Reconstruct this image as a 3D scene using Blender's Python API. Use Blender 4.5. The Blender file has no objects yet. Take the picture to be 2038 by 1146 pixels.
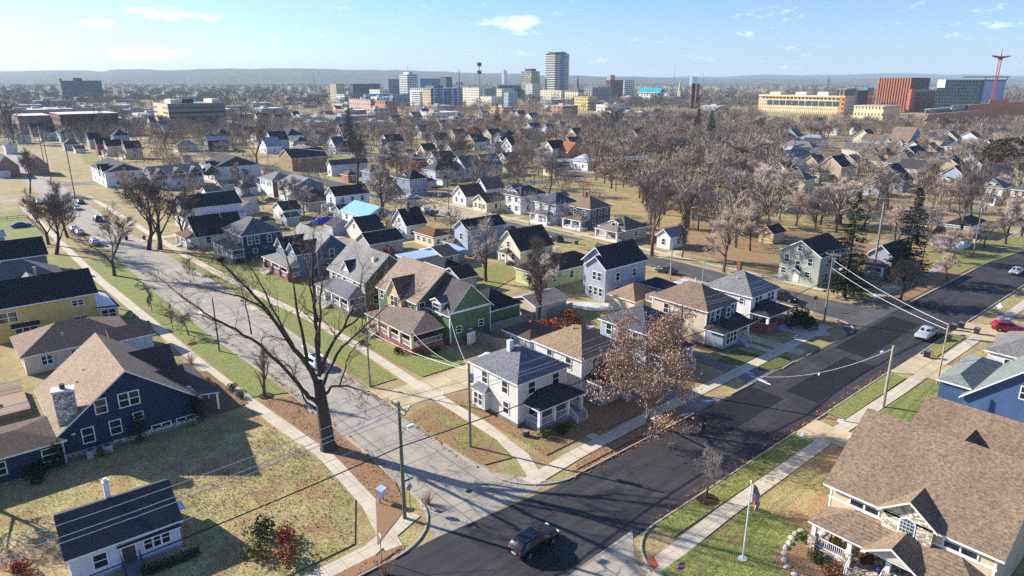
import bpy, math, random
from mathutils import Vector, Matrix, noise as mnoise
random.seed(7)
R = math.radians
scene = bpy.context.scene
COL = scene.collection

# ------------------------------------------------------------------ camera geometry
# world: +X runs along the cross street (away to the right), +Y along the residential street (away to the left)
FPX, CX, CY, CAMH, HORIZ = 1358.67, 1019.0, 573.0, 38.0, 158.0
PITCH = math.atan((CY - HORIZ) / FPX)
YAW = R(-40.7)
SP, CP = math.sin(PITCH), math.cos(PITCH)
def P(x, y, z=0.0):
    """ground (or height z) position that the photograph shows at a pixel"""
    u = x - CX; v = y - CY
    X = u; Y = FPX * CP - v * SP; Z = -FPX * SP - v * CP
    t = (z - CAMH) / Z
    X *= t; Y *= t
    return (X * math.cos(YAW) - Y * math.sin(YAW), X * math.sin(YAW) + Y * math.cos(YAW))
def proj(x, y, z):
    X = x * math.cos(YAW) + y * math.sin(YAW); Y = -x * math.sin(YAW) + y * math.cos(YAW)
    Z = z - CAMH
    dep = Y * CP - Z * SP
    if dep < 1: return (-9999, -9999)
    return (CX + FPX * X / dep, CY - FPX * (Y * SP + Z * CP) / dep)
def at_depth(px, D):
    """ground point in the pixel column px at horizontal depth D"""
    X = (px - CX) * D / (FPX / CP)
    return (X * math.cos(YAW) - D * math.sin(YAW), X * math.sin(YAW) + D * math.cos(YAW))

# ------------------------------------------------------------------ materials
def lin(c):
    c /= 255.0
    return c / 12.92 if c <= 0.04045 else ((c + 0.055) / 1.055) ** 2.4
def C(h):
    h = h.lstrip('#')
    return tuple(lin(int(h[i:i + 2], 16)) for i in (0, 2, 4)) + (1.0,)
MATS = {}
class NT:
    def __init__(s, name):
        s.m = bpy.data.materials.new(name); s.m.use_nodes = True
        s.t = s.m.node_tree; s.n = s.t.nodes; s.b = s.n['Principled BSDF']
        s.b.inputs['Specular IOR Level'].default_value = 0.25
    def new(s, typ, **kw):
        nd = s.n.new(typ)
        for k, v in kw.items():
            if k.startswith('i_'):
                key = k[2:].replace('_', ' ')
                nd.inputs[key].default_value = v
            else: setattr(nd, k, v)
        return nd
    def link(s, a, b): s.t.links.new(a, b)
    def coord(s, kind='Object'):
        return s.new('ShaderNodeTexCoord').outputs[kind]
    def noise(s, vec, scale, detail=3, rough=0.6):
        nd = s.new('ShaderNodeTexNoise'); nd.inputs['Scale'].default_value = scale
        nd.inputs['Detail'].default_value = detail; nd.inputs['Roughness'].default_value = rough
        if vec is not None: s.link(vec, nd.inputs['Vector'])
        return nd.outputs['Fac']
    def ramp(s, fac, stops, interp='LINEAR'):
        nd = s.new('ShaderNodeValToRGB'); cr = nd.color_ramp; cr.interpolation = interp
        while len(cr.elements) < len(stops): cr.elements.new(0.5)
        for e, (p, c) in zip(cr.elements, stops):
            e.position = p; e.color = c if len(c) == 4 else (*c, 1)
        s.link(fac, nd.inputs['Fac']); return nd.outputs['Color']
    def mix(s, fac, a, b, mode='MIX'):
        nd = s.new('ShaderNodeMix', data_type='RGBA', blend_type=mode)
        for sock, v in ((nd.inputs[0], fac), (nd.inputs[6], a), (nd.inputs[7], b)):
            if hasattr(v, 'links'): s.link(v, sock)
            else: sock.default_value = v
        return nd.outputs[2]
    def math(s, op, a, b=None, c=None):
        nd = s.new('ShaderNodeMath', operation=op)
        for i, v in enumerate((a, b, c)):
            if v is None: continue
            if hasattr(v, 'links'): s.link(v, nd.inputs[i])
            else: nd.inputs[i].default_value = v
        return nd.outputs[0]
    def xyz(s, vec):
        nd = s.new('ShaderNodeSeparateXYZ'); s.link(vec, nd.inputs[0]); return nd.outputs
    def scaled(s, vec, sc):
        nd = s.new('ShaderNodeMapping'); nd.inputs['Scale'].default_value = sc
        s.link(vec, nd.inputs['Vector']); return nd.outputs[0]
    def bump(s, h, strength=0.4, dist=0.05):
        nd = s.new('ShaderNodeBump'); nd.inputs['Strength'].default_value = strength
        nd.inputs['Distance'].default_value = dist
        s.link(h, nd.inputs['Height']); s.link(nd.outputs[0], s.b.inputs['Normal'])
    def col(s, c, rough=0.85):
        if hasattr(c, 'links'): s.link(c, s.b.inputs['Base Color'])
        else: s.b.inputs['Base Color'].default_value = c
        s.b.inputs['Roughness'].default_value = rough
        return s.m
def cached(fn):
    def w(*a):
        k = (fn.__name__,) + a
        if k not in MATS: MATS[k] = fn(*a)
        return MATS[k]
    return w
def mul(c, k): return (c[0] * k, c[1] * k, c[2] * k, 1)

@cached
def plain(h, rough=0.7, metal=0.0):
    t = NT('paint_' + h); c = C(h)
    n = t.noise(t.coord(), 1.7, 4)
    t.b.inputs['Metallic'].default_value = metal
    return t.col(t.ramp(n, [(0.3, mul(c, 0.82)), (0.7, mul(c, 1.12))]), rough)
@cached
def siding(h):
    t = NT('siding_' + h); c = C(h); co = t.coord()
    z = t.xyz(co)[2]
    lap = t.math('FRACT', t.math('MULTIPLY', z, 1 / 0.2))
    dark = t.math('LESS_THAN', lap, 0.16)
    n = t.noise(t.scaled(co, (0.7, 0.7, 0.25)), 1.6, 6, 0.7)
    base = t.ramp(n, [(0.28, mul(c, 0.78)), (0.55, c), (0.78, mul(c, 1.12))])
    f = t.noise(t.scaled(co, (2.5, 2.5, 40)), 1.0, 2)
    base = t.mix(0.3, base, t.ramp(f, [(0.3, (0.45, 0.45, 0.45, 1)), (0.7, (1, 1, 1, 1))]), 'MULTIPLY')
    base = t.mix(t.math('MULTIPLY', dark, 0.3), base, mul(c, 0.3))
    t.bump(lap, 0.3, 0.03)
    return t.col(base, 0.75)
@cached
def shingle(h):
    t = NT('shingle_' + h); c = C(h); co = t.coord()
    z = t.xyz(co)[2]
    tab = t.noise(t.scaled(co, (3.2, 3.2, 9)), 1.0, 2, 0.8)
    fine = t.noise(co, 14, 3, 0.8)
    big = t.noise(co, 0.35, 4, 0.6)
    base = t.ramp(tab, [(0.25, mul(c, 0.42)), (0.5, c), (0.75, mul(c, 1.55))])
    base = t.mix(0.75, base, t.ramp(fine, [(0.32, (0.35, 0.35, 0.37, 1)), (0.68, (1.35, 1.3, 1.25, 1))]), 'MULTIPLY')
    base = t.mix(0.5, base, t.ramp(big, [(0.3, (0.68, 0.68, 0.7, 1)), (0.7, (1.2, 1.17, 1.12, 1))]), 'MULTIPLY')
    course = t.math('FRACT', t.math('MULTIPLY', z, 1 / 0.11))
    base = t.mix(t.math('MULTIPLY', t.math('LESS_THAN', course, 0.22), 0.45), base, mul(c, 0.3))
    t.bump(t.math('ADD', fine, course), 0.5, 0.03)
    return t.col(base, 0.92)
@cached
def metal_roof(h):
    t = NT('sheet_roof_' + h); c = C(h); co = t.coord(); s = t.xyz(co)
    rib = t.math('FRACT', t.math('MULTIPLY', t.math('ADD', s[0], s[1]), 1 / 0.6))
    n = t.noise(co, 0.8, 4)
    base = t.ramp(n, [(0.3, mul(c, 0.8)), (0.7, mul(c, 1.1))])
    base = t.mix(t.math('MULTIPLY', t.math('LESS_THAN', rib, 0.12), 0.35), base, mul(c, 0.4))
    return t.col(base, 0.5)
@cached
def brick(h, sc=1.0):
    t = NT('brick_' + h); c = C(h); co = t.coord(); s = t.xyz(co)
    cb = t.new('ShaderNodeCombineXYZ'); t.link(t.math('ADD', s[0], s[1]), cb.inputs[0]); t.link(s[2], cb.inputs[1])
    b = t.new('ShaderNodeTexBrick'); t.link(cb.outputs[0], b.inputs['Vector'])
    b.inputs['Color1'].default_value = mul(c, 1.25); b.inputs['Color2'].default_value = mul(c, 0.65)
    b.inputs['Mortar'].default_value = (0.35, 0.32, 0.29, 1); b.inputs['Scale'].default_value = 4.5 * sc
    b.inputs['Mortar Size'].default_value = 0.02
    n = t.noise(co, 1.1, 4)
    return t.col(t.mix(0.5, b.outputs['Color'], t.ramp(n, [(0.3, (0.6, 0.6, 0.6, 1)), (0.7, (1.15, 1.15, 1.15, 1))]), 'MULTIPLY'), 0.9)
@cached
def fieldstone(h):
    t = NT('fieldstone_' + h); c = C(h); co = t.coord()
    v = t.new('ShaderNodeTexVoronoi'); t.link(t.scaled(co, (3, 3, 6)), v.inputs['Vector']); v.inputs['Scale'].default_value = 1.1
    e = t.new('ShaderNodeTexVoronoi', feature='DISTANCE_TO_EDGE'); t.link(t.scaled(co, (3, 3, 6)), e.inputs['Vector']); e.inputs['Scale'].default_value = 1.1
    g = t.xyz(v.outputs['Color'])[0]
    base = t.ramp(g, [(0.1, mul(c, 0.45)), (0.5, c), (0.9, mul(c, 1.7))])
    base = t.mix(t.math('LESS_THAN', e.outputs['Distance'], 0.05), base, mul(c, 0.35))
    return t.col(base, 0.9)
@cached
def glass(h='20262c'):
    t = NT('window_glass_' + h); c = C(h); co = t.coord()
    n = t.noise(co, 0.9, 2)
    t.b.inputs['Specular IOR Level'].default_value = 0.6
    return t.col(t.ramp(n, [(0.35, mul(c, 0.6)), (0.65, mul(c, 1.9))]), 0.12)
@cached
def wood(h):
    t = NT('wood_' + h); c = C(h); co = t.coord()
    n = t.noise(t.scaled(co, (6, 6, 1.0)), 1.5, 5, 0.7)
    return t.col(t.ramp(n, [(0.3, mul(c, 0.55)), (0.7, mul(c, 1.3))]), 0.85)
@cached
def bark(h, var=0.35):
    t = NT('bark_' + h); c = C(h); co = t.coord()
    oi = t.new('ShaderNodeObjectInfo').outputs['Random']
    n = t.noise(t.scaled(co, (5, 5, 1.2)), 1.2, 4, 0.7)
    base = t.ramp(n, [(0.3, mul(c, 0.5)), (0.55, c), (0.75, mul(c, 1.7))])
    tint = t.ramp(oi, [(0.0, (1 - var, 1 - var, 1 - var * 0.8, 1)), (0.5, (1, 1, 1, 1)), (1.0, (1 + var, 1 + var * 0.75, 1 + var * 0.6, 1))])
    return t.col(t.mix(1.0, base, tint, 'MULTIPLY'), 0.9)
@cached
def leafy(h, spread=0.5, warm=0.0):
    t = NT('leaves_' + h); c = C(h)
    g = t.new('ShaderNodeNewGeometry').outputs['Random Per Island']
    oi = t.new('ShaderNodeObjectInfo').outputs['Random']
    base = t.ramp(g, [(0.0, mul(c, 1 - spread)), (0.5, c), (0.85, (c[0] * (1.35 + warm), c[1] * 1.3, c[2] * 1.2, 1)), (1.0, (c[0] * (1.8 + warm), c[1] * 1.7, c[2] * 1.6, 1))])
    base = t.mix(1.0, base, t.ramp(oi, [(0, (0.8, 0.82, 0.85, 1)), (1, (1.2, 1.12, 1.05, 1))]), 'MULTIPLY')
    return t.col(base, 0.8)
@cached
def facade(wallh, glassh, su, ru, sz, rz, roofh='9a968c'):
    """masonry or panel wall with a regular grid of window openings; flat roof on top faces"""
    t = NT('facade_' + wallh); c = C(wallh); g = C(glassh); co = t.coord(); s = t.xyz(co)
    u = t.math('FRACT', t.math('MULTIPLY', t.math('ADD', s[0], s[1]), 1 / su))
    z = t.math('FRACT', t.math('MULTIPLY', s[2], 1 / sz))
    w = t.math('MULTIPLY', t.math('LESS_THAN', u, ru), t.math('LESS_THAN', z, rz))
    n = t.noise(co, 0.08, 4); wn = t.new('ShaderNodeTexWhiteNoise')
    cell = t.new('ShaderNodeCombineXYZ')
    t.link(t.math('FLOOR', t.math('MULTIPLY', t.math('ADD', s[0], s[1]), 1 / su)), cell.inputs[0])
    t.link(t.math('FLOOR', t.math('MULTIPLY', s[2], 1 / sz)), cell.inputs[1]); t.link(cell.outputs[0], wn.inputs['Vector'])
    wall = t.ramp(n, [(0.3, mul(c, 0.82)), (0.7, mul(c, 1.1))])
    gl = t.ramp(wn.outputs['Value'], [(0, mul(g, 0.5)), (0.7, g), (1, mul(g, 3))])
    base = t.mix(w, wall, gl)
    nz = t.xyz(t.new('ShaderNodeNewGeometry').outputs['True Normal'])[2]
    base = t.mix(t.math('GREATER_THAN', nz, 0.5), base, C(roofh))
    t.link(t.math('SUBTRACT', 0.85, t.math('MULTIPLY', w, 0.55)), t.b.inputs['Roughness'])
    t.link(base, t.b.inputs['Base Color']); return t.m

TRIM = plain('e6e6e2', 0.6); GLASS = glass()

# ------------------------------------------------------------------ mesh building
class MB:
    def __init__(s): s.v = []; s.f = []; s.mi = []
    def add(s, vs, fs, mi=0):
        o = len(s.v); s.v += [tuple(p) for p in vs]
        for f in fs: s.f.append(tuple(i + o for i in f)); s.mi.append(mi)
    def poly(s, pts, mi=0): s.add(pts, [tuple(range(len(pts)))], mi)
    def box(s, x0, y0, z0, x1, y1, z1, mi=0):
        s.add([(x0, y0, z0), (x1, y0, z0), (x1, y1, z0), (x0, y1, z0), (x0, y0, z1), (x1, y0, z1), (x1, y1, z1), (x0, y1, z1)],
              [(0, 3, 2, 1), (4, 5, 6, 7), (0, 1, 5, 4), (1, 2, 6, 5), (2, 3, 7, 6), (3, 0, 4, 7)], mi)
    def prism(s, pts, z0, z1, mi=0):
        n = len(pts)
        s.add([(p[0], p[1], z0) for p in pts] + [(p[0], p[1], z1) for p in pts],
              [tuple(range(n - 1, -1, -1)), tuple(range(n, 2 * n))] + [(i, (i + 1) % n, n + (i + 1) % n, n + i) for i in range(n)], mi)
    def slab(s, pts, t=0.16, top=0, side=1):
        n = len(pts)
        lo = [(p[0], p[1], p[2] - t) for p in pts]
        o = len(s.v); s.v += [tuple(p) for p in pts] + lo
        s.f.append(tuple(range(o, o + n))); s.mi.append(top)
        s.f.append(tuple(range(o + 2 * n - 1, o + n - 1, -1))); s.mi.append(side)
        for i in range(n):
            s.f.append((o + i, o + n + i, o + n + (i + 1) % n, o + (i + 1) % n)); s.mi.append(side)
    def tube(s, pts, rad, n=6, mi=0, cap=True):
        pts = [Vector(p) for p in pts]; rings = []
        up = None
        for i, p in enumerate(pts):
            d = (pts[min(i + 1, len(pts) - 1)] - pts[max(i - 1, 0)])
            if d.length < 1e-6: d = Vector((0, 0, 1))
            d.normalize()
            if up is None:
                up = Vector((1, 0, 0)) if abs(d.x) < 0.9 else Vector((0, 1, 0))
            a = (up - d * up.dot(d))
            if a.length < 1e-4: a = d.orthogonal()
            a.normalize(); up = a; b = d.cross(a)
            r = rad[i] if hasattr(rad, '__len__') else rad
            o = len(s.v)
            for k in range(n):
                w = 2 * math.pi * k / n
                s.v.append(tuple(p + a * (math.cos(w) * r) + b * (math.sin(w) * r)))
            rings.append(o)
        for i in range(len(rings) - 1):
            for k in range(n):
                s.f.append((rings[i] + k, rings[i] + (k + 1) % n, rings[i + 1] + (k + 1) % n, rings[i + 1] + k)); s.mi.append(mi)
        if cap:
            s.f.append(tuple(rings[-1] + k for k in range(n))); s.mi.append(mi)
            s.f.append(tuple(rings[0] + k for k in reversed(range(n)))); s.mi.append(mi)
    def mesh(s, name, mats, smooth=False):
        me = bpy.data.meshes.new(name); me.from_pydata(s.v, [], s.f)
        mats = mats if isinstance(mats, (list, tuple)) else [mats]
        for m in mats: me.materials.append(m)
        if len(mats) > 1: me.polygons.foreach_set('material_index', s.mi)
        if smooth: me.polygons.foreach_set('use_smooth', [True] * len(me.polygons))
        me.update(); return me
    def build(s, name, mats, parent=None, smooth=False, loc=(0, 0, 0)):
        return link(name, s.mesh(name, mats, smooth), parent, loc)
def link(name, me, parent=None, loc=(0, 0, 0), rz=0.0):
    o = bpy.data.objects.new(name, me); COL.objects.link(o)
    if parent is not None: o.parent = parent
    o.location = loc; o.rotation_euler = (0, 0, rz); return o
def tag(o, label, cat, group=None, kind=None):
    o['label'] = label; o['category'] = cat
    if group: o['group'] = group
    if kind: o['kind'] = kind
    return o
def thing(name, label, cat, loc=(0, 0, 0), rz=0.0, group=None):
    return tag(link(name, None, None, loc, rz), label, cat, group)
def structure(o, kind='structure'):
    o['kind'] = kind; return o
def dup(root, loc, rz=0.0, sc=1.0, label=None, group=None):
    r = root.copy(); COL.objects.link(r); r.location = loc; r.rotation_euler = (0, 0, rz)
    r.scale = sc if hasattr(sc, '__len__') else (sc, sc, sc)
    if label: r['label'] = label
    if group: r['group'] = group
    for ch in list(root.children):
        c = ch.copy(); COL.objects.link(c); c.parent = r
        for g in list(ch.children):
            d = g.copy(); COL.objects.link(d); d.parent = c
    return r

# ------------------------------------------------------------------ house kit
# a face frame maps (u, v, z) to house coordinates: u runs along the face, v runs outward from it
def face_S(y): return lambda u, v, z: (u, y - v, z)
def face_W(x): return lambda u, v, z: (x - v, u, z)
WIN = {}
def window_meshes(w, h, style):
    k = (w, h, style)
    if k in WIN: return WIN[k]
    m = MB(); b = 0.1; n = 2 if style == 'double' else 3 if style == 'triple' else 1
    # frame lies in XZ, outward is -Y
    m.box(-w / 2 - b, -0.07, -b, w / 2 + b, 0.02, 0, 0); m.box(-w / 2 - b, -0.07, h, w / 2 + b, 0.02, h + b, 0)
    m.box(-w / 2 - b, -0.065, 0, -w / 2, 0.02, h, 0); m.box(w / 2, -0.065, 0, w / 2 + b, 0.02, h, 0)
    for i in range(1, n):
        x = -w / 2 + w * i / n; m.box(x - 0.07, -0.06, 0, x + 0.07, 0.02, h, 0)
    if h > 0.7: m.box(-w / 2, -0.05, h / 2 - 0.04, w / 2, 0.015, h / 2 + 0.04, 0)
    g = MB(); g.box(-w / 2, -0.03, 0, w / 2, 0.01, h, 0)
    if style == 'far':
        m.box(-w / 2, -0.03, 0, w / 2, 0.01, h, 1)
        WIN[k] = (m.mesh('window', [TRIM, GLASS]), None)
    else: WIN[k] = (m.mesh('window', TRIM), g.mesh('pane', GLASS))
    return WIN[k]
def add_window(h, face, pos, u, z, w=0.95, hh=1.45, style='single', trim=None, pane=None):
    fm, gm = window_meshes(w, hh, style)
    loc = (u, pos, z) if face == 'S' else (pos, u, z)
    o = link('window', fm, h, loc, 0.0 if face == 'S' else R(-90))
    if gm is not None:
        g = link('pane', gm, o)
    return o
def gable_faces(T, u0, u1, v0, v1, z0, e, sl):
    """closed wall shell with gables at v0 (front) and v1 (back)"""
    um = (u0 + u1) / 2; zr = e + sl * (u1 - u0) / 2
    vs = [T(u0, v0, z0), T(u1, v0, z0), T(u1, v0, e), T(um, v0, zr), T(u0, v0, e),
          T(u0, v1, z0), T(u1, v1, z0), T(u1, v1, e), T(um, v1, zr), T(u0, v1, e)]
    return vs, [(0, 1, 2, 3, 4), (5, 9, 8, 7, 6), (0, 4, 9, 5), (1, 6, 7, 2)]
def gable_roof(m, T, u0, u1, v0, v1, e, sl, o=0.4, t=0.18, ov=None):
    ov = o if ov is None else ov
    um = (u0 + u1) / 2; zr = e + sl * (u1 - u0) / 2 + t; ze = e - sl * o + t
    m.slab([T(u0 - o, v0 + ov, ze), T(um, v0 + ov, zr), T(um, v1 - ov, zr), T(u0 - o, v1 - ov, ze)], t)
    m.slab([T(um, v0 + ov, zr), T(u1 + o, v0 + ov, ze), T(u1 + o, v1 - ov, ze), T(um, v1 - ov, zr)], t)
def hip_roof(m, x0, x1, y0, y1, e, sl, o=0.45, t=0.18):
    w, d = x1 - x0, y1 - y0; r = min(w, d) / 2; ze = e - sl * o + t; zr = e + sl * r + t
    A, B, Cc, D = (x0 - o, y0 - o, ze), (x1 + o, y0 - o, ze), (x1 + o, y1 + o, ze), (x0 - o, y1 + o, ze)
    if w >= d:
        p, q = (x0 + r, (y0 + y1) / 2, zr), (x1 - r, (y0 + y1) / 2, zr)
        polys = [[A, B, q, p], [Cc, D, p, q], [D, A, p], [B, Cc, q]]
    else:
        p, q = ((x0 + x1) / 2, y0 + r, zr), ((x0 + x1) / 2, y1 - r, zr)
        polys = [[A, B, p], [B, Cc, q, p], [Cc, D, q], [D, A, p, q]]
    for pl in polys:
        cl = []
        for k in pl:
            if not cl or (Vector(k) - Vector(cl[-1])).length > 0.02: cl.append(k)
        m.slab(cl, t)
def block(h, x0, y0, x1, y1, e, kind='hip', sl=0.55, wall=None, roof=None, z0=0.0, o=0.4, names=('wall', 'roof'), gablemat=None):
    """one storeyed volume of a house: walls plus roof as two parts; returns ridge height"""
    w = MB(); r = MB(); mats = [wall] + ([gablemat] if gablemat else [])
    if kind == 'y':
        T = lambda u, v, z: (u, v, z)
        vs, fs = gable_faces(T, x0, x1, y0, y1, z0, e, sl); w.add(vs, fs)
        gable_roof(r, lambda u, v, z: (u, v, z), x0, x1, y0, y1, e, sl, o, ov=-o)
        if gablemat: w.poly([(x0, y0 - 0.03, e), (x1, y0 - 0.03, e), ((x0 + x1) / 2, y0 - 0.03, e + sl * (x1 - x0) / 2)], 1)
    elif kind == 'x':
        T = lambda u, v, z: (v, u, z)
        vs, fs = gable_faces(T, y0, y1, x0, x1, z0, e, sl); w.add(vs, fs)
        gable_roof(r, T, y0, y1, x0, x1, e, sl, o, ov=-o)
        if gablemat: w.poly([(x0 - 0.03, y0, e), (x0 - 0.03, y1, e), (x0 - 0.03, (y0 + y1) / 2, e + sl * (y1 - y0) / 2)], 1)
    elif kind == 'hip':
        w.box(x0, y0, z0, x1, y1, e); hip_roof(r, x0, x1, y0, y1, e, sl, o)
    else:  # flat or shed
        w.box(x0, y0, z0, x1, y1, e); r.slab([(x0 - o, y0 - o, e + 0.2), (x1 + o, y0 - o, e + 0.2), (x1 + o, y1 + o, e + 0.2 + sl), (x0 - o, y1 + o, e + 0.2 + sl)], 0.2)
    w.build(names[0], mats if len(mats) > 1 else wall, h)
    r.build(names[1], [roof, TRIM], h)
def corner_trim(h, x0, y0, x1, y1, e, z0=0.0):
    m = MB(); b = 0.14
    for (x, y) in ((x0, y0), (x0, y1), (x1, y0)):
        m.box(x - 0.03 - (0 if x == x0 else b - 0.06), y - 0.03 - (0 if y == y0 else b - 0.06), z0, x - 0.03 + (b if x == x0 else 0.06), y - 0.03 + (b if y == y0 else 0.06), e - 0.05)
    m.build('corner_trim', TRIM, h)
def foundation(h, x0, y0, x1, y1, z, mat):
    m = MB(); m.box(x0 - 0.06, y0 - 0.06, -0.1, x1 + 0.06, y1 + 0.06, z); m.build('foundation', mat, h)
def railing(h, T, u0, u1, v, z, hh=0.9, mat=None, name='railing', side=None):
    """balustrade along u at depth v, or along v when side is the (v0, v1) pair"""
    m = MB(); L = abs(u1 - u0) if side is None else abs(side[1] - side[0]); n = max(2, int(L / 0.16))
    def pt(k, zz): return T(u0 + (u1 - u0) * k, v, zz) if side is None else T(u0, side[0] + (side[1] - side[0]) * k, zz)
    for zz in (z + 0.12, z + hh):
        m.tube([pt(0, zz), pt(1, zz)], 0.045, 4)
    for i in range(n + 1):
        m.tube([pt(i / n, z + 0.12), pt(i / n, z + hh)], 0.025, 3, cap=False)
    return m.build(name, mat or TRIM, h)
def porch(h, face, pos, u0, u1, depth, zf=0.6, z_out=2.9, z_in=3.9, posts=3, roof=None, kind='hip', rail=True, post=None, pw=0.18, base=None, steps=None, o=0.3, pier=None):
    T = face_S(pos) if face == 'S' else face_W(pos)
    r = MB(); t = 0.14
    if kind in ('hip', 'shed'):
        ins = depth * 0.75 if kind == 'hip' else -o
        m4 = [T(u0 - o, depth + o, z_out), T(u1 + o, depth + o, z_out), T(u1 - ins, 0.02, z_in), T(u0 + ins, 0.02, z_in)]
        r.slab(m4, t)
        if kind == 'hip':
            r.slab([T(u0 - o, depth + o, z_out), T(u0 + ins, 0.02, z_in), T(u0 - o, 0.02, z_out)], t)
            r.slab([T(u1 + o, depth + o, z_out), T(u1 + o, 0.02, z_out), T(u1 - ins, 0.02, z_in)], t)
    else:
        sl = (z_in - z_out) / ((u1 - u0) / 2 + o)
        gable_roof(r, T, u0, u1, depth, 0.0, z_out, sl, o, ov=o)
        g = MB(); zr = z_out + sl * (u1 - u0) / 2
        g.add([T(u0, depth, z_out), T(u1, depth, z_out), T((u0 + u1) / 2, depth, zr)], [(0, 1, 2)])
        g.build('porch_gable', post or TRIM, h)
    r.build('porch_roof', [roof, TRIM], h)
    f = MB(); vs = [T(u0, 0, 0), T(u1, 0, 0), T(u1, depth, 0), T(u0, depth, 0), T(u0, 0, zf), T(u1, 0, zf), T(u1, depth, zf), T(u0, depth, zf)]
    f.add(vs, [(0, 1, 2, 3), (4, 5, 6, 7), (0, 1, 5, 4), (1, 2, 6, 5), (2, 3, 7, 6), (3, 0, 4, 7)])
    f.build('porch_floor', base or plain('8d8880', 0.9), h)
    for i in range(posts):
        u = u0 + 0.15 + (u1 - u0 - 0.3) * i / max(1, posts - 1); q = MB()
        def bx(w, z0, z1):
            a = [T(u - w, depth - 0.15 - w, z0), T(u + w, depth - 0.15 - w, z0), T(u + w, depth - 0.15 + w, z0), T(u - w, depth - 0.15 + w, z0)]
            b = [(p[0], p[1], z1) for p in a]
            q.add(a + b, [(0, 1, 2, 3), (4, 5, 6, 7), (0, 1, 5, 4), (1, 2, 6, 5), (2, 3, 7, 6), (3, 0, 4, 7)])
        bx(pw, zf, z_out - t)
        pobj = q.build('post', post or TRIM, h)
        if pier:
            q = MB(); bx(pw + 0.14, zf - 0.3, zf + 1.0); q.build('pier', pier, h)
    if rail:
        gaps = [u0 + 0.15 + (u1 - u0 - 0.3) * i / max(1, posts - 1) for i in range(posts)]
        for i in range(posts - 1):
            if steps is not None and i == steps: continue
            railing(h, T, gaps[i] + pw, gaps[i + 1] - pw, depth - 0.15, zf)
        railing(h, T, u0 + 0.1, u0, 0, zf, side=(0.1, depth - 0.35)); railing(h, T, u1 - 0.1, u1, 0, zf, side=(0.1, depth - 0.35))
        if steps is not None:
            s = MB(); a, b = gaps[steps] + pw + 0.1, gaps[steps + 1] - pw - 0.1; n = max(2, int(zf / 0.18))
            for k in range(n):
                z1 = zf * (n - k) / (n + 1); v0 = depth + 0.3 * k; v1 = v0 + 0.32
                vs = [T(a, v0, 0), T(b, v0, 0), T(b, v1, 0), T(a, v1, 0), T(a, v0, z1), T(b, v0, z1), T(b, v1, z1), T(a, v1, z1)]
                s.add(vs, [(0, 1, 2, 3), (4, 5, 6, 7), (0, 1, 5, 4), (1, 2, 6, 5), (2, 3, 7, 6), (3, 0, 4, 7)])
            s.build('steps', plain('a8a298', 0.9), h)
            for uu in (a, b):
                q = MB(); q.tube([T(uu, depth, zf + 0.9), T(uu, depth + 0.3 * n, 0.95)], 0.05, 4); q.tube([T(uu, depth + 0.3 * n, 0), T(uu, depth + 0.3 * n, 1.0)], 0.06, 4)
                for k in range(8):
                    f2 = k / 8; v = depth + 0.3 * n * f2; q.tube([T(uu, v, zf * (1 - f2)), T(uu, v, zf + 0.9 - (zf - 0.05) * f2)], 0.022, 3, cap=False)
                q.build('handrail', TRIM, h)
def dormer(h, face, pos, uc, w, vfront, vback, zb, e, sl, wall, roof, win=(0.8, 0.9), o=0.25):
    """gabled dormer whose front stands vfront outward of pos; the back runs into the roof"""
    T = face_S(pos) if face == 'S' else face_W(pos)
    m = MB(); vs, fs = gable_faces(T, uc - w / 2, uc + w / 2, vfront, vback, zb, e, sl); m.add(vs, fs)
    d = m.build('dormer', wall, h)
    r = MB(); gable_roof(r, T, uc - w / 2, uc + w / 2, vfront, vback, e, sl, o, ov=0.0 + o * 0.8); r.build('roof', [roof, TRIM], d)
    if win:
        fm, gm = window_meshes(win[0], win[1], 'far' if True else '')
        p = T(uc, vfront + 0.02, zb + (e - zb) * 0.5 - win[1] * 0.3)
        link('window', fm, d, p, 0 if face == 'S' else R(-90))
    return d
def chimney(h, x, y, z0, z1, w=0.7, mat=None, d=None):
    m = MB(); d = d or w; m.box(x - w / 2, y - d / 2, z0, x + w / 2, y + d / 2, z1); m.box(x - w / 2 - 0.06, y - d / 2 - 0.06, z1, x + w / 2 + 0.06, y + d / 2 + 0.06, z1 + 0.12)
    m.box(x - 0.15, y - 0.15, z1 + 0.12, x + 0.15, y + 0.15, z1 + 0.4)
    return m.build('chimney', mat or brick('8a4a38'), h)
def vent(h, x, y, z):
    m = MB(); m.tube([(x, y, z - 0.2), (x, y, z + 0.45)], 0.09, 6); m.build('vent', plain('cfcfcf'), h)
def door(h, face, pos, u, z=0.6, w=0.95, hh=2.05, mat=None):
    T = face_S(pos) if face == 'S' else face_W(pos); m = MB()
    a = [T(u - w / 2 - 0.1, 0.06, z), T(u + w / 2 + 0.1, 0.06, z), T(u + w / 2 + 0.1, 0.06, z + hh + 0.1), T(u - w / 2 - 0.1, 0.06, z + hh + 0.1)]
    m.poly(a, 1); m.poly([T(u - w / 2, 0.09, z), T(u + w / 2, 0.09, z), T(u + w / 2, 0.09, z + hh), T(u - w / 2, 0.09, z + hh)], 0)
    return m.build('door', [mat or plain('3a3530'), TRIM], h)
def row_windows(h, face, pos, us, z, w=0.95, hh=1.45, style='single'):
    for u in us: add_window(h, face, pos, u, z, w, hh, style)
SUN_E=5.0; SKY_E=0.092; SKY_DUST=0.4; SKY_TINT=(0.64,0.76,1.08,1); CLOUD=(10.5,10.7,11,1); HAZE=0.00009; HAZE_COL=(0.66,0.85,1.0,1); EXPO=1.05
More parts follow.
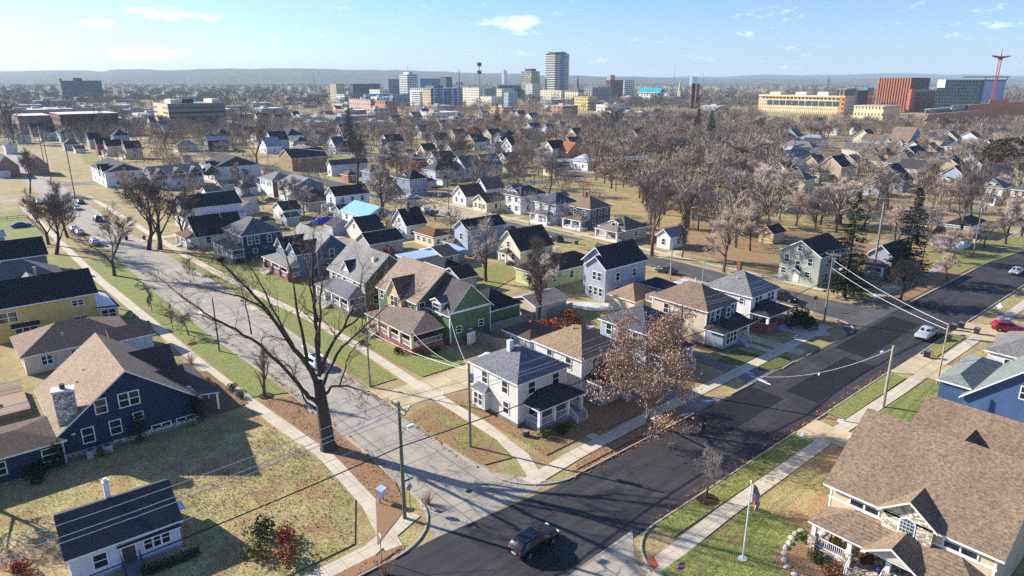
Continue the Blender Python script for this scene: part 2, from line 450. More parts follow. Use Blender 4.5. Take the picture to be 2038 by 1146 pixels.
# ------------------------------------------------------------------ near houses
ROOFTAN, ROOFBRN, ROOFGRY, ROOFDRK, ROOFBLK = 'a08a70', '7c6653', '77787a', '4c4a4c', '34343a'
CREAM, WHITE, PALEGREY = 'e2dccb', 'e8e8e4', 'b9bbbd'
FOOTPRINTS = []
def house(label, x, y, w, d, rz=0.0, name='house', cat='house', group=None):
    FOOTPRINTS.append((x - 1, y - 1, x + w + 1, y + d + 1))
    return thing(name, label, cat, (x, y, 0), rz, group)
FND = plain('7a736a', 0.9); REDB = brick('8a4534')

# white corner house
h = house('cream two-storey corner house with grey hip roof and covered front porch', 46.0, 52.5, 7.7, 8.4)
block(h, 0, 0, 7.7, 8.4, 5.6, 'hip', 0.55, siding('ddd9cc'), shingle('7b7c80')); corner_trim(h, 0, 0, 7.7, 8.4, 5.5); foundation(h, 0, 0, 7.7, 8.4, 0.5, FND)
row_windows(h, 'W', 0, (2.2, 5.9), 3.6, 0.95, 1.4); row_windows(h, 'W', 0, (2.0,), 1.1, 0.95, 1.4)
row_windows(h, 'S', 0, (2.1, 5.9), 3.7, 1.0, 1.4); row_windows(h, 'S', 0, (2.2,), 1.0, 1.0, 1.4); door(h, 'S', 0, 5.3, 0.6)
m = MB(); m.box(-0.8, 5.0, 0.5, 0.0, 7.4, 2.7); m.build('bay', siding('ddd9cc'), h)
m = MB(); m.slab([(-1.0, 4.8, 2.75), (0, 5.2, 3.35), (0, 7.2, 3.35), (-1.0, 7.6, 2.75)], 0.1); m.slab([(-1.0, 4.8, 2.75), (0, 4.8, 2.75), (0, 5.2, 3.35)], 0.1); m.build('bay_roof', [shingle('7b7c80'), TRIM], h)
add_window(h, 'W', -0.8, 6.2, 0.95, 1.5, 1.4, 'double')
porch(h, 'S', 0, 1.0, 7.9, 2.6, 0.75, 2.9, 3.9, 4, shingle('3d3d42'), 'hip', steps=2, base=plain('8f9196', 0.9)); vent(h, 3.2, 4.6, 7.5)
m = MB(); m.box(2.6, 4.4, 7.2, 3.2, 5.0, 8.6); m.build('chimney', siding('dcdcda'), h)

# tan roof two storey
h = house('white two-storey house with tan hip roof next to the corner house', 56.4, 52.6, 7.4, 8.4)
block(h, 0, 0, 7.4, 8.4, 5.6, 'hip', 0.58, siding('dedcd4'), shingle('9a8468')); corner_trim(h, 0, 0, 7.4, 8.4, 5.5); foundation(h, 0, 0, 7.4, 8.4, 0.5, FND)
row_windows(h, 'W', 0, (2.2, 5.6), 3.6, 0.9, 1.4); row_windows(h, 'W', 0, (4.3,), 1.2, 0.9, 1.5)
row_windows(h, 'S', 0, (2.9,), 3.5, 1.9, 1.5, 'double'); row_windows(h, 'S', 0, (5.8,), 3.5)
porch(h, 'S', 0, 0.6, 7.0, 2.8, 0.75, 2.9, 4.0, 3, shingle('3a3a3e'), 'hip', steps=1, base=plain('8f9196', 0.9)); vent(h, 3.0, 4.5, 7.6)

h = house('small blue-grey garage with dark brown hip roof behind the fence', 61.0, 67.0, 5.6, 5.5, name='garage', cat='garage')
block(h, 0, 0, 5.6, 5.5, 2.7, 'hip', 0.5, siding('8fa0b2'), shingle('5b4a42')); row_windows(h, 'W', 0, (3.7,), 0.9, 0.7, 1.1); door(h, 'W', 0, 1.6, 0.1, mat=TRIM)

h = house('blue-grey house with charcoal hip roof half hidden by the brown-leaved oak', 69.3, 53.0, 7.8, 8.1)
block(h, 0, 0, 7.8, 8.1, 5.6, 'hip', 0.52, siding('a9b2bb'), shingle('5a5a5e')); corner_trim(h, 0, 0, 7.8, 8.1, 5.5); foundation(h, 0, 0, 7.8, 8.1, 0.5, FND)
row_windows(h, 'W', 0, (1.8, 4.2, 6.6), 3.6, 0.9, 1.5); row_windows(h, 'S', 0, (2.0, 5.6), 3.6); row_windows(h, 'S', 0, (2.0,), 1.0)
porch(h, 'S', 0, 0.5, 7.2, 2.5, 0.7, 2.9, 3.8, 3, shingle('444448'), 'hip', steps=1)

# brown hip duplex
h = house('beige two-storey house with brown hip roof and shingled bay above its porch roof', 83.2, 53.0, 7.6, 9.9)
block(h, 0, 0, 7.6, 9.9, 5.7, 'hip', 0.62, siding('d6c4a8'), shingle('8a7560')); corner_trim(h, 0, 0, 7.6, 9.9, 5.6); foundation(h, 0, 0, 7.6, 9.9, 0.5, REDB)
row_windows(h, 'W', 0, (7.2,), 3.5, 0.9, 1.5)
m = MB()
for u in (5.9, 4.2): m.box(-0.06, u - 0.06, 3.0, 0.02, u + 0.06, 5.5)
m.build('wall_batten', TRIM, h)
m = MB(); m.box(0.3, -0.35, 3.4, 3.0, 0, 5.6); m.box(3.8, -0.75, 3.2, 5.2, 0, 5.7); m.box(5.2, -0.35, 3.4, 7.4, 0, 5.6); m.build('bay', siding('77808c'), h)
for u, v in ((0.9, -0.35), (2.3, -0.35), (6.1, -0.35)): add_window(h, 'S', v, u, 3.9, 0.9, 1.5)
add_window(h, 'S', -0.75, 4.5, 3.9, 0.9, 1.5)
m = MB(); m.box(0.0, -3.0, 0.5, 4.2, 0, 3.0); m.build('porch_wall', siding('8d97a3'), h)
add_window(h, 'S', -3.0, 2.2, 1.1, 2.6, 1.6, 'triple')
m = MB(); m.slab([(-0.6, -3.4, 3.05), (7.8, -3.4, 3.05), (7.6, 0, 4.0), (0.6, 0, 4.0)], 0.14); m.slab([(-0.6, -3.4, 3.05), (0.6, 0, 4.0), (-0.6, 0, 3.05)], 0.14); m.build('porch_roof', [shingle('3e3c3e'), TRIM], h)
m = MB(); m.box(4.2, -2.8, 0, 7.4, 0, 0.9); m.build('porch_floor', plain('8f9196', 0.9), h)
m = MB(); m.box(7.1, -2.8, 0.9, 7.4, -2.5, 2.95); m.build('post', TRIM, h)
T = face_S(0); railing(h, T, 6.3, 7.3, 2.7, 0.9)
m = MB()
for k in range(4): m.box(4.8, -3.1 - 0.3 * k, 0, 6.2, -2.8 - 0.3 * k, 0.75 - 0.19 * k)
m.build('steps', plain('a0a4aa', 0.9), h)
for x in (4.8, 6.2):
    m = MB(); m.tube([(x, -2.8, 1.8), (x, -4.0, 0.95)], 0.05, 4); m.tube([(x, -4.0, 0), (x, -4.0, 1.0)], 0.06, 4); m.tube([(x, -2.8, 0.9), (x, -2.8, 1.85)], 0.06, 4); m.tube([(x, -2.8, 1.2), (x, -4.0, 0.4)], 0.03, 4); m.build('handrail', TRIM, h)
m = MB(); m.tube([(4.0, 5.0, 7.6), (4.0, 5.0, 8.9)], 0.08, 6); m.build('vent', TRIM, h)

# grey hip white
h = house('white two-storey house with pale grey hip roof and brick-piered corner porch', 94.6, 52.6, 7.9, 8.4)
block(h, 0, 0, 7.9, 8.4, 5.6, 'hip', 0.62, siding('e4e2dc'), shingle('858583')); corner_trim(h, 0, 0, 7.9, 8.4, 5.5); foundation(h, 0, 0, 7.9, 8.4, 0.5, REDB)
row_windows(h, 'W', 0, (1.6,), 4.0, 0.7, 0.9); row_windows(h, 'W', 0, (1.8,), 1.6, 1.1, 0.8)
row_windows(h, 'S', 0, (1.6, 2.7, 5.3, 6.4), 3.7, 0.85, 1.5); door(h, 'S', 0, 4.5, 0.6); row_windows(h, 'S', 0, (1.8,), 1.0, 1.6, 1.5, 'double')
porch(h, 'S', 0, 0.2, 6.8, 3.1, 0.8, 3.0, 4.3, 2, shingle('3b3b40'), 'hip', rail=False, base=REDB, pier=REDB, pw=0.2)
m = MB(); m.box(0.2, -3.1, 0.8, 3.0, -2.9, 1.6); m.box(0.2, -3.1, 0.8, 0.4, -0.1, 1.6); m.build('porch_parapet', REDB, h)
m = MB()
for k in range(4): m.box(3.3, -3.4 - 0.3 * k, 0, 5.0, -3.1 - 0.3 * k, 0.72 - 0.18 * k)
m.build('steps', plain('9a9a9c', 0.9), h)
vent(h, 2.2, 4.0, 7.2); chimney(h, 6.9, 6.6, 5, 8.4, 0.6, REDB)

# green house
GRN = siding('587856'); GTRIM = TRIM
h = house('green gabled house with tan roof and deep wraparound porch', 53.2, 77.9, 15.8, 17.5)
block(h, 0, 6.1, 10.4, 17.5, 5.7, 'y', 0.77, GRN, shingle('9c8a78')); corner_trim(h, 0, 6.1, 10.4, 17.5, 5.6)
block(h, 1.7, 0, 9.4, 7.0, 5.0, 'y', 0.98, GRN, shingle('5d5656')); corner_trim(h, 1.7, 0, 9.4, 6.1, 4.9)
m = MB(); m.box(1.65, -0.06, 4.85, 9.45, 0.0, 5.15); m.build('band_board', TRIM, h)
block(h, 9.4, 0.8, 16.2, 8.0, 3.6, 'hip', 0.62, GRN, shingle('2f2e33')); corner_trim(h, 9.4, 0.8, 16.2, 8.0, 3.5); foundation(h, 1.7, 0, 9.4, 7, 0.45, REDB)
row_windows(h, 'S', 0, (3.3,), 1.8, 0.9, 0.9); row_windows(h, 'S', 0, (7.5,), 1.9, 0.9, 0.9); row_windows(h, 'S', 0, (5.5,), 1.3, 0.4, 0.5)
row_windows(h, 'S', 6.1, (0.9,), 3.9, 0.9, 1.5); row_windows(h, 'W', 0, (8.0, 16.4), 3.9, 0.9, 1.3)
d = dormer(h, 'W', 1.7, 3.1, 2.4, 0.2, -3.0, 4.2, 6.2, 0.45, siding('c8cfae'), shingle('5d5656'), (1.6, 1.1))
TIM = siding('d8bd82')
m = MB(); T = face_W(0); vs, fs = gable_faces(T, 9.5, 13.6, 0.7, -2.5, 3.3, 5.7, 1.25); m.add(vs, fs); fg = m.build('front_gable', TIM, h)
r = MB(); gable_roof(r, T, 9.5, 13.6, 0.7, -3.2, 5.7, 1.25, 0.35, ov=0.35); r.build('gable_roof', [shingle('6b5c50'), TRIM], h)
add_window(h, 'W', -0.7, 11.5, 3.9, 2.0, 1.6, 'double')
porch(h, 'W', 1.0, 0.7, 13.4, 5.6, 0.95, 3.1, 4.6, 5, shingle('87776a'), 'hip', steps=3, post=plain('ded3ae'), base=REDB, pw=0.2)
for u in (8.0, 12.5): add_window(h, 'W', 0, u, 1.3, 1.4, 1.5, 'double')
door(h, 'W', 0, 10.2, 0.95)
m = MB(); m.box(1.5, -0.12, 1.5, 1.7, 0, 1.6); add_window(h, 'S', 6.1, 0.6, 1.3, 1.2, 1.6, 'double')
vent(h, 6.5, 12.0, 8.9)

# craftsman grey
h = house('grey craftsman house with pale roof, triangular dormer and deep front porch', 52.9, 99.6, 9.8, 12.8)
block(h, 0, 0, 9.8, 12.8, 5.3, 'y', 0.82, siding('6f6558'), shingle('8e8b86')); corner_trim(h, 0, 0, 9.8, 12.8, 5.2)
m = MB(); m.box(-0.02, 0.1, 3.0, 0.0, 12.6, 5.2); m.build('front_wall', siding('d5d2c6'), h)
row_windows(h, 'W', -0.02, (1.6, 3.4, 7.0, 9.2, 11.2), 3.5, 0.9, 1.4); row_windows(h, 'S', 0, (5.2,), 3.6, 0.9, 1.5); row_windows(h, 'S', 0, (2.0, 7.2), 1.2)
d = dormer(h, 'W', 0, 7.3, 3.4, -0.4, -4.0, 5.2, 5.6, 1.1, siding('c9c6ba'), shingle('43424a'), (0.9, 0.6))
porch(h, 'W', 0, 0.0, 12.0, 3.2, 0.9, 3.1, 4.2, 5, shingle('77757a'), 'hip', steps=2, pw=0.16, base=plain('77706a', 0.9))
row_windows(h, 'W', 0, (2.2, 9.6), 1.2, 1.5, 1.5, 'double'); door(h, 'W', 0, 6.0, 0.9); chimney(h, 3.4, 2.2, 5.5, 8.6, 0.8, plain('ded6c4'))

# blue-grey double gable
h = house('blue-grey house with twin white-trimmed front gables and brick-based porch', 53.4, 125.4, 6.4, 13)
SB = siding('7187a0'); SBD = siding('46607e')
block(h, 3.2, 0, 9.6, 14, 5.5, 'y', 0.85, SBD, shingle('9b9a95')); corner_trim(h, 3.2, 0, 9.6, 14, 5.4)
block(h, -0.5, 1.2, 5.0, 5.2, 5.2, 'x', 0.9, SB, shingle('3c3d43')); block(h, -0.5, 7.2, 5.0, 11.2, 5.2, 'x', 0.9, SB, shingle('3c3d43'), names=('bay_wall', 'bay_roof'))
row_windows(h, 'W', -0.5, (3.2, 9.2), 3.6, 1.1, 1.5, 'double'); row_windows(h, 'S', 0, (6.4,), 3.4, 1.0, 1.9); row_windows(h, 'S', 0, (5.0, 8.0), 1.0, 0.9, 1.5)
row_windows(h, 'S', 1.2, (1.6,), 3.4, 0.9, 1.4)
porch(h, 'W', -0.5, 0.0, 12.0, 2.6, 0.9, 3.0, 3.9, 4, shingle('8a8984'), 'hip', steps=2, base=REDB, pw=0.18, pier=REDB)
# navy hip
h = house('navy four-square house with grey hip roof and white-columned side porch', 49.9, 147.7, 9, 11.2)
NV = siding('34475e')
block(h, 0, 0, 9, 11.2, 5.7, 'hip', 0.58, NV, shingle('6c6a68')); corner_trim(h, 0, 0, 9, 11.2, 5.6)
row_windows(h, 'W', 0, (1.2, 2.6, 4.6, 6.2, 8.0, 9.6), 3.6, 0.85, 1.6); row_windows(h, 'S', 0, (1.6, 3.2, 6.0), 3.5, 0.9, 1.6); row_windows(h, 'S', 0, (2.6,), 1.5, 0.9, 0.9)
porch(h, 'W', 0, -0.6, 11.0, 2.8, 0.9, 3.0, 3.9, 5, shingle('75706a'), 'hip', steps=2, pw=0.16); vent(h, 5.5, 4.2, 7.8)
# small bungalow, white house
h = house('small white bungalow with steep black roof beside the navy house', 46.0, 166.5, 11, 9)
block(h, 0, 0, 11, 9, 2.9, 'x', 0.85, siding('dcdad2'), shingle('39373a')); row_windows(h, 'W', 0, (2.2, 6.6), 1.0, 1.2, 1.3, 'double'); row_windows(h, 'S', 0, (2.5, 7.5), 1.0)
porch(h, 'W', 0, 0.4, 8.6, 2.4, 0.6, 2.6, 3.5, 3, shingle('6a5540'), 'hip', steps=1); chimney(h, 7, 3.0, 4, 7.2, 0.6, plain('5a4a44'))
h = house('long white house with dark roof and lean-to behind the twin street trees', 50.0, 190.0, 15, 9)
block(h, 0, 0, 15, 9, 5.6, 'x', 0.6, siding('d9dadb'), shingle('3b3a3c')); block(h, 5, -3.5, 15, 0, 3.0, 'flat', 0.3, siding('d9dadb'), plain('b9bbbd'), names=('lean_to', 'lean_to_roof'))
row_windows(h, 'W', 0, (2.2, 6.5), 3.4); row_windows(h, 'W', 0, (2.2, 6.5), 0.9); row_windows(h, 'S', 0, (2.2,), 3.4, 1.2, 1.1); row_windows(h, 'S', -3.5, (9.0,), 1.0, 1.2, 1.0)

# ------- left side of the residential street
NAVY = siding('2a3a56')
h = house('large navy gabled house with tan roof and broad stone chimney', 5.7, 78.2, 13.4, 14)
block(h, 0, 0, 13.4, 14, 3.1, 'y', 0.76, NAVY, shingle('a08b72'), o=0.5); foundation(h, 0, 0, 13.4, 14, 0.55, fieldstone('a8a49c'))
block(h, -10.0, -1.0, 0.0, 6.0, 2.7, 'hip', 0.22, NAVY, shingle('5e5148'), names=('wing_wall', 'wing_roof')); corner_trim(h, -10, -1.0, 0, 6, 2.6)
row_windows(h, 'S', -1.0, (-5.6, -1.2), 0.9, 1.3, 1.3)
add_window(h, 'S', 0, 4.0, 4.1, 1.0, 1.5); add_window(h, 'S', 0, 6.7, 4.1, 1.9, 1.5, 'double'); add_window(h, 'S', 0, 2.4, 1.2, 1.0, 1.6); add_window(h, 'S', 0, 5.0, 1.3, 1.0, 1.5); add_window(h, 'S', 0, 7.3, 2.2, 0.9, 0.8)
add_window(h, 'S', 0, 9.4, 0.35, 1.9, 0.55, 'double'); add_window(h, 'S', 0, 12.0, 0.35, 1.9, 0.55, 'double')
m = MB(); m.prism([(0.1, 0.8), (1.9, 0.2), (2.1, 1.4), (0.3, 2.0)], 2.0, 7.2); ch = m.build('chimney', fieldstone('b9b4ac'), h)
m = MB(); m.prism([(0.0, 0.7), (2.0, 0.05), (2.25, 1.5), (0.2, 2.1)], 7.2, 7.4); m.build('chimney_cap', plain('d8d5cc'), ch)
m = MB(); m.tube([(1.1, 1.1, 7.4), (1.1, 1.1, 7.9)], 0.25, 8); m.build('flue', plain('3a3a3c'), ch)
TE = lambda pos: (lambda u, v, z: (pos + v, u, z))
for (u, w, e2, sl2) in ((9.3, 5.6, 3.6, 0.85), (4.2, 3.4, 3.2, 0.95)):
    m = MB(); T = TE(13.4); vs, fs = gable_faces(T, u - w / 2, u + w / 2, -0.3, -5.2, 2.6, e2 + 0.6, sl2); m.add(vs, fs); dd = m.build('dormer', NAVY, h)
    r = MB(); gable_roof(r, T, u - w / 2, u + w / 2, -0.3, -6.0, e2 + 0.6, sl2, 0.4, ov=0.4); r.build('roof', [shingle('57494a'), TRIM], dd)
m = MB(); m.slab([(13.8, 1.0, 2.7), (16.3, 1.0, 2.3), (16.3, 12.5, 2.3), (13.8, 12.5, 2.9)], 0.14); m.build('porch_roof', [shingle('5e5050'), TRIM], h)
for y in (1.2, 4.8, 8.6, 12.2):
    m = MB(); m.box(15.9, y - 0.12, 0, 16.15, y + 0.12, 2.3); m.build('post', TRIM, h)
vent(h, 4.0, 8.0, 6.1); vent(h, 3.0, 6.6, 5.4)
m = MB(); m.box(0.95, -0.06, 2.5, 1.3, 0, 2.65); m.build('wall_vent', TRIM, h)
for x in (2.2, 3.7):
    m = MB(); m.box(-0.42, -0.42, 0.1, 0.42, 0.42, 0.85); m.box(-0.46, -0.46, 0.85, 0.46, 0.46, 0.92)
    a = m.build('air_conditioner', plain('aab0b2', 0.5), None, loc=(5.7 + x, 76.9, 0)); f = MB(); f.tube([(0, 0, 0.92), (0, 0, 0.95)], 0.33, 10); f.build('fan_grille', plain('4a4d50'), a)
    tag(a, 'grey air conditioner by the navy wall, nearer the ' + ('stone chimney' if x < 3 else 'tall clipped cypress'), 'air conditioner')

m = MB()
dk = thing('deck', 'raised timber deck with white railing behind the navy house', 'deck', (-2.0, 92.6, 0))
m.box(0, 0, 0, 6.5, 8.0, 0.8); m.build('deck_floor', wood('a5896a'), dk)
for u0, u1, v in ((0, 6.5, 0.0), (0, 6.5, -8.0)): railing(dk, lambda u, v2, z: (u, -v2, z), u0, u1, v, 0.8)
railing(dk, lambda u, v2, z: (u, v2, z), 0, 0, 0, 0.8, side=(0, 8.0))
m = MB()
for i in range(7):
    a = i * 0.9; m.box(2.4 + 1.2 * math.cos(a) - 0.22, 4 + 1.4 * math.sin(a) - 0.22, 0.8, 2.4 + 1.2 * math.cos(a) + 0.22, 4 + 1.4 * math.sin(a) + 0.22, 1.5)
ch0 = None
tb = thing('patio_table', 'brown patio table on the deck behind the navy house', 'table', (0.5, 96.8, 0.8))
m = MB(); m.box(-0.9, -0.6, 0.7, 0.9, 0.6, 0.76); m.build('tabletop', wood('8a6a50'), tb)
for sx in (-0.8, 0.8):
    for sy in (-0.5, 0.5):
        m = MB(); m.tube([(sx, sy, 0), (sx, sy, 0.7)], 0.04, 5); m.build('leg', wood('5a4536'), tb)

h = house('low cream bungalow with two-tone brown hip roof between yellow and navy houses', 5.6, 106.3, 13.0, 9.4)
block(h, 0, 0, 13.0, 9.4, 2.8, 'hip', 0.46, siding('dcd0b2'), shingle('8f7763'), o=0.5); row_windows(h, 'S', 0, (2.5, 6.0), 1.0, 1.2, 1.2, 'double'); row_windows(h, 'W', 0, (2.5, 6.5), 1.0)
block(h, 10.5, -1.0, 15.5, 4.0, 2.5, 'x', 0.42, siding('c9d0d4'), shingle('6e5a52'), names=('porch_wall', 'porch_roof')); vent(h, 5.0, 2.0, 3.9)
YEL = siding('dcc274')
h = house('yellow two-storey house with black gable roof beside the sidewalk', 3.8, 122.4, 13.6, 9.5)
block(h, 0, 0, 13.6, 9.5, 5.5, 'x', 0.6, YEL, shingle('333236')); corner_trim(h, 0, 0, 13.6, 9.5, 5.4)
row_windows(h, 'S', 0, (1.9,), 3.1, 2.2, 1.5, 'double'); row_windows(h, 'S', 0, (11.0,), 3.9, 1.5, 0.8, 'double'); row_windows(h, 'S', 0, (11.0,), 1.0, 2.0, 1.0, 'double'); row_windows(h, 'S', 0, (3.8,), 0.4, 2.8, 1.6, 'triple')
m = MB(); m.slab([(2.0, -0.9, 2.2), (5.6, -0.9, 2.2), (5.6, 0, 2.7), (2.0, 0, 2.7)], 0.1); m.build('awning', [shingle('333236'), TRIM], h)
m = MB(); m.slab([(13.2, -0.9, 3.0), (16.6, -0.9, 2.7), (16.6, 9.8, 2.7), (13.2, 9.8, 4.4)], 0.14); m.build('porch_roof', [shingle('333236'), TRIM], h)
m = MB(); m.box(13.6, -0.4, 0.4, 16.2, 0.0, 2.6); m.build('porch_wall', YEL, h); add_window(h, 'S', -0.4, 14.9, 1.0, 1.9, 1.4, 'double')
for y in (0.0, 4.7, 9.4):
    m = MB(); m.box(16.1, y - 0.12, 0, 16.35, y + 0.12, 2.6); m.build('post', TRIM, h)
h = house('single-storey house with grey pyramid roof and metal flue behind the yellow house', 2.5, 146.5, 14, 11)
block(h, 0, 0, 14, 11, 2.8, 'hip', 0.6, siding('b9b4a8'), shingle('6f6e70'), o=0.5); block(h, 6, -2.4, 11, 2.5, 2.6, 'y', 0.7, siding('b9b4a8'), shingle('8d8a86'), names=('wing_wall', 'wing_roof'))
m = MB(); m.tube([(9.6, -0.6, 3.6), (9.6, -0.6, 5.6)], 0.2, 8); m.tube([(9.6, -0.6, 5.6), (9.6, -0.6, 5.8)], 0.32, 8); m.build('flue', plain('9a9c9e', 0.4, 0.6), h)
h = house('dark-roofed house at the frame edge beyond the grey pyramid roof', 2.0, 163.5, 14, 9)
block(h, 0, 0, 14, 9, 4.2, 'x', 0.6, siding('77787c'), shingle('2f2e32')); row_windows(h, 'S', 0, (4, 9), 1.6)
h = house('pale blue shed near the parked blue car', 4.0, 199.0, 8, 5, name='shed', cat='shed')
block(h, 0, 0, 8, 5, 2.4, 'x', 0.4, siding('9eb1c4'), shingle('8a95a2'))

# white cottage bottom left
h = house('small white cottage with dark shingle roof and slim white chimney', 2.9, 55.8, 7.9, 7.0, R(-2.5), name='cottage')
CW = siding('d9dee6')
block(h, 0, 0, 7.9, 7.0, 2.7, 'x', 0.52, CW, shingle('42434c'), o=0.3); foundation(h, 0, 0, 7.9, 7.0, 0.35, plain('9aa0a8'))
row_windows(h, 'S', 0, (2.0,), 0.95, 0.9, 1.2); add_window(h, 'S', 0, 6.1, 1.05, 1.9, 1.0, 'triple')
door(h, 'S', 0, 4.0, 0.45, 0.95, 2.0, plain('4a4644')); row_windows(h, 'W', 0, (1.6, 3.4, 5.3), 1.0, 0.8, 1.2)
chimney(h, 3.6, 3.9, 3.8, 6.0, 0.42, plain('dcdcd8'))
m = MB(); m.slab([(3.2, -0.7, 2.42), (7.9, -0.7, 2.42), (7.9, 0.1, 2.7), (3.2, 0.1, 2.7)], 0.1); m.build('eave_extension', [shingle('34353d'), TRIM], h)
m = MB(); m.slab([(8.0, 2.4, 2.2), (9.0, 2.4, 1.95), (9.0, 3.9, 1.95), (8.0, 3.9, 2.2)], 0.06); m.build('awning', [plain('cfd4d8'), TRIM], h)
m = MB()
for k in range(3): m.box(3.4, -1.2 - 0.32 * k, 0, 4.7, -0.9 - 0.32 * k, 0.42 - 0.13 * k)
m.box(3.3, -0.95, 0, 4.8, 0, 0.45); m.build('steps', plain('6a7078', 0.9), h)
for x in (3.4, 4.7):
    m = MB(); m.tube([(x, -0.2, 1.35), (x, -1.7, 0.9)], 0.03, 4); m.tube([(x, -1.7, 0), (x, -1.7, 0.95)], 0.03, 4); m.tube([(x, -0.2, 0.4), (x, -0.2, 1.4)], 0.03, 4); m.build('handrail', plain('2a2a2c'), h)

# ------- right foreground beige house
h = house('big beige house with tan shingle roof, arched-window dormer and furnished porch', 53.5, 7.6, 13.0, 13.0)
BG = siding('dfc8a2'); BGS = siding('cbb491'); TANR = shingle('8c7862')
block(h, 0, 0.9, 13.0, 13.0, 5.4, 'y', 0.68, BG, TANR, o=0.5); corner_trim(h, 0, 0.9, 13.0, 13.0, 5.3)
block(h, 10.0, 1.5, 22.0, 11.2, 5.0, 'y', 0.64, BG, TANR, names=('rear_wall', 'rear_roof'), o=0.5)
block(h, 8.8, 4.5, 14.0, 9.3, 5.4, 'x', 0.95, BG, shingle('7a6450'), names=('link_wall', 'link_roof'))
m = MB(); m.box(-0.06, 0.8, 3.9, 0.0, 13.1, 4.1); m.build('band_board', TRIM, h)
m = MB(); T = face_W(0); vs, fs = gable_faces(T, 5.0, 8.6, 0.5, -4.0, 3.6, 5.5, 0.75); m.add(vs, fs); dm = m.build('dormer', fieldstone('cdbfa8'), h)
r = MB(); gable_roof(r, T, 5.0, 8.6, 0.5, -5.0, 5.5, 0.75, 0.4, ov=0.4); r.build('roof', [TANR, TRIM], dm)
m = MB(); n = 12; arc = [(-0.5 - 0.04, 6.8 + 0.62 * math.cos(math.pi * i / n), 4.95 + 0.5 * math.sin(math.pi * i / n)) for i in range(n + 1)]
m.poly([(-0.54, 6.8 + 0.62, 4.0), *arc, (-0.54, 6.8 - 0.62, 4.0)]); win = m.build('arched_window', TRIM, dm)
m = MB(); arc = [(-0.56, 6.8 + 0.5 * math.cos(math.pi * i / n), 4.92 + 0.4 * math.sin(math.pi * i / n)) for i in range(n + 1)]
m.poly([(-0.56, 6.8 + 0.5, 4.1), *arc, (-0.56, 6.8 - 0.5, 4.1)]); m.build('arched_pane', glass('3a4a50'), dm)
m = MB()
for dz in (4.4, 4.7, 5.0): m.box(-0.59, 6.3, dz, -0.565, 7.3, dz + 0.03)
for dy in (-0.25, 0, 0.25): m.box(-0.6, 6.79 + dy, 4.1, -0.57, 6.81 + dy, 5.25)
m.build('muntins', TRIM, dm)
add_window(h, 'W', 0, 10.2, 4.15, 2.2, 1.05, 'double'); add_window(h, 'W', 0, 3.2, 4.15, 2.2, 1.05, 'double')
porch(h, 'W', 0, 0.9, 12.9, 2.9, 0.7, 2.95, 3.9, 5, TANR, 'hip', rail=True, steps=2, base=fieldstone('b8aa98'), pw=0.17, pier=fieldstone('b8aa98'))
m = MB(); T = face_W(0); gable_roof(m, T, 4.9, 8.4, 3.35, 0, 3.0, 0.62, 0.35, ov=0.3); m.build('entry_gable_roof', [TANR, TRIM], h)
g = MB(); g.add([T(4.9, 3.3, 3.0), T(8.4, 3.3, 3.0), T(6.65, 3.3, 4.08)], [(0, 1, 2)]); g.build('entry_gable', siding('d8ccb0'), h)
door(h, 'W', 0, 6.6, 0.7, 1.0, 2.1, plain('23328a')); add_window(h, 'W', 0, 10.3, 1.2, 2.0, 1.4, 'double'); add_window(h, 'W', 0, 2.8, 1.2, 2.0, 1.4, 'double')
# porch furniture
fx, fy, fz = 53.5 - 1.6, 7.6, 0.7
def sofa(loc, rz, wide, label, name):
    s = thing(name, label, 'sofa' if wide > 1 else 'armchair', loc, rz)
    m = MB(); m.box(-wide / 2, -0.4, 0.1, wide / 2, 0.4, 0.4); m.box(-wide / 2, 0.28, 0.4, wide / 2, 0.42, 0.9); m.box(-wide / 2, -0.4, 0.4, -wide / 2 + 0.12, 0.4, 0.65); m.box(wide / 2 - 0.12, -0.4, 0.4, wide / 2, 0.4, 0.65); m.build('frame', plain('3a2c22'), s)
    n = 2 if wide > 1 else 1
    for i in range(n):
        w = (wide - 0.3) / n; x = -wide / 2 + 0.15 + w * i
        m = MB(); m.box(x + 0.01, -0.38, 0.41, x + w - 0.01, 0.26, 0.55); m.build('seat_cushion', plain('c69a4a', 0.9), s)
        m = MB(); m.box(x + 0.02, 0.12, 0.56, x + w - 0.02, 0.27, 0.95); m.build('back_cushion', plain('c69a4a', 0.9), s)
sofa((fx, fy + 11.4, fz), R(15), 1.6, 'wicker sofa with two mustard cushions on the beige house porch', 'sofa')
sofa((fx - 0.1, fy + 8.9, fz), R(150), 0.85, 'wicker armchair with mustard cushion on the beige house porch', 'armchair')
t0 = thing('side_table', 'dark round side table between the porch sofa and armchair', 'table', (fx - 0.3, fy + 10.1, fz))
m = MB(); m.tube([(0, 0, 0.45), (0, 0, 0.5)], 0.35, 14); m.build('tabletop', plain('2e2824'), t0); m = MB(); m.tube([(0, 0, 0), (0, 0, 0.45)], 0.06, 8); m.build('leg', plain('2e2824'), t0)
m = MB(); m.tube([(0, 0, 0), (0, 0, 0.1), (0, 0, 0.35), (0, 0, 0.45)], [0.14, 0.2, 0.25, 0.22], 14)
tag(m.build('plant_pot', plain('1e2c6a', 0.2), None, smooth=True, loc=(fx - 0.6, fy + 7.6, fz)), 'glossy blue ceramic pot beside the blue front door', 'pot')

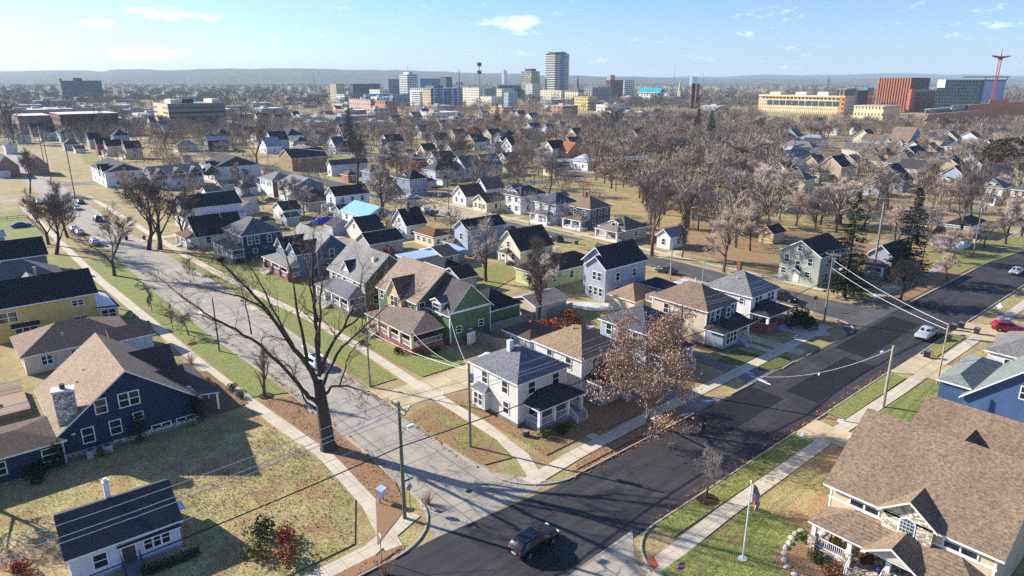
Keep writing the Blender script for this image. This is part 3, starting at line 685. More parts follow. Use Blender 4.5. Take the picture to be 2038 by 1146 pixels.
h = house('blue gabled house with grey-green porch roof at the frame edge', 87.6, 10.6, 12, 10)
BL = siding('48638a')
block(h, 0, 0, 12, 10, 2.7, 'x', 0.92, BL, shingle('7d837e'), o=0.45); add_window(h, 'W', 0, 4.4, 4.2, 1.0, 1.4)
block(h, 1.0, 10, 12, 13.0, 3.4, 'hip', 0.4, siding('405a7e'), shingle('848a86'), names=('side_wall', 'side_roof'))
h = house('white-sided house with grey hip roof past the blue gabled house', 104.5, 14.5, 10, 8.5)
block(h, 0, 0, 10, 8.5, 3.2, 'hip', 0.55, siding('dcdcd8'), shingle('7b7b78')); row_windows(h, 'W', 0, (2, 6), 1.0)
# ------------------------------------------------------------------ mid-distance houses, placed by the eave corner nearest the camera
def far(label, px, e, right, left, kind, sl, wall, roof, nw=2, ns=2, st=None, porchw=None, dorm=None, chim=None, group=None, name='house', gm=None, wallmat=None, roofmat=None, storey=None):
    x, y = P(px[0], px[1], e)
    w = (P(right[0], right[1], e)[0] - x) if isinstance(right, tuple) else right
    d = (P(left[0], left[1], e)[1] - y) if isinstance(left, tuple) else left
    w = min(max(w, 4.5), 26) - 0.7; d = min(max(d, 4.5), 26) - 0.7; x += 0.35; y += 0.35
    h = house(label, x, y, w, d, name=name, cat=name.replace('_', ' '), group=group)
    W = wallmat or siding(wall); RF = roofmat or shingle(roof)
    block(h, 0, 0, w, d, e, kind, sl, W, RF, o=0.35, gablemat=gm)
    two = (e > 4.6) if storey is None else storey == 2
    rows = [(1.0, 1.3)] + ([(3.6, 1.3)] if two else [])
    if e < 2.9: rows = [(1.0, 1.0)]
    for z, hh in rows:
        for i in range(nw): add_window(h, 'W', 0, d * (i + 0.7) / (nw + 0.4), z, 0.95, hh, 'far')
        for i in range(ns): add_window(h, 'S', 0, w * (i + 0.7) / (ns + 0.4), z, 0.95, hh, 'far')
    if kind in ('x',) and sl * d / 2 > 2 and e < 6: add_window(h, 'W', 0, d / 2, e + 0.2, 0.8, 1.1, 'far')
    if kind in ('y',) and sl * w / 2 > 2 and e < 6: add_window(h, 'S', 0, w / 2, e + 0.2, 0.8, 1.1, 'far')
    if porchw:
        dep, rc, pk, post = porchw
        porch(h, 'W', 0, d * 0.08, d * 0.92, dep, 0.6, 2.7, 3.6, 3, shingle(rc), pk, rail=False, post=plain(post), pw=0.22, base=plain(post))
    if dorm:
        dormer(h, 'W', 0, d * 0.5, dorm[0], -0.6, -3.2, e, e + dorm[1], dorm[2], W, RF, (min(1.2, dorm[0] * 0.5), 0.7))
    if chim: chimney(h, w * chim[0], d * chim[1], e - 0.5, e + chim[2], 0.7, REDB)
    return h
# --- block between the residential street and the second street
h = far('tall pale blue-grey house with black offset front gables behind the garages', (1206, 537), 6.2, (1294.5, 515.6), 5.4, 'x', 0.75, 'aab0bd', '2f3038', 0, 2, name='house')
row_windows(h, 'W', 0, (1.4, 2.6), 3.8, 0.8, 1.4); row_windows(h, 'W', 0, (1.0, 2.2, 3.4), 1.0, 0.75, 1.4)
block(h, 1.4, 0.6, 11.0, 6.6, 6.6, 'x', 0.85, siding('aab0bd'), shingle('2f3038'), names=('rear_wall', 'rear_roof'))
far('cream double garage with tan pyramid roof under the blue-grey house', (1264, 600.7), 2.6, 7, (1206.5, 583), 'hip', 0.62, 'dccfb2', '9c8468', 0, 1, name='garage')
far('garage with slate-dark hip roof beside the second street', (1322, 577), 2.6, (1350, 566), 6, 'hip', 0.5, 'b3b0a8', '3a3d47', 0, 0, name='garage')
far('low tan-roofed annex joining the brown duplex and its garage', (1308, 603), 2.6, 5.5, (1282, 594), 'hip', 0.5, 'cbbd9f', '907a63', 0, 0, name='garage')
far('long pale yellow-green house with black hip roof', (1078, 548), 3.0, (1169, 511), (1034, 528), 'hip', 0.5, 'c9cf94', '2f2d31', 1, 3)
h = far('cream steep-gabled house with small side entry porch', (1035, 500), 3.4, (1094, 483), (982, 486.5), 'x', 0.95, 'ddd6c0', '3d3936', 2, 2)
porch(h, 'W', 0, 2.5, 5.0, 1.8, 0.7, 2.6, 3.4, 2, shingle('6d5c48'), 'hip', rail=False)
h = far('pale blue-grey two-storey house with charcoal gable behind the bare yard tree', (930, 459), 6.0, (998, 443), (894, 452), 'x', 0.72, 'b3bac6', '35363b', 1, 2)
porch(h, 'W', 0, 3.0, 6.5, 2.0, 0.7, 2.7, 3.5, 2, shingle('6b5f52'), 'hip', rail=False)
far('cream single-storey house with rusty brown hip roof', (862, 472), 2.8, (897, 466), (816, 460.6), 'hip', 0.55, 'dfd5b4', '77532f', 3, 2)
far('white cottage with steep black gable roof and brown chimney', (808, 449), 3.6, (850, 442), 7.5, 'x', 1.0, 'e0e0dc', '2e2c2f', 1, 2, chim=(0.4, 0.4, 5))
far('black-roofed garage directly behind the green house roof', (884, 534), 2.6, (905, 526), (842, 520), 'hip', 0.55, '555a55', '2b2b30', 0, 0, name='garage')
far('dark flat-roofed garage with white fascia behind the black-roofed garage', (882, 512), 2.4, (902, 504), (825, 498), 'x', 0.3, 'b9bcc0', '3f4045', 0, 1, name='garage')
far('charcoal gabled garage at the back of the green house yard', (915, 556), 2.6, (962, 556), 6.5, 'x', 0.5, 'b4b0a8', '2d2c31', 0, 0, name='garage')
far('weathered tan garage with faded flat-grey roof and white side door', (1066, 612), 2.6, (1124, 590), (1032, 588), 'x', 0.32, 'c8b9a6', '9a9488', 0, 0, name='garage')
far('low outbuilding with silvery metal roof behind the cream hip house', (812, 520), 2.3, (905, 490), 5, 'flat', 0.3, '9aa3ad', 'a9c4da', 0, 0, name='shed', roofmat=metal_roof('a3c0d8'))
far('small house with sky-blue metal roof', (727, 433), 3.0, 9.5, (684, 417), 'y', 0.5, 'e2e2de', '8fb6e0', 3, 1, roofmat=metal_roof('7fb2e6'))
h = far('white two-storey gable house with black roof next to the blue metal roof', (666, 391), 5.6, (730, 381), (640.6, 386), 'x', 0.75, 'e4e6e8', '37373b', 1, 3)
porch(h, 'W', 0, 0.6, 4.6, 2.4, 0.7, 2.8, 3.6, 2, shingle('8f8a84'), 'hip', rail=False)
far('grey cottage with dark half-hip roof and one white-framed window', (612, 403), 2.9, 9, (589, 388), 'hip', 0.8, 'a9a59c', '4a4a4e', 0, 1)
far('white garage with black gable roof behind bare trees', (563, 420), 2.7, (608, 417), (548, 411), 'x', 0.5, 'dcdcd8', '39373a', 0, 1, name='garage')
h = far('white townhouse with blue-grey gable end and grey roof', (584, 372), 5.6, (647, 365.6), (552, 363), 'y', 0.45, '6f8aa3', '86868a', 0, 3)
m = MB(); m.box(-0.04, 0.1, 0, 0, 13, 5.3); m.build('front_wall', siding('e2e2de'), h); row_windows(h, 'W', -0.04, (2, 4, 7.5, 9.5), 3.6, 0.9, 1.3, 'far')
h = far('white townhouse with brick end wall and grey hip roof', (541, 360), 5.6, 9, (509, 353), 'hip', 0.45, '8a4a3c', '7d7d80', 0, 1, wallmat=brick('7d4236'))
m = MB(); m.box(-0.04, 0.1, 0, 0, 11, 5.3); m.build('front_wall', siding('e2e2de'), h); row_windows(h, 'W', -0.04, (2, 4, 7.5, 9.5), 3.6, 0.9, 1.3, 'far')
far('small white garage with black roof behind the tarp-covered pile', (720, 462), 2.6, (760, 452), (690, 450), 'x', 0.7, 'dcd8cc', '3d3a3b', 0, 0, name='garage')
far('dark-roofed cottage wedged behind the craftsman house', (735, 487), 2.8, (796, 472), 7, 'x', 0.6, 'b0aeb0', '38363b', 0, 1)
# --- far side of the second street
far('white foursquare with charcoal hip roof and small front dormer', (1036, 391), 5.5, (1092, 384), (992.7, 386), 'hip', 0.6, 'e4e4e2', '4a5058', 2, 2, dorm=(2.4, 0.9, 0.4))
far('white two-storey house with slate hip roof and flat grey porch', (1106, 408), 5.5, (1143, 399), (1057.5, 400), 'hip', 0.6, 'dfe2e6', '565b63', 2, 2, porchw=(2.6, '77767a', 'hip', 'dcdcd8'))
far('dark grey foursquare with tan hip roof and white-pillared porch', (1175, 416.7), 5.6, (1224, 410), (1123, 409), 'hip', 0.62, '5b6470', '8b755c', 2, 3, porchw=(3.0, '8b755c', 'hip', 'e6e4de'), chim=(0.5, 0.7, 3.2))
far('low grey bungalow with broad dormer beside overgrown evergreens', (1245, 459), 3.0, 9, (1190.5, 447), 'hip', 0.55, 'a5a29a', '6a6460', 2, 1, porchw=(2.2, '8a8078', 'hip', 'cfcac0'), dorm=(3.0, 1.2, 0.35))
far('long low white house with pale gable front under the big white-limbed tree', (1335, 473), 3.0, (1400, 470), (1303, 474), 'x', 0.8, 'e2e2e0', '8a8d94', 1, 1)
far('small white cottage with rosy-brown roof and front gable', (927, 392), 3.0, (962, 385), (888.6, 387), 'x', 0.85, 'e4e4e0', '6a4a48', 2, 1, chim=(0.7, 0.5, 3.6))
far('white gable-fronted house behind the rosy-roofed cottage', (968, 377), 4.2, 8, (940, 372), 'x', 0.95, 'dfe6ee', '8a6a62', 0, 1)
far('cream cottage with light gable and three small windows', (968, 404), 3.0, 8, (938.5, 397.5), 'x', 0.6, 'ddd6bc', '6e5a48', 3, 1)
far('blue-grey foursquare with black hip roof facing open lawn', (815, 357), 5.6, (853, 353), (790, 351), 'hip', 0.75, '8d97a5', '2e2d31', 1, 3, dorm=(2, 0.8, 0.4))
far('white house with purplish roof and sunlit front gable', (658, 329), 4.5, (730, 322), (627, 336), 'x', 0.9, 'e2e0da', '5f585f', 1, 1)
far('long ochre brick townhouse block with black roof', (579.6, 315.7), 5.6, (644.6, 308.5), (566, 309.5), 'x', 0.5, '9c7748', '2f2e33', 2, 3, wallmat=brick('a07844'))
far('small orange-brick bungalow with white porch posts', (692, 349), 3.0, (712, 346), (682, 345), 'hip', 0.6, 'a8694f', '7a5a4c', 1, 1, wallmat=brick('a8664a'))
far('grey house with blue side wall and tan hip roof', (735, 342.5), 5.4, 9, (717, 339), 'hip', 0.65, '8398ad', '7d7568', 1, 1)
far('tan bungalow with deep shady porch behind bare tree limbs', (762, 368), 3.2, 9, (736, 360), 'hip', 0.55, 'bcae94', '6c5a4c', 1, 1, porchw=(2.2, '6c5a4c', 'hip', 'ccc4b0'))
far('white gabled farmhouse with long black roof', (771.5, 282), 5.6, (797, 279), (754, 280), 'x', 0.85, 'e6e8ea', '36363b', 1, 2)
far('wide low warehouse with pale tan gable', (603, 300), 3.5, (634, 297), 16, 'y', 0.4, 'c5b9a0', '7b7872', 0, 0, name='warehouse')
far('white and blue victorian house with dark hip roof', (572, 270), 6.0, (598, 267), (549, 266), 'hip', 0.7, 'dbe4ee', '3a3b44', 2, 2, porchw=(2, '45464e', 'hip', 'dbe4ee'))
far('white sunlit shed-gabled house by the parking lot', (667, 292), 3.6, 7, (655, 289), 'x', 1.0, 'e2e6ea', '6e6e72', 1, 0)
h = far('navy three-level apartment house with pale blue roof and white balconies', (412, 279), 6.2, (445, 275), (366, 279.5), 'x', 0.5, '2c3b47', '93a9bf', 4, 2)
for z in (0.6, 3.5):
    T = face_S(0); m = MB(); m.box(3, -2.2, z - 0.2, 10, 0, z); m.build('balcony', TRIM, h); railing(h, T, 3, 10, 2.1, z)
GD = siding('574b45')
h = far('white farmhouse with dark shingled side gable and twin front peaks', (207, 343.5), 5.6, (287, 337), (177, 322), 'y', 0.42, 'dde0e2', '403e42', 3, 2, gm=GD)
dormer(h, 'W', 0, 4, 3.2, 0.3, -4, 3.5, 5.7, 1.1, siding('d6d9dc'), shingle('403e42')); dormer(h, 'W', 0, 11, 3.2, 0.3, -4, 3.5, 5.7, 1.1, siding('d6d9dc'), shingle('403e42'))
h = far('white modern farmhouse with brown side gable beyond the bare maples', (424, 334), 5.8, (500, 322), (392, 327), 'y', 0.42, 'dde0e2', '413f41', 3, 1, gm=GD)
dormer(h, 'W', 0, 3, 3.0, 0.3, -4, 3.5, 5.8, 1.1, siding('d6d9dc'), shingle('413f41')); dormer(h, 'W', 0, 8, 3.0, 0.3, -4, 3.5, 5.8, 1.1, siding('d6d9dc'), shingle('413f41'))
h = far('long rowhouse with grey roof and four dark triangular gables', (300, 350), 5.0, (382, 334), 12, 'x', 0.45, 'dcdedf', '77787a', 0, 3)
for i in range(4): dormer(h, 'S', 0, 3.0 + 6.0 * i, 4.2, 0.3, -4.5, 3.4, 5.2, 0.9, GD, shingle('6c6d70'), None)
far('grey-brown house with black gable, first of the row beyond the green lawn', (176, 278), 5.4, (196, 275), 8, 'x', 0.95, 'b8ab9a', '33333a', 1, 1)
far('maroon narrow house with black gable, second of that row', (192, 288), 5.4, (216, 284), 7, 'x', 0.95, '8a3f40', '2f2f35', 1, 1)
far('pale yellow narrow house, third of that row with a small front porch', (211, 291), 5.2, (236, 287), 7, 'x', 0.9, 'd8cca8', '33333a', 1, 1, porchw=(2, '45444a', 'hip', 'e2e2de'))
far('tan-fronted house with two-tone roof closing that row', (249, 296), 5.2, (276, 292), 8, 'x', 0.9, 'd8b996', '3c3a3e', 1, 1, porchw=(2, '45444a', 'gable', 'e2e2de'))
far('pale blue-green two-storey house with dark hip roof beyond the left poles', (118, 265), 5.6, (147, 262.5), (110, 262), 'hip', 0.6, 'a9c2c6', '34363c', 1, 3)
BRK = brick('a0705a')
h = far('brown brick house with tall side gable and white dormer', (-12, 333), 4.2, (42, 331), 14, 'y', 1.05, 'a0705a', '2f2d31', 0, 1, wallmat=BRK)
m = MB(); m.box(0, -2, 0, 4.5, 0, 2.8); m.build('side_porch', siding('d8d6d0'), h)
h = far('brown brick house with second side gable and white-framed entry', (55, 329), 4.2, (97, 326), 12, 'y', 1.05, 'a0705a', '2f2d31', 0, 2, wallmat=BRK)
far('white-gabled dark-roofed house behind the brick gables', (8, 290), 4.5, (34, 288), 10, 'y', 0.9, 'd9d6cd', '3a393d', 0, 0)
far('cream stucco house among trees at the far left', (30, 270), 5.0, 8, 8, 'hip', 0.5, 'd8cfb4', '8d8678', 1, 1)
# --- right side
h = far('pale sage-grey two-storey house with white door facing the corner', (1636, 513), 6.0, 11, (1550, 496), 'x', 0.6, 'aeb2a0', '33333a', 0, 2)
row_windows(h, 'W', 0, (1.9, 6.6), 3.9, 0.9, 1.4); row_windows(h, 'W', 0, (4.3,), 3.0, 0.9, 1.4); row_windows(h, 'W', 0, (2.2, 7.0), 1.6, 1.0, 1.0); add_window(h, 'W', 0, 4.2, 6.5, 0.8, 1.0)
door(h, 'W', 0, 4.3, 0.2, 1.0, 2.2, TRIM); m = MB(); T = face_W(0); gable_roof(m, T, 3.4, 5.2, 0.9, 0, 2.5, 0.6, 0.15); m.build('door_hood', [shingle('33333a'), TRIM], h)
h = far('grey gabled house with white porch hidden between two spruces', (1779, 512), 4.6, 9, (1736, 498), 'x', 0.8, 'a7abb0', '3d3a40', 1, 1)
porch(h, 'W', 0, 0.5, 7, 2.4, 0.7, 2.7, 3.5, 3, shingle('57464a'), 'hip')
far('long white garage with mossy dark roof beside the lawn', (1922, 476), 2.7, 7, (1862, 462), 'y', 0.45, 'e0e2e4', '494a3e', 0, 1, name='garage')
far('white single-storey house with black hip roof behind the long garage', (1932, 452), 3.0, (1982, 441), (1890, 440), 'hip', 0.5, 'dfe2e6', '2e2d33', 1, 2)
far('small tan gabled garage at the edge of the wooded lot', (1541, 466), 2.6, 6, (1502, 462), 'x', 0.75, 'cdb48c', '4a3c34', 0, 0, name='garage')
far('brick foursquare with brown hip roof and sunlit porch', (1559, 275), 5.6, (1577.5, 271.5), (1525, 272.7), 'hip', 0.7, '9a6a58', '6e5a48', 3, 2, wallmat=brick('a87260'), porchw=(2.6, '7a6450', 'hip', 'e6ded0'))
far('white house with pale slate hip roof, farthest of the right cluster', (1638, 278), 5.0, 8, (1597, 274), 'hip', 0.6, 'e4e2de', '8f9aa6', 2, 1)
h = far('white house with grey hip roof and tall brick chimney', (1617, 294), 5.0, 9, (1564.6, 287), 'hip', 0.6, 'e0e2e6', '77797c', 3, 2)
chimney(h, -0.4, 9.5, 0, 8.2, 0.9, brick('b0644a'))
far('long white house with two-tone grey hip roof', (1571.6, 315), 3.4, (1615, 307), (1535, 311), 'hip', 0.6, 'e0e4ee', '6e7780', 2, 3)
far('cream gable-fronted house with black roof among pale trees', (1568, 341), 5.0, 8, (1534, 337), 'x', 0.85, 'ded8c4', '35353b', 2, 1, porchw=(2.2, '4a4a50', 'hip', 'dcdcd8'))
far('blue-grey side-gabled wing behind the cream gable front', (1593, 333), 4.6, 6, 7, 'y', 1.0, '9aabbd', '55585e', 0, 1)
far('craftsman bungalow with dark roof and flat dormer', (1633, 345), 3.4, 8, (1604, 341), 'hip', 0.6, 'c9c0a4', '6a5e54', 2, 1, dorm=(3, 1.2, 0.3))
far('cream house with brown hip roof and wide eaves', (1681, 318), 3.4, 9, (1641, 312), 'hip', 0.65, 'e0d4b8', '6e5a48', 2, 1)
far('grey-roofed small house right of the wide-eaved cream house', (1690, 337), 3.0, 8, (1660, 333), 'x', 0.5, 'd2cfc6', '6a6a6e', 1, 1)
far('brown-roofed bungalow with cream front gable', (1748, 300), 3.4, 9, (1690, 294), 'y', 0.65, 'e4d6b2', '7d5c40', 2, 1, dorm=(4, 1.0, 0.5))
far('cream cottage with three dark windows below the brown-roofed bungalow', (1757, 322), 4.4, 8, (1716, 316), 'hip', 0.5, 'e2d3a8', '7a6a58', 3, 1)
h = far('white and blue-grey house with tan roof and three side windows', (1807, 285), 5.6, (1845, 281), (1763, 282), 'y', 0.75, '8894a6', '8d7a66', 3, 3)
dormer(h, 'W', 0, 4, 3.6, 0.4, -4, 3.4, 5.6, 0.9, siding('e2e2de'), shingle('8d7a66')); dormer(h, 'W', 0, 10, 3.6, 0.4, -4, 3.4, 5.6, 0.9, siding('e2e2de'), shingle('8d7a66'))
far('cream gable-fronted house with dark blue-black roof', (1822, 306), 4.4, (1850, 302), (1781, 304), 'x', 0.75, 'e8e0c4', '35353d', 2, 1)
far('pale yellow garage with brown gable roof', (1789, 326), 3.0, (1806, 322), (1753, 325), 'y', 0.8, 'e4d8ac', '65503c', 2, 0, name='garage')
far('grey gabled house with two bright white windows above the spruces', (1801, 360), 4.2, 9, (1751, 355), 'x', 0.8, '8f8d92', '3b3a40', 2, 1)
far('cream foursquare with slate hip roof and full-width porch', (1915, 293), 5.4, 9, (1877.6, 291), 'hip', 0.65, 'e2ddc8', '5c6672', 3, 1, porchw=(2.6, '6a727c', 'hip', 'e6e2d4'))
far('pale blue gable-fronted cottage with black roof', (1940, 314), 3.6, 12, (1904, 315), 'x', 0.85, 'b9c8da', '2f3036', 2, 1)
far('pale grey cottage with white-edged gable in front of the blue one', (1936, 334), 3.2, 9, (1889, 333), 'x', 0.6, 'c2c2c4', '8a7060', 1, 1)
far('brown-roofed craftsman with hipped dormer partly behind branches', (1893, 366), 4.2, 9, (1866, 362), 'hip', 0.6, 'd2cdbc', '6e665c', 2, 1, dorm=(3, 1.2, 0.4))
far('cream foursquare with wide grey roof, shed dormer and brick chimney', (1998, 375), 5.4, 10, (1937, 369), 'hip', 0.6, 'e8e2cc', '77746f', 2, 1, porchw=(3, '6d7178', 'hip', 'd6dce0'), dorm=(3, 1.1, 0.2), chim=(0.9, 0.4, 3.8))
far('cream house with green-yellow porch cut by the right frame edge', (2052, 380), 5.4, 10, (2016, 374), 'hip', 0.6, 'e8e0bc', '5c6068', 2, 1, porchw=(3, '6d7178', 'hip', 'd8d08a'))
# --- small houses in the middle distance (gable W unless noted)
MID = [
 ((868, 279), 'x', 'e2dcc4', '5b4b40', 'cream cottage with brown roof left of the wide dark-roofed gables'),
 ((944, 283), 'x', 'e4d8b4', '4a4444', 'yellowish gabled house with dark roof among reddish trees'),
 ((900, 300), 'x', 'd8d4cc', '3b3a40', 'pale small house half hidden by winter trees left of the gable trio'),
 ((1003, 286), 'x', 'e6e6e2', '2f3036', 'white house with black gable, leftmost of the gable trio'),
 ((1018, 289), 'x', 'e4e4e0', '34353b', 'white low gable house in the middle of the gable trio'),
 ((1047, 292), 'y', 'cdd3da', '40424a', 'pale grey house with two roof peaks at the right of the gable trio'),
 ((985, 293), 'hip', '5f6f86', '4c5a66', 'slate blue house with teal-grey roof beside the gable trio'),
 ((1100, 296), 'x', 'e8e4d6', '2f2e33', 'white gabled cottage with black roof below the orange tree'),
 ((1137, 285), 'x', 'd8c8a0', '4a4038', 'tan gabled house at the edge of the wooded block'),
 ((1130, 303), 'y', 'd09468', 'a8663e', 'orange-roofed low building by the wooded block'),
 ((1148, 270), 'x', 'dcd6c0', '55504a', 'cream house with light roof right of the tan gable'),
 ((1218, 277), 'x', 'e4e0ce', '4d4a4c', 'cream house with black roof right of the ivy-trunked tree'),
 ((1268, 268), 'x', 'e6e2c8', '3b3a3e', 'pale yellow gable peeking over the wooded block'),
 ((1245, 283), 'x', 'dcc8a0', '55483e', 'tan gable with dark roof below the pale yellow gable'),
 ((1170, 322), 'hip', 'dfe3e8', 'b9c4d0', 'white house with silvery roof enclosed by trees'),
 ((870, 321), 'x', 'e0ddd2', '5e5148', 'cream gable with white porch left of the brick-red house'),
 ((818, 322), 'hip', 'a8644c', '7a5a50', 'small brick-red house with faded roof'),
 ((845, 300), 'x', 'e2d8a8', '4c4038', 'yellow round-topped gable house'),
 ((893, 341), 'x', 'e4e4e2', '6a6460', 'white house with porch behind the big lawn tree'),
 ((866, 340), 'hip', 'c4c8ce', '55565c', 'grey low house with row of windows by the big lawn'),
 ((925, 334), 'x', 'dfe2e4', '77726c', 'white long house right of the lawn trees'),
 ((1105, 335), 'hip', 'e4d8a4', '4a4c55', 'cream two-storey house with slate roof in the trees'),
 ((1010, 320), 'x', 'd6cfc4', '5c504a', 'tan-grey house behind two wide bare trees'),
 ((966, 330), 'x', 'd9dde2', '6c6a6c', 'pale house with a blue car beside it'),
 ((760, 245), 'x', 'e0ded4', '55504c', 'small white house below the red-brick school roofs'),
 ((780, 252), 'y', 'e4d8b0', '8a7050', 'yellow gabled house below the orange apartment block'),
 ((817, 240), 'x', 'e2e0da', '4c4a4c', 'white house with dark roof near the orange apartment block'),
 ((838, 262), 'x', 'dde2e6', '5b5a5e', 'white house left of the tall light pole'),
 ((700, 262), 'hip', 'd4d0c8', '5a5450', 'grey house just right of the dark conifer'),
 ((740, 262), 'x', 'e8e6de', '44444a', 'white house with steep gable right of the dark conifer'),
 ((905, 268), 'x', 'd6cdbb', '6b5a4c', 'tan house between the light pole and the second conifer'),
 ((1060, 262), 'hip', 'e0dcd0', '55545a', 'pale house right of the second conifer'),
 ((1095, 262), 'x', 'e4e4e4', '4c4c52', 'white house with blue windows right of the second conifer'),
 ((1035, 262), 'hip', 'd8b48c', '7a5a48', 'tan house with dark porch below the pale roof'),
 ((512, 282), 'hip', 'd2cfc6', '77726c', 'low grey house left of the white and blue victorian'),
 ((530, 292), 'x', 'dfe6ec', '9aa6b2', 'small white gable in front of the victorian house'),
 ((352, 290), 'hip', 'd6d8da', '9aa0a4', 'low building with pale metal roof left of the navy apartments'),
 ((328, 262), 'x', 'a9bccb', 'b8b4ac', 'pale blue gabled shed in the trees left of the navy apartments'),
 ((590, 282), 'hip', 'd0ccc4', '5b5654', 'grey bungalow with white dormer above the tan warehouse'),
 ((1440, 262), 'x', 'd8d2c4', '5a5450', 'pale roof corner glimpsed in the right-hand woods'),
 ((1480, 288), 'x', 'dad4c6', '4c4a4c', 'small dark-roofed house glimpsed left of the brick foursquare'),
]
for px, kind, wc, rc, lab in MID:
    k = (px[0] * 7 + px[1] * 3) % 5
    far(lab, px, 3.4 + 0.5 * (k % 4), 8 + k * 0.8, 8 + (k * 3) % 4, kind, 0.85 if kind != 'hip' else 0.6, wc, rc, 2, 1)
def minor(name, lab, grp, x, y, w, d, e, kind, sl, wc, rc):
    if not all((x + w < f[0] or x > f[2] or y + d < f[1] or y > f[3]) for f in FOOTPRINTS): return
    h = house(lab, x, y, w, d, name=name, cat=name, group=grp); block(h, 0, 0, w, d, e, kind, sl, siding(wc), shingle(rc), o=.3)
    if name == 'house':
        for u in (.3, .7): add_window(h, 'W', 0, d * u, 1.0, .95, 1.3, 'far'); add_window(h, 'S', 0, w * u, 1.0, .95, 1.3, 'far')
rnd = random.Random(77)
WCS = ['e2e2de', 'dcd6c6', 'd8cca8', 'b8bcc2', 'c8b090', 'a9b6c2', 'e6e4da']; RCS = ['3a3a3e', '5a5048', '6e6a66', '4a4448', '7a6858', '34343a']
for i in range(150):
    px, py = rnd.uniform(-20, 1500), rnd.uniform(226, 300)
    if px > 1180 and py > 262: continue
    x, y = P(px, py); x = round(x / 15) * 15 + 3; y += rnd.uniform(-2, 2)
    if 100 < x < 126 or 24 < x < 43 or 200 < x < 218: continue
    minor('house', 'small pitched-roof house in the far blocks below downtown', 'small houses in the far blocks', x, y, rnd.uniform(7, 10), rnd.uniform(8, 12), rnd.choice((3.0, 3.4, 5.2)), rnd.choice(('x', 'x', 'y', 'hip')), rnd.uniform(.6, .95), rnd.choice(WCS), rnd.choice(RCS))
for i in range(110):
    px, py = rnd.uniform(1480, 2040), rnd.uniform(268, 400)
    x, y = P(px, py); x = round(x / 15) * 15 + 3; y += rnd.uniform(-2, 2)
    if 200 < x < 218 or y < 52: continue
    minor('house', 'small pitched-roof house among bare trees on the right-hand blocks', 'small houses on the right-hand blocks', x, y, rnd.uniform(7, 9.5), rnd.uniform(8, 11), rnd.choice((3.2, 3.6, 5.2)), rnd.choice(('x', 'x', 'y', 'hip')), rnd.uniform(.6, .9), rnd.choice(WCS), rnd.choice(RCS))
for i in range(120):
    px, py = rnd.uniform(150, 1130), rnd.uniform(300, 470)
    x, y = P(px, py)
    if x < 60 or 100 < x < 130 or 186 < y < 200: continue
    minor('shed', 'small outbuilding in the yards between the mid-distance houses', 'yard outbuildings', x, y, rnd.uniform(3.5, 6), rnd.uniform(3.5, 6), rnd.uniform(2.1, 2.5), rnd.choice(('x', 'y', 'hip')), .5, rnd.choice(WCS), rnd.choice(RCS))
# ------------------------------------------------------------------ downtown and far commercial buildings
def tower(name, label, pxl, pxm, pxr, top, D, wm, cat='office building', roofbox=None, group=None, parts=None, minh=6, sun=None):
    """box building seen at its near corner pxm; left face runs along +Y, right face along +X"""
    x, y = at_depth(pxm, D); k = FPX / CP
    H = max(minh, CAMH + (HORIZ - top) * D / 1420.0)
    # left face length: walk along +Y until the column matches
    def extent(target, ax):
        lo, hi = 1.0, 500.0
        for _ in range(40):
            mid = (lo + hi) / 2; q = proj(x + (mid if ax == 'x' else 0), y + (mid if ax == 'y' else 0), 20)
            if (ax == 'x' and q[0] < target) or (ax == 'y' and q[0] > target): lo = mid
            else: hi = mid
        return min(lo, 260)
    d = extent(pxl, 'y') if pxl < pxm else 12; w = extent(pxr, 'x') if pxr > pxm else 12
    if d > 250: d = 40
    if w > 250: w = 40
    t = thing(name, label, cat, (x, y, 0), 0, group); m = MB(); m.box(0, 0, 0, w, d, H); m.build('wall', wm, t)
    m = MB(); m.box(-0.3, -0.3, H, w + 0.3, d + 0.3, H + 0.9); m.build('parapet', wm if parts is None else parts, t)
    FOOTPRINTS.append((x - 3, y - 3, x + w + 3, y + d + 3))
    if roofbox:
        for (a, b, c, e2, hh, col) in roofbox:
            m = MB(); m.box(w * a, d * b, H + 0.9, w * c, d * e2, H + 0.9 + hh); m.build('roof_plant', plain(col), t)
    return t, w, d, H
# tall tower with floor bands and blue service core
t, w, d, H = tower('tower_block', 'tallest downtown tower with white floor bands and blue central core', 1085, 1104, 1131, 110, 1470, plain('1c2a38', 0.2), 'tower')
for i in range(25):
    z = H * (i + 0.15) / 25; m = MB(); m.box(-0.9, -0.9, z, w + 0.9, d + 0.9, z + H / 25 * 0.42); m.build('floor_band', plain('d6d4c6'), t)
m = MB(); m.box(w * 0.38, -1.6, 0, w * 0.64, 3, H + 5); m.build('service_core', plain('3a6484', 0.4), t)
m = MB(); m.box(w * 0.1, d * 0.1, H + 0.9, w * 0.9, d * 0.9, H + 4); m.build('roof_plant', plain('33404c'), t)
for i in range(3):
    pass
t, w, d, H = tower('office_tower', 'tan glass office tower left of the tallest tower', 1037, 1058, 1074, 143, 1500, facade('a59b84', '4d5a52', 6, 0.75, 4.2, 0.7), roofbox=[(0.2, 0.2, 0.8, 0.8, 5, '3a3c3e')])
t, w, d, H = tower('office_tower', 'white gridded office block with rooftop mast', 795, 811, 832, 149, 1300, facade('dcd9d0', '3b4650', 5, 0.78, 4, 0.62), roofbox=[(0.3, 0.2, 0.7, 0.8, 4, 'c9c9c4')])
m = MB(); m.tube([(w / 2, d / 2, H + 4), (w / 2, d / 2, H + 16)], 0.35, 5); m.build('mast', plain('6a6a6c'), t)
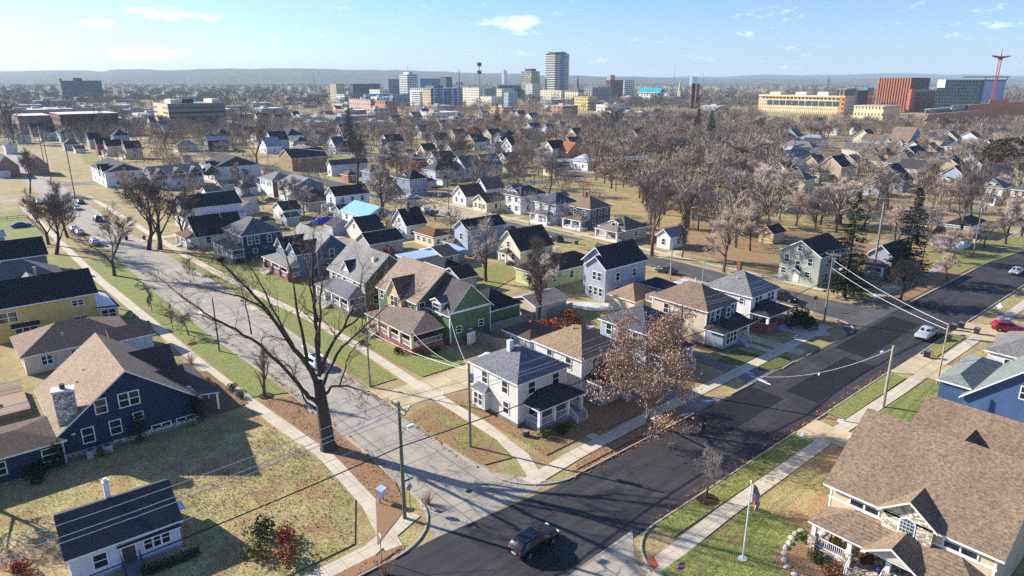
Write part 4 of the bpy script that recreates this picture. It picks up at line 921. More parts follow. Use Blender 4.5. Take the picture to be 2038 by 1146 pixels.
t, w, d, H = tower('apartment_block', 'new apartment block with orange corner bay and white balconies', 816, 857, 919, 176, 950, facade('7f97ab', '26384a', 5.5, 0.55, 3.4, 0.6), 'apartment block', roofbox=[(0.3, 0.3, 0.6, 0.7, 3, '5d6468')])
m = MB(); m.box(-0.6, 0, 4, 0, d * 0.3, H - 1); m.build('orange_bay', facade('cba67c', '3a3430', 5, 0.3, 3.4, 0.5), t)
for i in range(8):
    z = 4 + i * (H - 6) / 8; m = MB(); m.box(-2.2, d * 0.45, z, 0, d * 0.95, z + 1.0); m.build('balcony', plain('dedede'), t)
m = MB(); m.box(-0.4, d * 0.3, 0, 0, d, H); m.build('front_panel', facade('c8bfb4', '3b3f46', 5, 0.5, 3.4, 0.6), t)
for x0 in (0.05, 0.3, 0.62, 0.8):
    m = MB(); m.box(w * x0, -0.6, 3, w * x0 + 5, 0, H); m.build('bay_strip', facade('b9c6d2', '1f3850', 5, 0.6, 3.4, 0.6), t)
tower('office_block', 'cream office block with dense window grid right of the apartments', 921, 953, 962, 174, 1050, facade('d9d2ba', '5a5a52', 3.6, 0.5, 3.6, 0.5))
tower('office_block', 'grey-blue low-rise behind the tall light pole', 960, 964, 985, 176, 1150, facade('8d9aa6', '2c3a48', 5, 0.6, 3.6, 0.5))
tower('office_block', 'cream stepped block with blue side wall', 988, 999, 1024, 177, 1080, facade('d8cfb0', '4a4a48', 4, 0.4, 3.6, 0.5))
tower('office_block', 'grey-white block below the tan glass tower', 1046, 1060, 1076, 167, 1250, facade('c4c2bc', '4a4e52', 5, 0.45, 3.8, 0.5))
tower('office_block', 'long cream bank building under the tallest tower', 1075, 1118, 1130, 180, 1200, facade('dcd2b8', '5a5148', 4.5, 0.5, 4, 0.5))
t, w, d, H = tower('theatre', 'cream stone theatre with brown hipped stage roof', 1124, 1152, 1163, 182, 1120, facade('e0d6b8', '4a3c34', 5, 0.4, 9, 0.7), 'theatre')
m = MB(); hip_roof(m, 0, w, 0, d, H + 1, 0.6); m.build('roof', [plain('6a5850'), plain('6a5850')], t)
tower('office_block', 'grey stone department store with small ochre end wall', 1163, 1180, 1219, 174, 1150, facade('9b9a98', '3a3c40', 5, 0.45, 4, 0.5))
tower('warehouse', 'yellow low building with row of windows below the department store', 1143, 1172, 1190, 192, 900, facade('d0b878', '5a5040', 3.4, 0.45, 4, 0.5), 'warehouse')
t, w, d, H = tower('hotel', 'old brown brick hotel with stepped penthouse', 1205, 1216, 1240, 160, 1300, facade('6e4f52', '2e2a30', 4, 0.5, 3.6, 0.5), 'hotel', roofbox=[(0.0, 0.1, 0.35, 0.8, 9, 'b09a8c')])
tower('office_block', 'white block with dark green panel right of the brick hotel', 1240, 1244, 1262, 160, 1400, facade('cfcdc6', '24383a', 6, 0.5, 4, 0.5))
t, w, d, H = tower('civic_hall', 'civic hall with turquoise roof and white colonnade', 1271, 1314, 1322, 184, 1180, facade('e4d8c4', '4a3a3a', 6, 0.5, 30, 0.55), 'civic hall')
m = MB(); m.slab([(-2, -2, H + 1), (-2, d + 2, H + 1), (w * 0.5, d + 2, H + 8), (w * 0.5, -2, H + 8)], 0.6); m.slab([(w + 2, -2, H + 1), (w + 2, d + 2, H + 1), (w * 0.5, d + 2, H + 8), (w * 0.5, -2, H + 8)], 0.6); m.build('roof', [plain('2f9aa0', 0.4), plain('d8d2c4')], t)
for i in range(8):
    y = d * (i + 0.5) / 8; m = MB(); m.tube([(-2, y, 0), (-2, y, H)], 0.8, 8); m.build('column', plain('e6e0d2'), t)
# long cream stone building
t, w, d, H = tower('school', 'long cream stone school with three tiers of windows and corner tower', 1511, 1688, 1702, 191, 800, facade('dcc595', '5d564c', 2.4, 0.35, 4, 0.5), 'school', roofbox=[(0.1, 0.75, 0.8, 0.88, 3, 'ded8c8'), (0.1, 0.45, 0.8, 0.57, 3.5, 'e0dacb'), (0.1, 0.2, 0.8, 0.32, 3.5, 'e0dacb')])
for i in range(11):
    y0 = d * (0.07 + i * 0.076); m = MB(); m.box(-0.5, y0, H * 0.45, 0, y0 + d * 0.058, H * 0.72); m.build('window', glass('3a4a52'), t)
for i in range(22):
    y0 = d * (0.03 + i * 0.043); m = MB(); m.box(-0.4, y0, H * 0.82, 0, y0 + d * 0.022, H * 0.93); m.build('window', glass('4a4038'), t)
m = MB(); m.box(-0.8, 0, 0, 0, d * 0.06, H); m.build('corner_bay', facade('c08a58', '3a3430', 5, 0.4, 5, 0.5), t)
m = MB(); m.box(0, 0, H, w, d * 0.1, H + 9); m.build('corner_tower', facade('8f8676', '2c3438', 4, 0.55, 30, 0.9), t)
m = MB(); m.box(-0.7, 0, H * 0.94, 0, d, H + 1); m.build('cornice', plain('dcc595'), t)
t, w, d, H = tower('office_tower', 'orange-brown brick slab building with tall vertical piers', 1745, 1815, 1846, 157, 900, plain('4a2a22', 0.6), 'office tower')
for i in range(13):
    y0 = d * i / 12.6; m = MB(); m.box(-2.0, y0, 0, 0, y0 + d * 0.04, H + 1.5); m.build('pier', plain('b9714c'), t)
m = MB(); m.box(0.01, -0.6, 0, w, 0, H + 1.5); m.build('end_wall', facade('6a302a', '4a2020', 14, 0.06, 50, 0.9), t)
for i in range(11):
    z = H * (i + 0.4) / 11; m = MB(); m.box(-0.7, 0, z, 0, d, z + 1.2); m.build('spandrel', plain('8a5038'), t)
tower('office_block', 'dark red brick annex in front of the brick slab', 1812, 1819, 1862, 183, 860, facade('7a3530', '3a1f20', 7, 0.25, 30, 0.9), roofbox=[(0.05, 0.1, 0.9, 0.8, 2, 'c4bdb4')])
tower('office_block', 'bright orange brick stair block beside the brick slab', 1806, 1818, 1822, 178, 850, plain('c4704a'))
# building under construction
t, w, d, H = tower('building_site', 'dark glass building under construction with blue wrapped end', 1862, 1960, 1996, 160, 800, facade('26404c', '121c26', 3.2, 0.7, 3.8, 0.7, '6a6a66'), 'building site')
m = MB(); m.box(-0.8, d * 0.82, H * 0.78, 0, d, H + 1); m.build('cladding_panel', plain('e2dccb'), t)
m = MB(); m.box(0.1, -0.7, 0, w, 0, H - 1); m.build('blue_wrap', facade('8aa8c8', '4a6a90', 9, 0.1, 8, 0.2), t)
m = MB()
for zz in (0.25, 0.45, 0.65, 0.85, 1.0): m.box(-1.4, -2, H * zz, -0.6, d * 0.12, H * zz + 0.5)
for i in range(4): m.box(-1.3, d * 0.04 * i - 2, 0, -0.9, d * 0.04 * i - 1.6, H)
m.build('scaffold', plain('2c3034'), t)
m = MB(); m.box(-2, -3, H + 3.4, w + 2, d * 0.45, H + 4.4); m.build('canopy_frame', plain('32383c'), t)
for u in (0.0, 0.5, 1.0):
    m = MB(); m.tube([(w * u, -1, H), (w * u, -1, H + 3.5)], 0.4, 5); m.build('canopy_post', plain('32383c'), t)
cx, cy = at_depth(1983, 760)
ct = thing('tower_crane', 'red lattice tower crane rising over the blue wrapped building', 'crane', (cx, cy, 0)); Hc = CAMH + (HORIZ - 118) * 760 / 1420
m = MB()
for sx in (-1.1, 1.1):
    for sy in (-1.1, 1.1): m.tube([(sx, sy, 0), (sx, sy, Hc)], 0.22, 4)
n = 22
for i in range(n):
    z0, z1 = Hc * i / n, Hc * (i + 1) / n
    m.tube([(-1.1, -1.1, z0), (1.1, -1.1, z1)], 0.14, 4, cap=False); m.tube([(-1.1, 1.1, z1), (-1.1, -1.1, z0)], 0.14, 4, cap=False)
m.build('mast', plain('b03038'), ct)
m = MB(); m.tube([(0, 0, Hc), (0, 0, Hc + 10)], [0.9, 0.15], 4); m.build('tower_head', plain('b86a6a'), ct)
dirv = Vector((math.cos(YAW), -math.sin(YAW), 0)); dirv = Vector((0.75, -0.66, 0))
m = MB(); m.tube([(0, 0, Hc + 0.6), tuple(Vector((0, 0, Hc + 2.2)) + dirv * 10)], [1.3, 0.5], 4); m.build('jib', plain('6a3036'), ct)
m = MB(); m.tube([(0, 0, Hc + 0.6), tuple(Vector((0, 0, Hc + 2.4)) - dirv * 9)], [1.3, 0.7], 4); m.build('counter_jib', plain('6a3036'), ct)
m = MB(); m.box(-1.6, -1.6, Hc - 1.5, 1.6, 1.6, Hc + 0.4); m.build('cab', plain('4a3034'), ct)
tower('hospital_wing', 'orange brick hospital wing with paired windows below the crane', 1932, 1938, 2050, 209, 600, facade('d07a44', '3a2a24', 5, 0.35, 3.6, 0.4), 'hospital', roofbox=[(0.3, 0.2, 0.62, 0.8, 3.2, 'cf7840')])
tower('hospital_wing', 'pink brick low hospital wing behind the trees', 1852, 1858, 1965, 228, 520, facade('cf8a68', '3a2a28', 9, 0.15, 4.2, 0.4), 'hospital')
tower('hospital_wing', 'glass-fronted low hospital entrance wing', 1843, 1860, 1915, 217, 560, facade('8aa0a0', '24484a', 3, 0.8, 4, 0.7), 'hospital')
tower('hospital_wing', 'grey pavilion with framed glazing beside the glass wing', 1898, 1905, 1935, 210, 580, facade('b9b0a0', '4a4038', 4, 0.6, 4, 0.6), 'hospital')
t, w, d, H = tower('church_hall', 'cream low hall with arched parapet before the brick slab', 1702, 1768, 1795, 211, 640, facade('dfcfa0', '6a5f48', 3, 0.4, 6, 0.4), 'hall')
tower('office_block', 'dark brick block with turquoise roof right of the school', 1702, 1712, 1728, 180, 860, facade('4a4048', '24222a', 4, 0.5, 4, 0.5))
tower('office_block', 'ochre arcaded block with turquoise top', 1716, 1730, 1738, 180, 900, facade('d0b46a', '3a3a34', 3, 0.5, 20, 0.8), roofbox=[(0, 0, 1, 1, 3, '3a9aa8')])
# left side
t, w, d, H = tower('hospital_block', 'big shadowed hospital slab in the blue haze at far left', 116, 119, 204, 161, 1400, facade('55646a', '36454e', 5, 0.5, 4, 0.5), 'hospital', roofbox=[(0.33, 0.2, 0.55, 0.8, 5, '4a5a60'), (0.0, 0.2, 0.06, 0.6, 4, '4a5a60')])
t, w, d, H = tower('office_block', 'tan office building with long horizontal window bands', 305, 327, 447, 207, 560, facade('8d8378', '2e2a2a', 60, 1.1, 3.9, 0.34, '9a9488'), roofbox=[(0.1, 0.2, 0.25, 0.6, 3, 'd8cdb4'), (0.3, 0.2, 0.5, 0.6, 3.4, '3a4248'), (0.8, 0.1, 0.95, 0.6, 3, 'd8c8a8')])
m = MB(); m.box(-0.4, 0, 0, 0, d, H + 0.6); m.build('end_wall', facade('d8c09a', '6a5040', 30, 0.5, 3.9, 0.3), t)
t, w, d, H = tower('mill', 'long dark brick mill with pale flat roof at left', 96, 105, 232, 228, 480, facade('6a4a44', '2e2a2c', 4.5, 0.45, 5, 0.45, 'd8ccb4'), 'mill')
tower('mill', 'pale-roofed warehouse at the left edge beyond bare trees', -60, 20, 96, 231, 500, facade('8a7a6e', '3a3838', 6, 0.4, 6, 0.4, 'e0d4bc'), 'mill')
tower('office_block', 'tan brick block with dark side, left of the downtown cluster', 657, 668, 685, 167, 1250, facade('b4a888', '33424c', 4, 0.4, 3.8, 0.4))
tower('office_block', 'white low block left of the teal-roofed hall', 668, 683, 697, 188, 1050, facade('d2d4d0', '4a5a66', 4, 0.5, 3.6, 0.5))
tower('arena', 'long teal-blue convention hall roof at the downtown edge', 722, 726, 785, 187, 1100, facade('5f93ab', '2a5066', 12, 0.3, 8, 0.4, '6aa0b8'), 'arena')
tower('arena', 'blue-grey exhibition hall beside the teal hall', 776, 780, 815, 188, 1050, facade('7f97a4', '3a5060', 12, 0.3, 8, 0.4, '93aab6'), 'arena')
tower('office_block', 'dark blue-green long block behind the teal hall', 697, 701, 757, 167, 1450, facade('3f5a66', '24343e', 5, 0.5, 4, 0.5))
tower('office_block', 'grey-pink block left of the white gridded office', 763, 773, 795, 158, 1500, facade('7f8a90', '33424c', 5, 0.5, 4, 0.5))
tower('office_block', 'white bank block with dark centre stripe', 735, 755, 775, 178, 1250, facade('d4cfc4', '4a423e', 6, 0.4, 4, 0.5))
tower('office_block', 'blue-grey wide block right of the white gridded office', 832, 836, 880, 157, 1500, facade('6b8797', '3a5362', 6, 0.4, 4, 0.4))
tower('office_block', 'dark-topped office with white lower storeys', 877, 888, 900, 154, 1450, facade('5c6266', '262c30', 4, 0.5, 5, 0.6))
tower('office_block', 'dark office row right of the cream stepped block', 990, 993, 1043, 170, 1500, facade('4a5a64', '2a343c', 5, 0.5, 4, 0.5))
tower('warehouse', 'pink brick warehouse with pitched grey roof near the railway', 694, 735, 745, 198, 800, facade('c4a498', '5a4a48', 5, 0.3, 5, 0.4, '7a8088'), 'warehouse')
tower('warehouse', 'red brick workshop with blue sheet roof', 742, 765, 790, 201, 780, facade('b08070', '4a3a38', 5, 0.3, 6, 0.4, '46627a'), 'warehouse')
tower('warehouse', 'white low building right of the cream office grid', 955, 978, 1000, 192, 980, facade('e0d9c4', '7a7468', 6, 0.3, 5, 0.3), 'warehouse')
tower('warehouse', 'blue-sided low building below the cream stepped block', 1003, 1012, 1030, 184, 1000, facade('a4b2bc', '56646e', 6, 0.3, 5, 0.3), 'warehouse')
t, w, d, H = tower('church', 'red brick church with twin short towers', 1375, 1388, 1396, 190, 950, brick('8a4a44', 0.5), 'church')
for yy in (0, d - 7):
    m = MB(); m.box(-0.5, yy, 0, 6.5, yy + 7, H + 16); m.build('bell_tower', brick('7a4440', 0.5), t)
m = MB(); gable_roof(m, lambda u, v, z: (v, u, z), 0, d, 0, w, H, 0.9, 0.5); m.build('roof', [plain('5a5458'), TRIM], t)
for (px, top, D, lab, col) in ((1150, 152, 1600, 'thin dark church steeple right of the tallest tower', '4a5058'), (1355, 157, 1150, 'pale stone church steeple right of the turquoise roof', 'b0a48c'), (1647, 149, 2600, 'far twin spires on the horizon', '6a7078')):
    x, y = at_depth(px, D); Ht = CAMH + (HORIZ - top) * D / 1420
    st = thing('steeple', lab, 'steeple', (x, y, 0)); m = MB(); m.box(-3, -3, 0, 3, 3, Ht * 0.55); m.build('tower_base', plain(col), st)
    m = MB(); m.tube([(0, 0, Ht * 0.55), (0, 0, Ht)], [3.6, 0.15], 8); m.build('spire', plain(col), st)
    if D > 2000:
        m = MB(); m.box(9, -3, 0, 15, 3, Ht * 0.55); m.build('tower_base', plain(col), st); m = MB(); m.tube([(12, 0, Ht * 0.55), (12, 0, Ht)], [3.6, 0.15], 8); m.build('spire', plain(col), st)
    m = MB(); m.box(-12, 0, 0, 8, 34, 12); m.build('nave', plain('7a7068'), st)
# antenna poles
for (px, D, top, lab, col) in ((954, 640, 124, 'tall grey pole carrying antenna clusters, nearer of the two', 'a9aba8'), (914, 900, 140, 'dark antenna mast right of the apartment block', '4a4e52')):
    x, y = at_depth(px, D); Ht = CAMH + (HORIZ - top) * D / 1420
    ap = thing('antenna_mast', lab, 'antenna mast', (x, y, 0)); m = MB(); m.tube([(0, 0, 0), (0, 0, Ht)], [0.75, 0.35], 8); m.build('pole', plain(col), ap)
    for zz in ((Ht - 2.5, Ht - 9) if D < 700 else (Ht - 16,)):
        m = MB()
        for i in range(9):
            a = i * 2 * math.pi / 9; rr = 1.6 if D < 700 else 4.0
            m.box(rr * math.cos(a) - 0.3, rr * math.sin(a) - 0.3, zz - 1.5, rr * math.cos(a) + 0.3, rr * math.sin(a) + 0.3, zz + 1.5)
        m.tube([(0, 0, zz - 0.3), (0, 0, zz + 0.3)], 1.5 if D < 700 else 3.6, 9); m.build('antenna_cluster', plain('5a5e60'), ap)
for (px, D, top, lab) in ((1342, 3200, 127, 'hair-thin radio mast on the horizon, left one'), (1399, 3000, 145, 'faint radio mast on the horizon, right one'), (625, 2400, 143, 'lattice pylon before the wooded ridge')):
    x, y = at_depth(px, D); Ht = CAMH + (HORIZ - top) * D / 1420
    ap = thing('radio_mast', lab, 'radio mast', (x, y, 0)); m = MB(); m.tube([(0, 0, 0), (0, 0, Ht)], [1.6, 0.5], 4); m.build('mast', plain('6a7076'), ap)
for (px, D, top, w, lab) in ((1003, 4200, 139, 30, 'pale distant twin blocks on the skyline'), (1378, 4200, 152, 60, 'faint industrial plant on the skyline')):
    x, y = at_depth(px, D); Ht = CAMH + (HORIZ - top) * D / 1420
    b = thing('distant_block', lab, 'building', (x, y, 0)); m = MB(); m.box(0, 0, 0, w * 0.4, 20, Ht); m.box(w * 0.5, 5, 0, w, 25, Ht * 0.93); m.build('wall', plain('9aa4ae'), b)
# scattered low commercial buildings
rnd = random.Random(21)
cols = ['d8d0be', 'c4bfb4', 'b0a494', 'e0dccf', '9aa2a8', 'a87c66', '8a8a88', 'cfc4a4', '7a8a94', 'b48a70']
def low_building(px, D, w, d, hgt, col, lab, grp):
    x, y = at_depth(px, D)
    for f in FOOTPRINTS:
        if x + w > f[0] and x < f[2] and y + d > f[1] and y < f[3]: return
    t = thing('low_building', lab, 'building', (x, y, 0), 0, grp)
    m = MB(); m.box(0, 0, 0, w, d, hgt); m.build('wall', facade(col, '3a3c3e', 6, 0.4, 4.2, 0.4, rnd.choice(['e0d8c8', 'b8b2a8', '8a8884', 'd8d4cc'])), t)
    m = MB(); m.box(w * 0.2, d * 0.3, hgt, w * 0.4, d * 0.6, hgt + 2); m.build('roof_plant', plain('a9a8a4'), t)
    FOOTPRINTS.append((x - 2, y - 2, x + w + 2, y + d + 2))
for i in range(60):
    px = rnd.uniform(-30, 700); D = 520 * (4.2 ** rnd.random())
    low_building(px, D, rnd.uniform(18, 60), rnd.uniform(14, 30), rnd.uniform(4, 9), rnd.choice(cols), 'low flat-roofed commercial building in the hazy left distance', 'low commercial buildings in the left distance')
for i in range(45):
    px = rnd.uniform(700, 1500); D = 520 * (2.6 ** rnd.random())
    low_building(px, D, rnd.uniform(14, 40), rnd.uniform(12, 26), rnd.uniform(5, 13), rnd.choice(cols), 'low flat-roofed building around the downtown blocks', 'low buildings around downtown')
for i in range(16):
    px = rnd.uniform(1500, 2060); D = 900 * (2.6 ** rnd.random())
    low_building(px, D, rnd.uniform(14, 40), rnd.uniform(12, 26), rnd.uniform(5, 11), rnd.choice(cols), 'low pale building in the wooded distance at right', 'low buildings in the right distance')
import numpy as np
# ------------------------------------------------------------------ ground materials
@cached
def grass(green, leaf, bright=1.0):
    t = NT('grass_%s_%s' % (green, leaf)); co = t.coord()
    big = t.noise(co, 0.09, 4, 0.65); mid = t.noise(co, 0.7, 5, 0.7); fine = t.noise(co, 5.0, 4, 0.8); f2 = t.noise(co, 11.0, 2, 0.8)
    gcol = t.ramp(fine, [(0.3, mul((0.05, 0.075, 0.016), bright)), (0.52, mul((0.21, 0.23, 0.055), bright)), (0.72, mul((0.50, 0.48, 0.15), bright))])
    scol = t.ramp(fine, [(0.3, mul((0.12, 0.09, 0.035), bright)), (0.52, mul((0.42, 0.33, 0.14), bright)), (0.72, mul((0.72, 0.60, 0.31), bright))])
    lcol = t.ramp(f2, [(0.3, mul((0.09, 0.05, 0.022), bright)), (0.55, mul((0.36, 0.20, 0.10), bright)), (0.75, mul((0.60, 0.40, 0.24), bright))])
    gm = t.ramp(t.math('ADD', t.math('MULTIPLY', big, 0.6), t.math('MULTIPLY', mid, 0.4)), [(max(0.0, 0.62 - green * 0.5), (0, 0, 0, 1)), (min(1.0, 0.80 - green * 0.5), (1, 1, 1, 1))])
    lm = t.ramp(t.math('ADD', t.math('MULTIPLY', t.noise(co, 0.25, 4, 0.7), 0.55), t.math('MULTIPLY', t.noise(co, 3.3, 3, 0.8), 0.45)), [(max(0.0, 0.60 - leaf * 0.4), (0, 0, 0, 1)), (min(1.0, 0.72 - leaf * 0.4), (1, 1, 1, 1))])
    base = t.mix(lm, t.mix(gm, scol, gcol), lcol)
    h = t.math('ADD', fine, f2); t.bump(h, 0.6, 0.06)
    return t.col(base, 0.95)
@cached
def concrete(h, joint=1.6, crack=0.0, stain=0.5):
    t = NT('concrete_' + h); c = C(h); co = t.coord(); s = t.xyz(co)
    n = t.noise(co, 0.35, 5, 0.7); f = t.noise(co, 6, 3, 0.7)
    base = t.ramp(n, [(0.3, mul(c, 1 - 0.45 * stain)), (0.55, c), (0.75, mul(c, 1.12))])
    base = t.mix(0.35, base, t.ramp(f, [(0.3, (0.6, 0.6, 0.6, 1)), (0.7, (1.1, 1.1, 1.1, 1))]), 'MULTIPLY')
    if joint:
        j = t.math('MAXIMUM', t.math('LESS_THAN', t.math('FRACT', t.math('MULTIPLY', s[0], 1 / joint)), 0.035), t.math('LESS_THAN', t.math('FRACT', t.math('MULTIPLY', s[1], 1 / joint)), 0.035))
        base = t.mix(t.math('MULTIPLY', j, 0.65), base, mul(c, 0.35))
    if crack:
        v = t.new('ShaderNodeTexVoronoi', feature='DISTANCE_TO_EDGE'); wob = t.new('ShaderNodeMix', data_type='VECTOR')
        ns = t.new('ShaderNodeTexNoise'); ns.inputs['Scale'].default_value = 0.7; t.link(co, ns.inputs['Vector'])
        ad = t.new('ShaderNodeVectorMath', operation='MULTIPLY_ADD'); t.link(ns.outputs['Color'], ad.inputs[0]); ad.inputs[1].default_value = (2.2, 2.2, 0); t.link(co, ad.inputs[2])
        t.link(ad.outputs[0], v.inputs['Vector']); v.inputs['Scale'].default_value = 0.33
        m = t.math('MULTIPLY', t.math('LESS_THAN', v.outputs['Distance'], 0.014), t.math('GREATER_THAN', t.noise(co, 0.3, 2), 0.47))
        base = t.mix(t.math('MULTIPLY', m, crack), base, mul(c, 0.22))
        tr = t.noise(t.scaled(co, (0.9, 0.03, 1)), 1.0, 3); base = t.mix(0.35, base, t.ramp(tr, [(0.35, (0.7, 0.69, 0.68, 1)), (0.65, (1.08, 1.07, 1.05, 1))]), 'MULTIPLY')
    t.bump(f, 0.25, 0.03)
    return t.col(base, 0.9)
@cached
def asphalt(h, axis=1):
    t = NT('asphalt_' + h); c = C(h); co = t.coord()
    n = t.noise(co, 0.2, 5, 0.7); f = t.noise(co, 9, 3, 0.8)
    st = t.noise(t.scaled(co, (0.05, 1.3, 1) if axis == 0 else (1.3, 0.05, 1)), 1.0, 4, 0.7)
    base = t.ramp(n, [(0.3, mul(c, 0.65)), (0.55, c), (0.75, mul(c, 1.55))])
    base = t.mix(0.6, base, t.ramp(st, [(0.32, (0.55, 0.55, 0.56, 1)), (0.68, (1.5, 1.48, 1.44, 1))]), 'MULTIPLY')
    base = t.mix(0.5, base, t.ramp(f, [(0.3, (0.5, 0.5, 0.5, 1)), (0.7, (1.35, 1.35, 1.35, 1))]), 'MULTIPLY')
    v = t.new('ShaderNodeTexVoronoi', feature='DISTANCE_TO_EDGE'); t.link(t.scaled(co, (1, 0.6, 1)), v.inputs['Vector']); v.inputs['Scale'].default_value = 0.16
    m = t.math('MULTIPLY', t.math('LESS_THAN', v.outputs['Distance'], 0.006), t.math('GREATER_THAN', t.noise(co, 0.13, 2), 0.5))
    base = t.mix(t.math('MULTIPLY', m, 0.7), base, mul(c, 0.3))
    t.bump(f, 0.3, 0.02)
    return t.col(base, 0.85)

# ------------------------------------------------------------------ ground sheet, roads, walks
LAYER = [0.0]
def ground(name, pts, mat, z, kind='structure', round_=0):
    if round_:
        out = []
        n = len(pts)
        for it in range(round_):
            out = []
            for i in range(len(pts)):
                a, b = pts[i], pts[(i + 1) % len(pts)]
                out += [(a[0] * .75 + b[0] * .25, a[1] * .75 + b[1] * .25), (a[0] * .25 + b[0] * .75, a[1] * .25 + b[1] * .75)]
            pts = out
    LAYER[0] += 0.0004
    m = MB(); m.poly([(p[0], p[1], z + LAYER[0]) for p in pts]); return structure(m.build(name, mat), kind)
def rect(name, x0, y0, x1, y1, mat, z): return ground(name, [(x0, y0), (x1, y0), (x1, y1), (x0, y1)], mat, z)
def pxpoly(name, px, mat, z, round_=0): return ground(name, [P(*p) for p in px], mat, z, 'structure', round_)
m = MB(); S = 9900
for i in range(20):
    for j in range(20):
        pass
m.poly([(-S, -S, 0), (S, -S, 0), (S, S, 0), (-S, S, 0)])
structure(m.build('ground', grass(0.30, 0.34, 1.0)))
def band(name, line, wid, mat, z, shift=0.0):
    """strip of constant width along a centre line"""
    m = MB(); L = []; Rr = []
    LAYER[0] += 0.0004
    for i, p in enumerate(line):
        a = Vector(line[max(i - 1, 0)]); b = Vector(line[min(i + 1, len(line) - 1)]); d = (b - a).normalized(); n = Vector((-d.y, d.x))
        q = Vector(p) + n * shift
        L.append(q + n * wid / 2); Rr.append(q - n * wid / 2)
    for i in range(len(line) - 1):
        m.poly([(*L[i], z + LAYER[0]), (*Rr[i], z + LAYER[0]), (*Rr[i + 1], z + LAYER[0]), (*L[i + 1], z + LAYER[0])])
    return structure(m.build(name, mat))
ROADA = concrete('aca292', 4.5, 0.5, 0.6); ROADB = asphalt('3d3b3c', 0); WALK = concrete('cdbfa4', 1.55, 0, 0.5); DRIVE = concrete('c8b48e', 3.2, 0, 0.6); KERB = concrete('b5a996', 2.0, 0, 0.7)
A_L = [(27.5, 42), (29.6, 48), (30.2, 60), (30.0, 80), (29.2, 103), (28.8, 137), (29.4, 165), (29.6, 190), (29.8, 225), (30, 330), (34, 470)]
A_R = [(41.5, 42), (38.2, 47), (37.4, 54), (37.8, 72), (38.8, 88), (39.4, 105), (39.6, 135), (38.4, 161), (37.6, 192), (38, 245), (39, 330), (43, 470)]
# residential street
ground('residential_street', A_L + A_R[::-1], ROADA, 0.010)
# cross street and the second street
ground('cross_street', [(-120, 31.6), (27, 31.4), (41.5, 31.2), (320, 31.2), (320, 41.3), (41, 41.3), (28, 42.4), (-120, 42.4)], ROADB, 0.014)
ground('intersection_apron', [(28.5, 31.4), (24, 24), (24, -40), (37.2, -40), (37.2, 26), (38.5, 29.2), (41.5, 32.0)], ROADA, 0.017)
ground('second_street', [(104, 41.0), (110.5, 46), (111.5, 52), (113.0, 90), (113.8, 180), (113.5, 420), (122, 420), (122.3, 180), (121.5, 90), (119.5, 52), (121, 45), (126, 41.0)], asphalt('5a5855', 1), 0.012)
for nm, y0, w in (('back_street', 186, 7), ('far_street', 272, 8)):
    rect(nm, -120, y0, 30 if y0 > 200 else -10, y0 + w, ROADA, 0.011)
rect('far_cross_street', 122, 190, 420, 198, asphalt('6a6660', 0), 0.011); rect('third_street', 206, 60, 214, 520, asphalt('6a6660', 1), 0.010); rect('far_avenue', 38, 300, 420, 309, asphalt('6e6a64', 0), 0.0115)
rect('alley', 74.5, 60, 77.0, 185, concrete('8f887a', 0, 0, 0.9), 0.006)
band('alley', [(39, 120), (40, 120)], 1, KERB, 0.006)
# asphalt patches on the cross street
for p in (((61.5, 36.2), (76, 36.4), (76.2, 41.1), (61.8, 41.0)), ((78, 33.2), (95, 33.4), (95.2, 37.6), (78.3, 37.5)), ((97, 35.5), (118, 35.8), (119, 40.6), (97.6, 40.3))):
    ground('asphalt_patch', list(p), asphalt('201f22', 0), 0.018)
# kerbs (raised)
def kerb(line, hgt=0.13, wid=0.16):
    m = MB()
    for a, b in zip(line[:-1], line[1:]):
        a, b = Vector(a), Vector(b); d = (b - a).normalized(); n = Vector((-d.y, d.x)) * wid / 2
        m.prism([tuple(a + n), tuple(a - n), tuple(b - n), tuple(b + n)], -0.02, hgt)
    return structure(m.build('kerb', KERB))
def arc(cx, cy, r, a0, a1, n=9): return [(cx + r * math.cos(R(a0 + (a1 - a0) * i / n)), cy + r * math.sin(R(a0 + (a1 - a0) * i / n))) for i in range(n + 1)]
kerb(A_L[2:]); kerb(A_R[3:])
kerb(arc(43.9, 47.6, 6.4, 180, 270)[::-1] + [(37.5, 52), (37.8, 72)][0:0])
kerb([(37.5, 55), (37.4, 49)]); kerb([(44, 41.3), (64, 41.4)]); kerb([(72, 41.4), (77, 41.4)]); kerb([(84.5, 41.3), (88, 41.5)])
kerb([(23, 42.4), (-60, 42.4)]); kerb([(30.2, 60)] + [(29.7, 52)] + arc(23.6, 48.6, 6.2, 0, -90)[0:])
kerb([(43.5, 31.2), (69, 31.3)]); kerb([(73.5, 31.2), (94.5, 31.3)]); kerb([(104.5, 31.1), (117, 31.2)]); kerb([(125, 31.2), (300, 31.2)])
kerb(arc(43.5, 26.2, 5.0, 180, 90)); kerb([(38.4, 26.3), (38.2, 0)])
kerb([(126, 41.3), (300, 41.3)]); kerb([(122.0, 46), (121.6, 90), (122.2, 185)]); kerb([(110.8, 50), (113, 90), (113.7, 185)])
kerb(arc(92.2, 45.2, 3.9, -100, 40)[::-1]); kerb(arc(105.5, 46.0, 4.7, -90, 40))
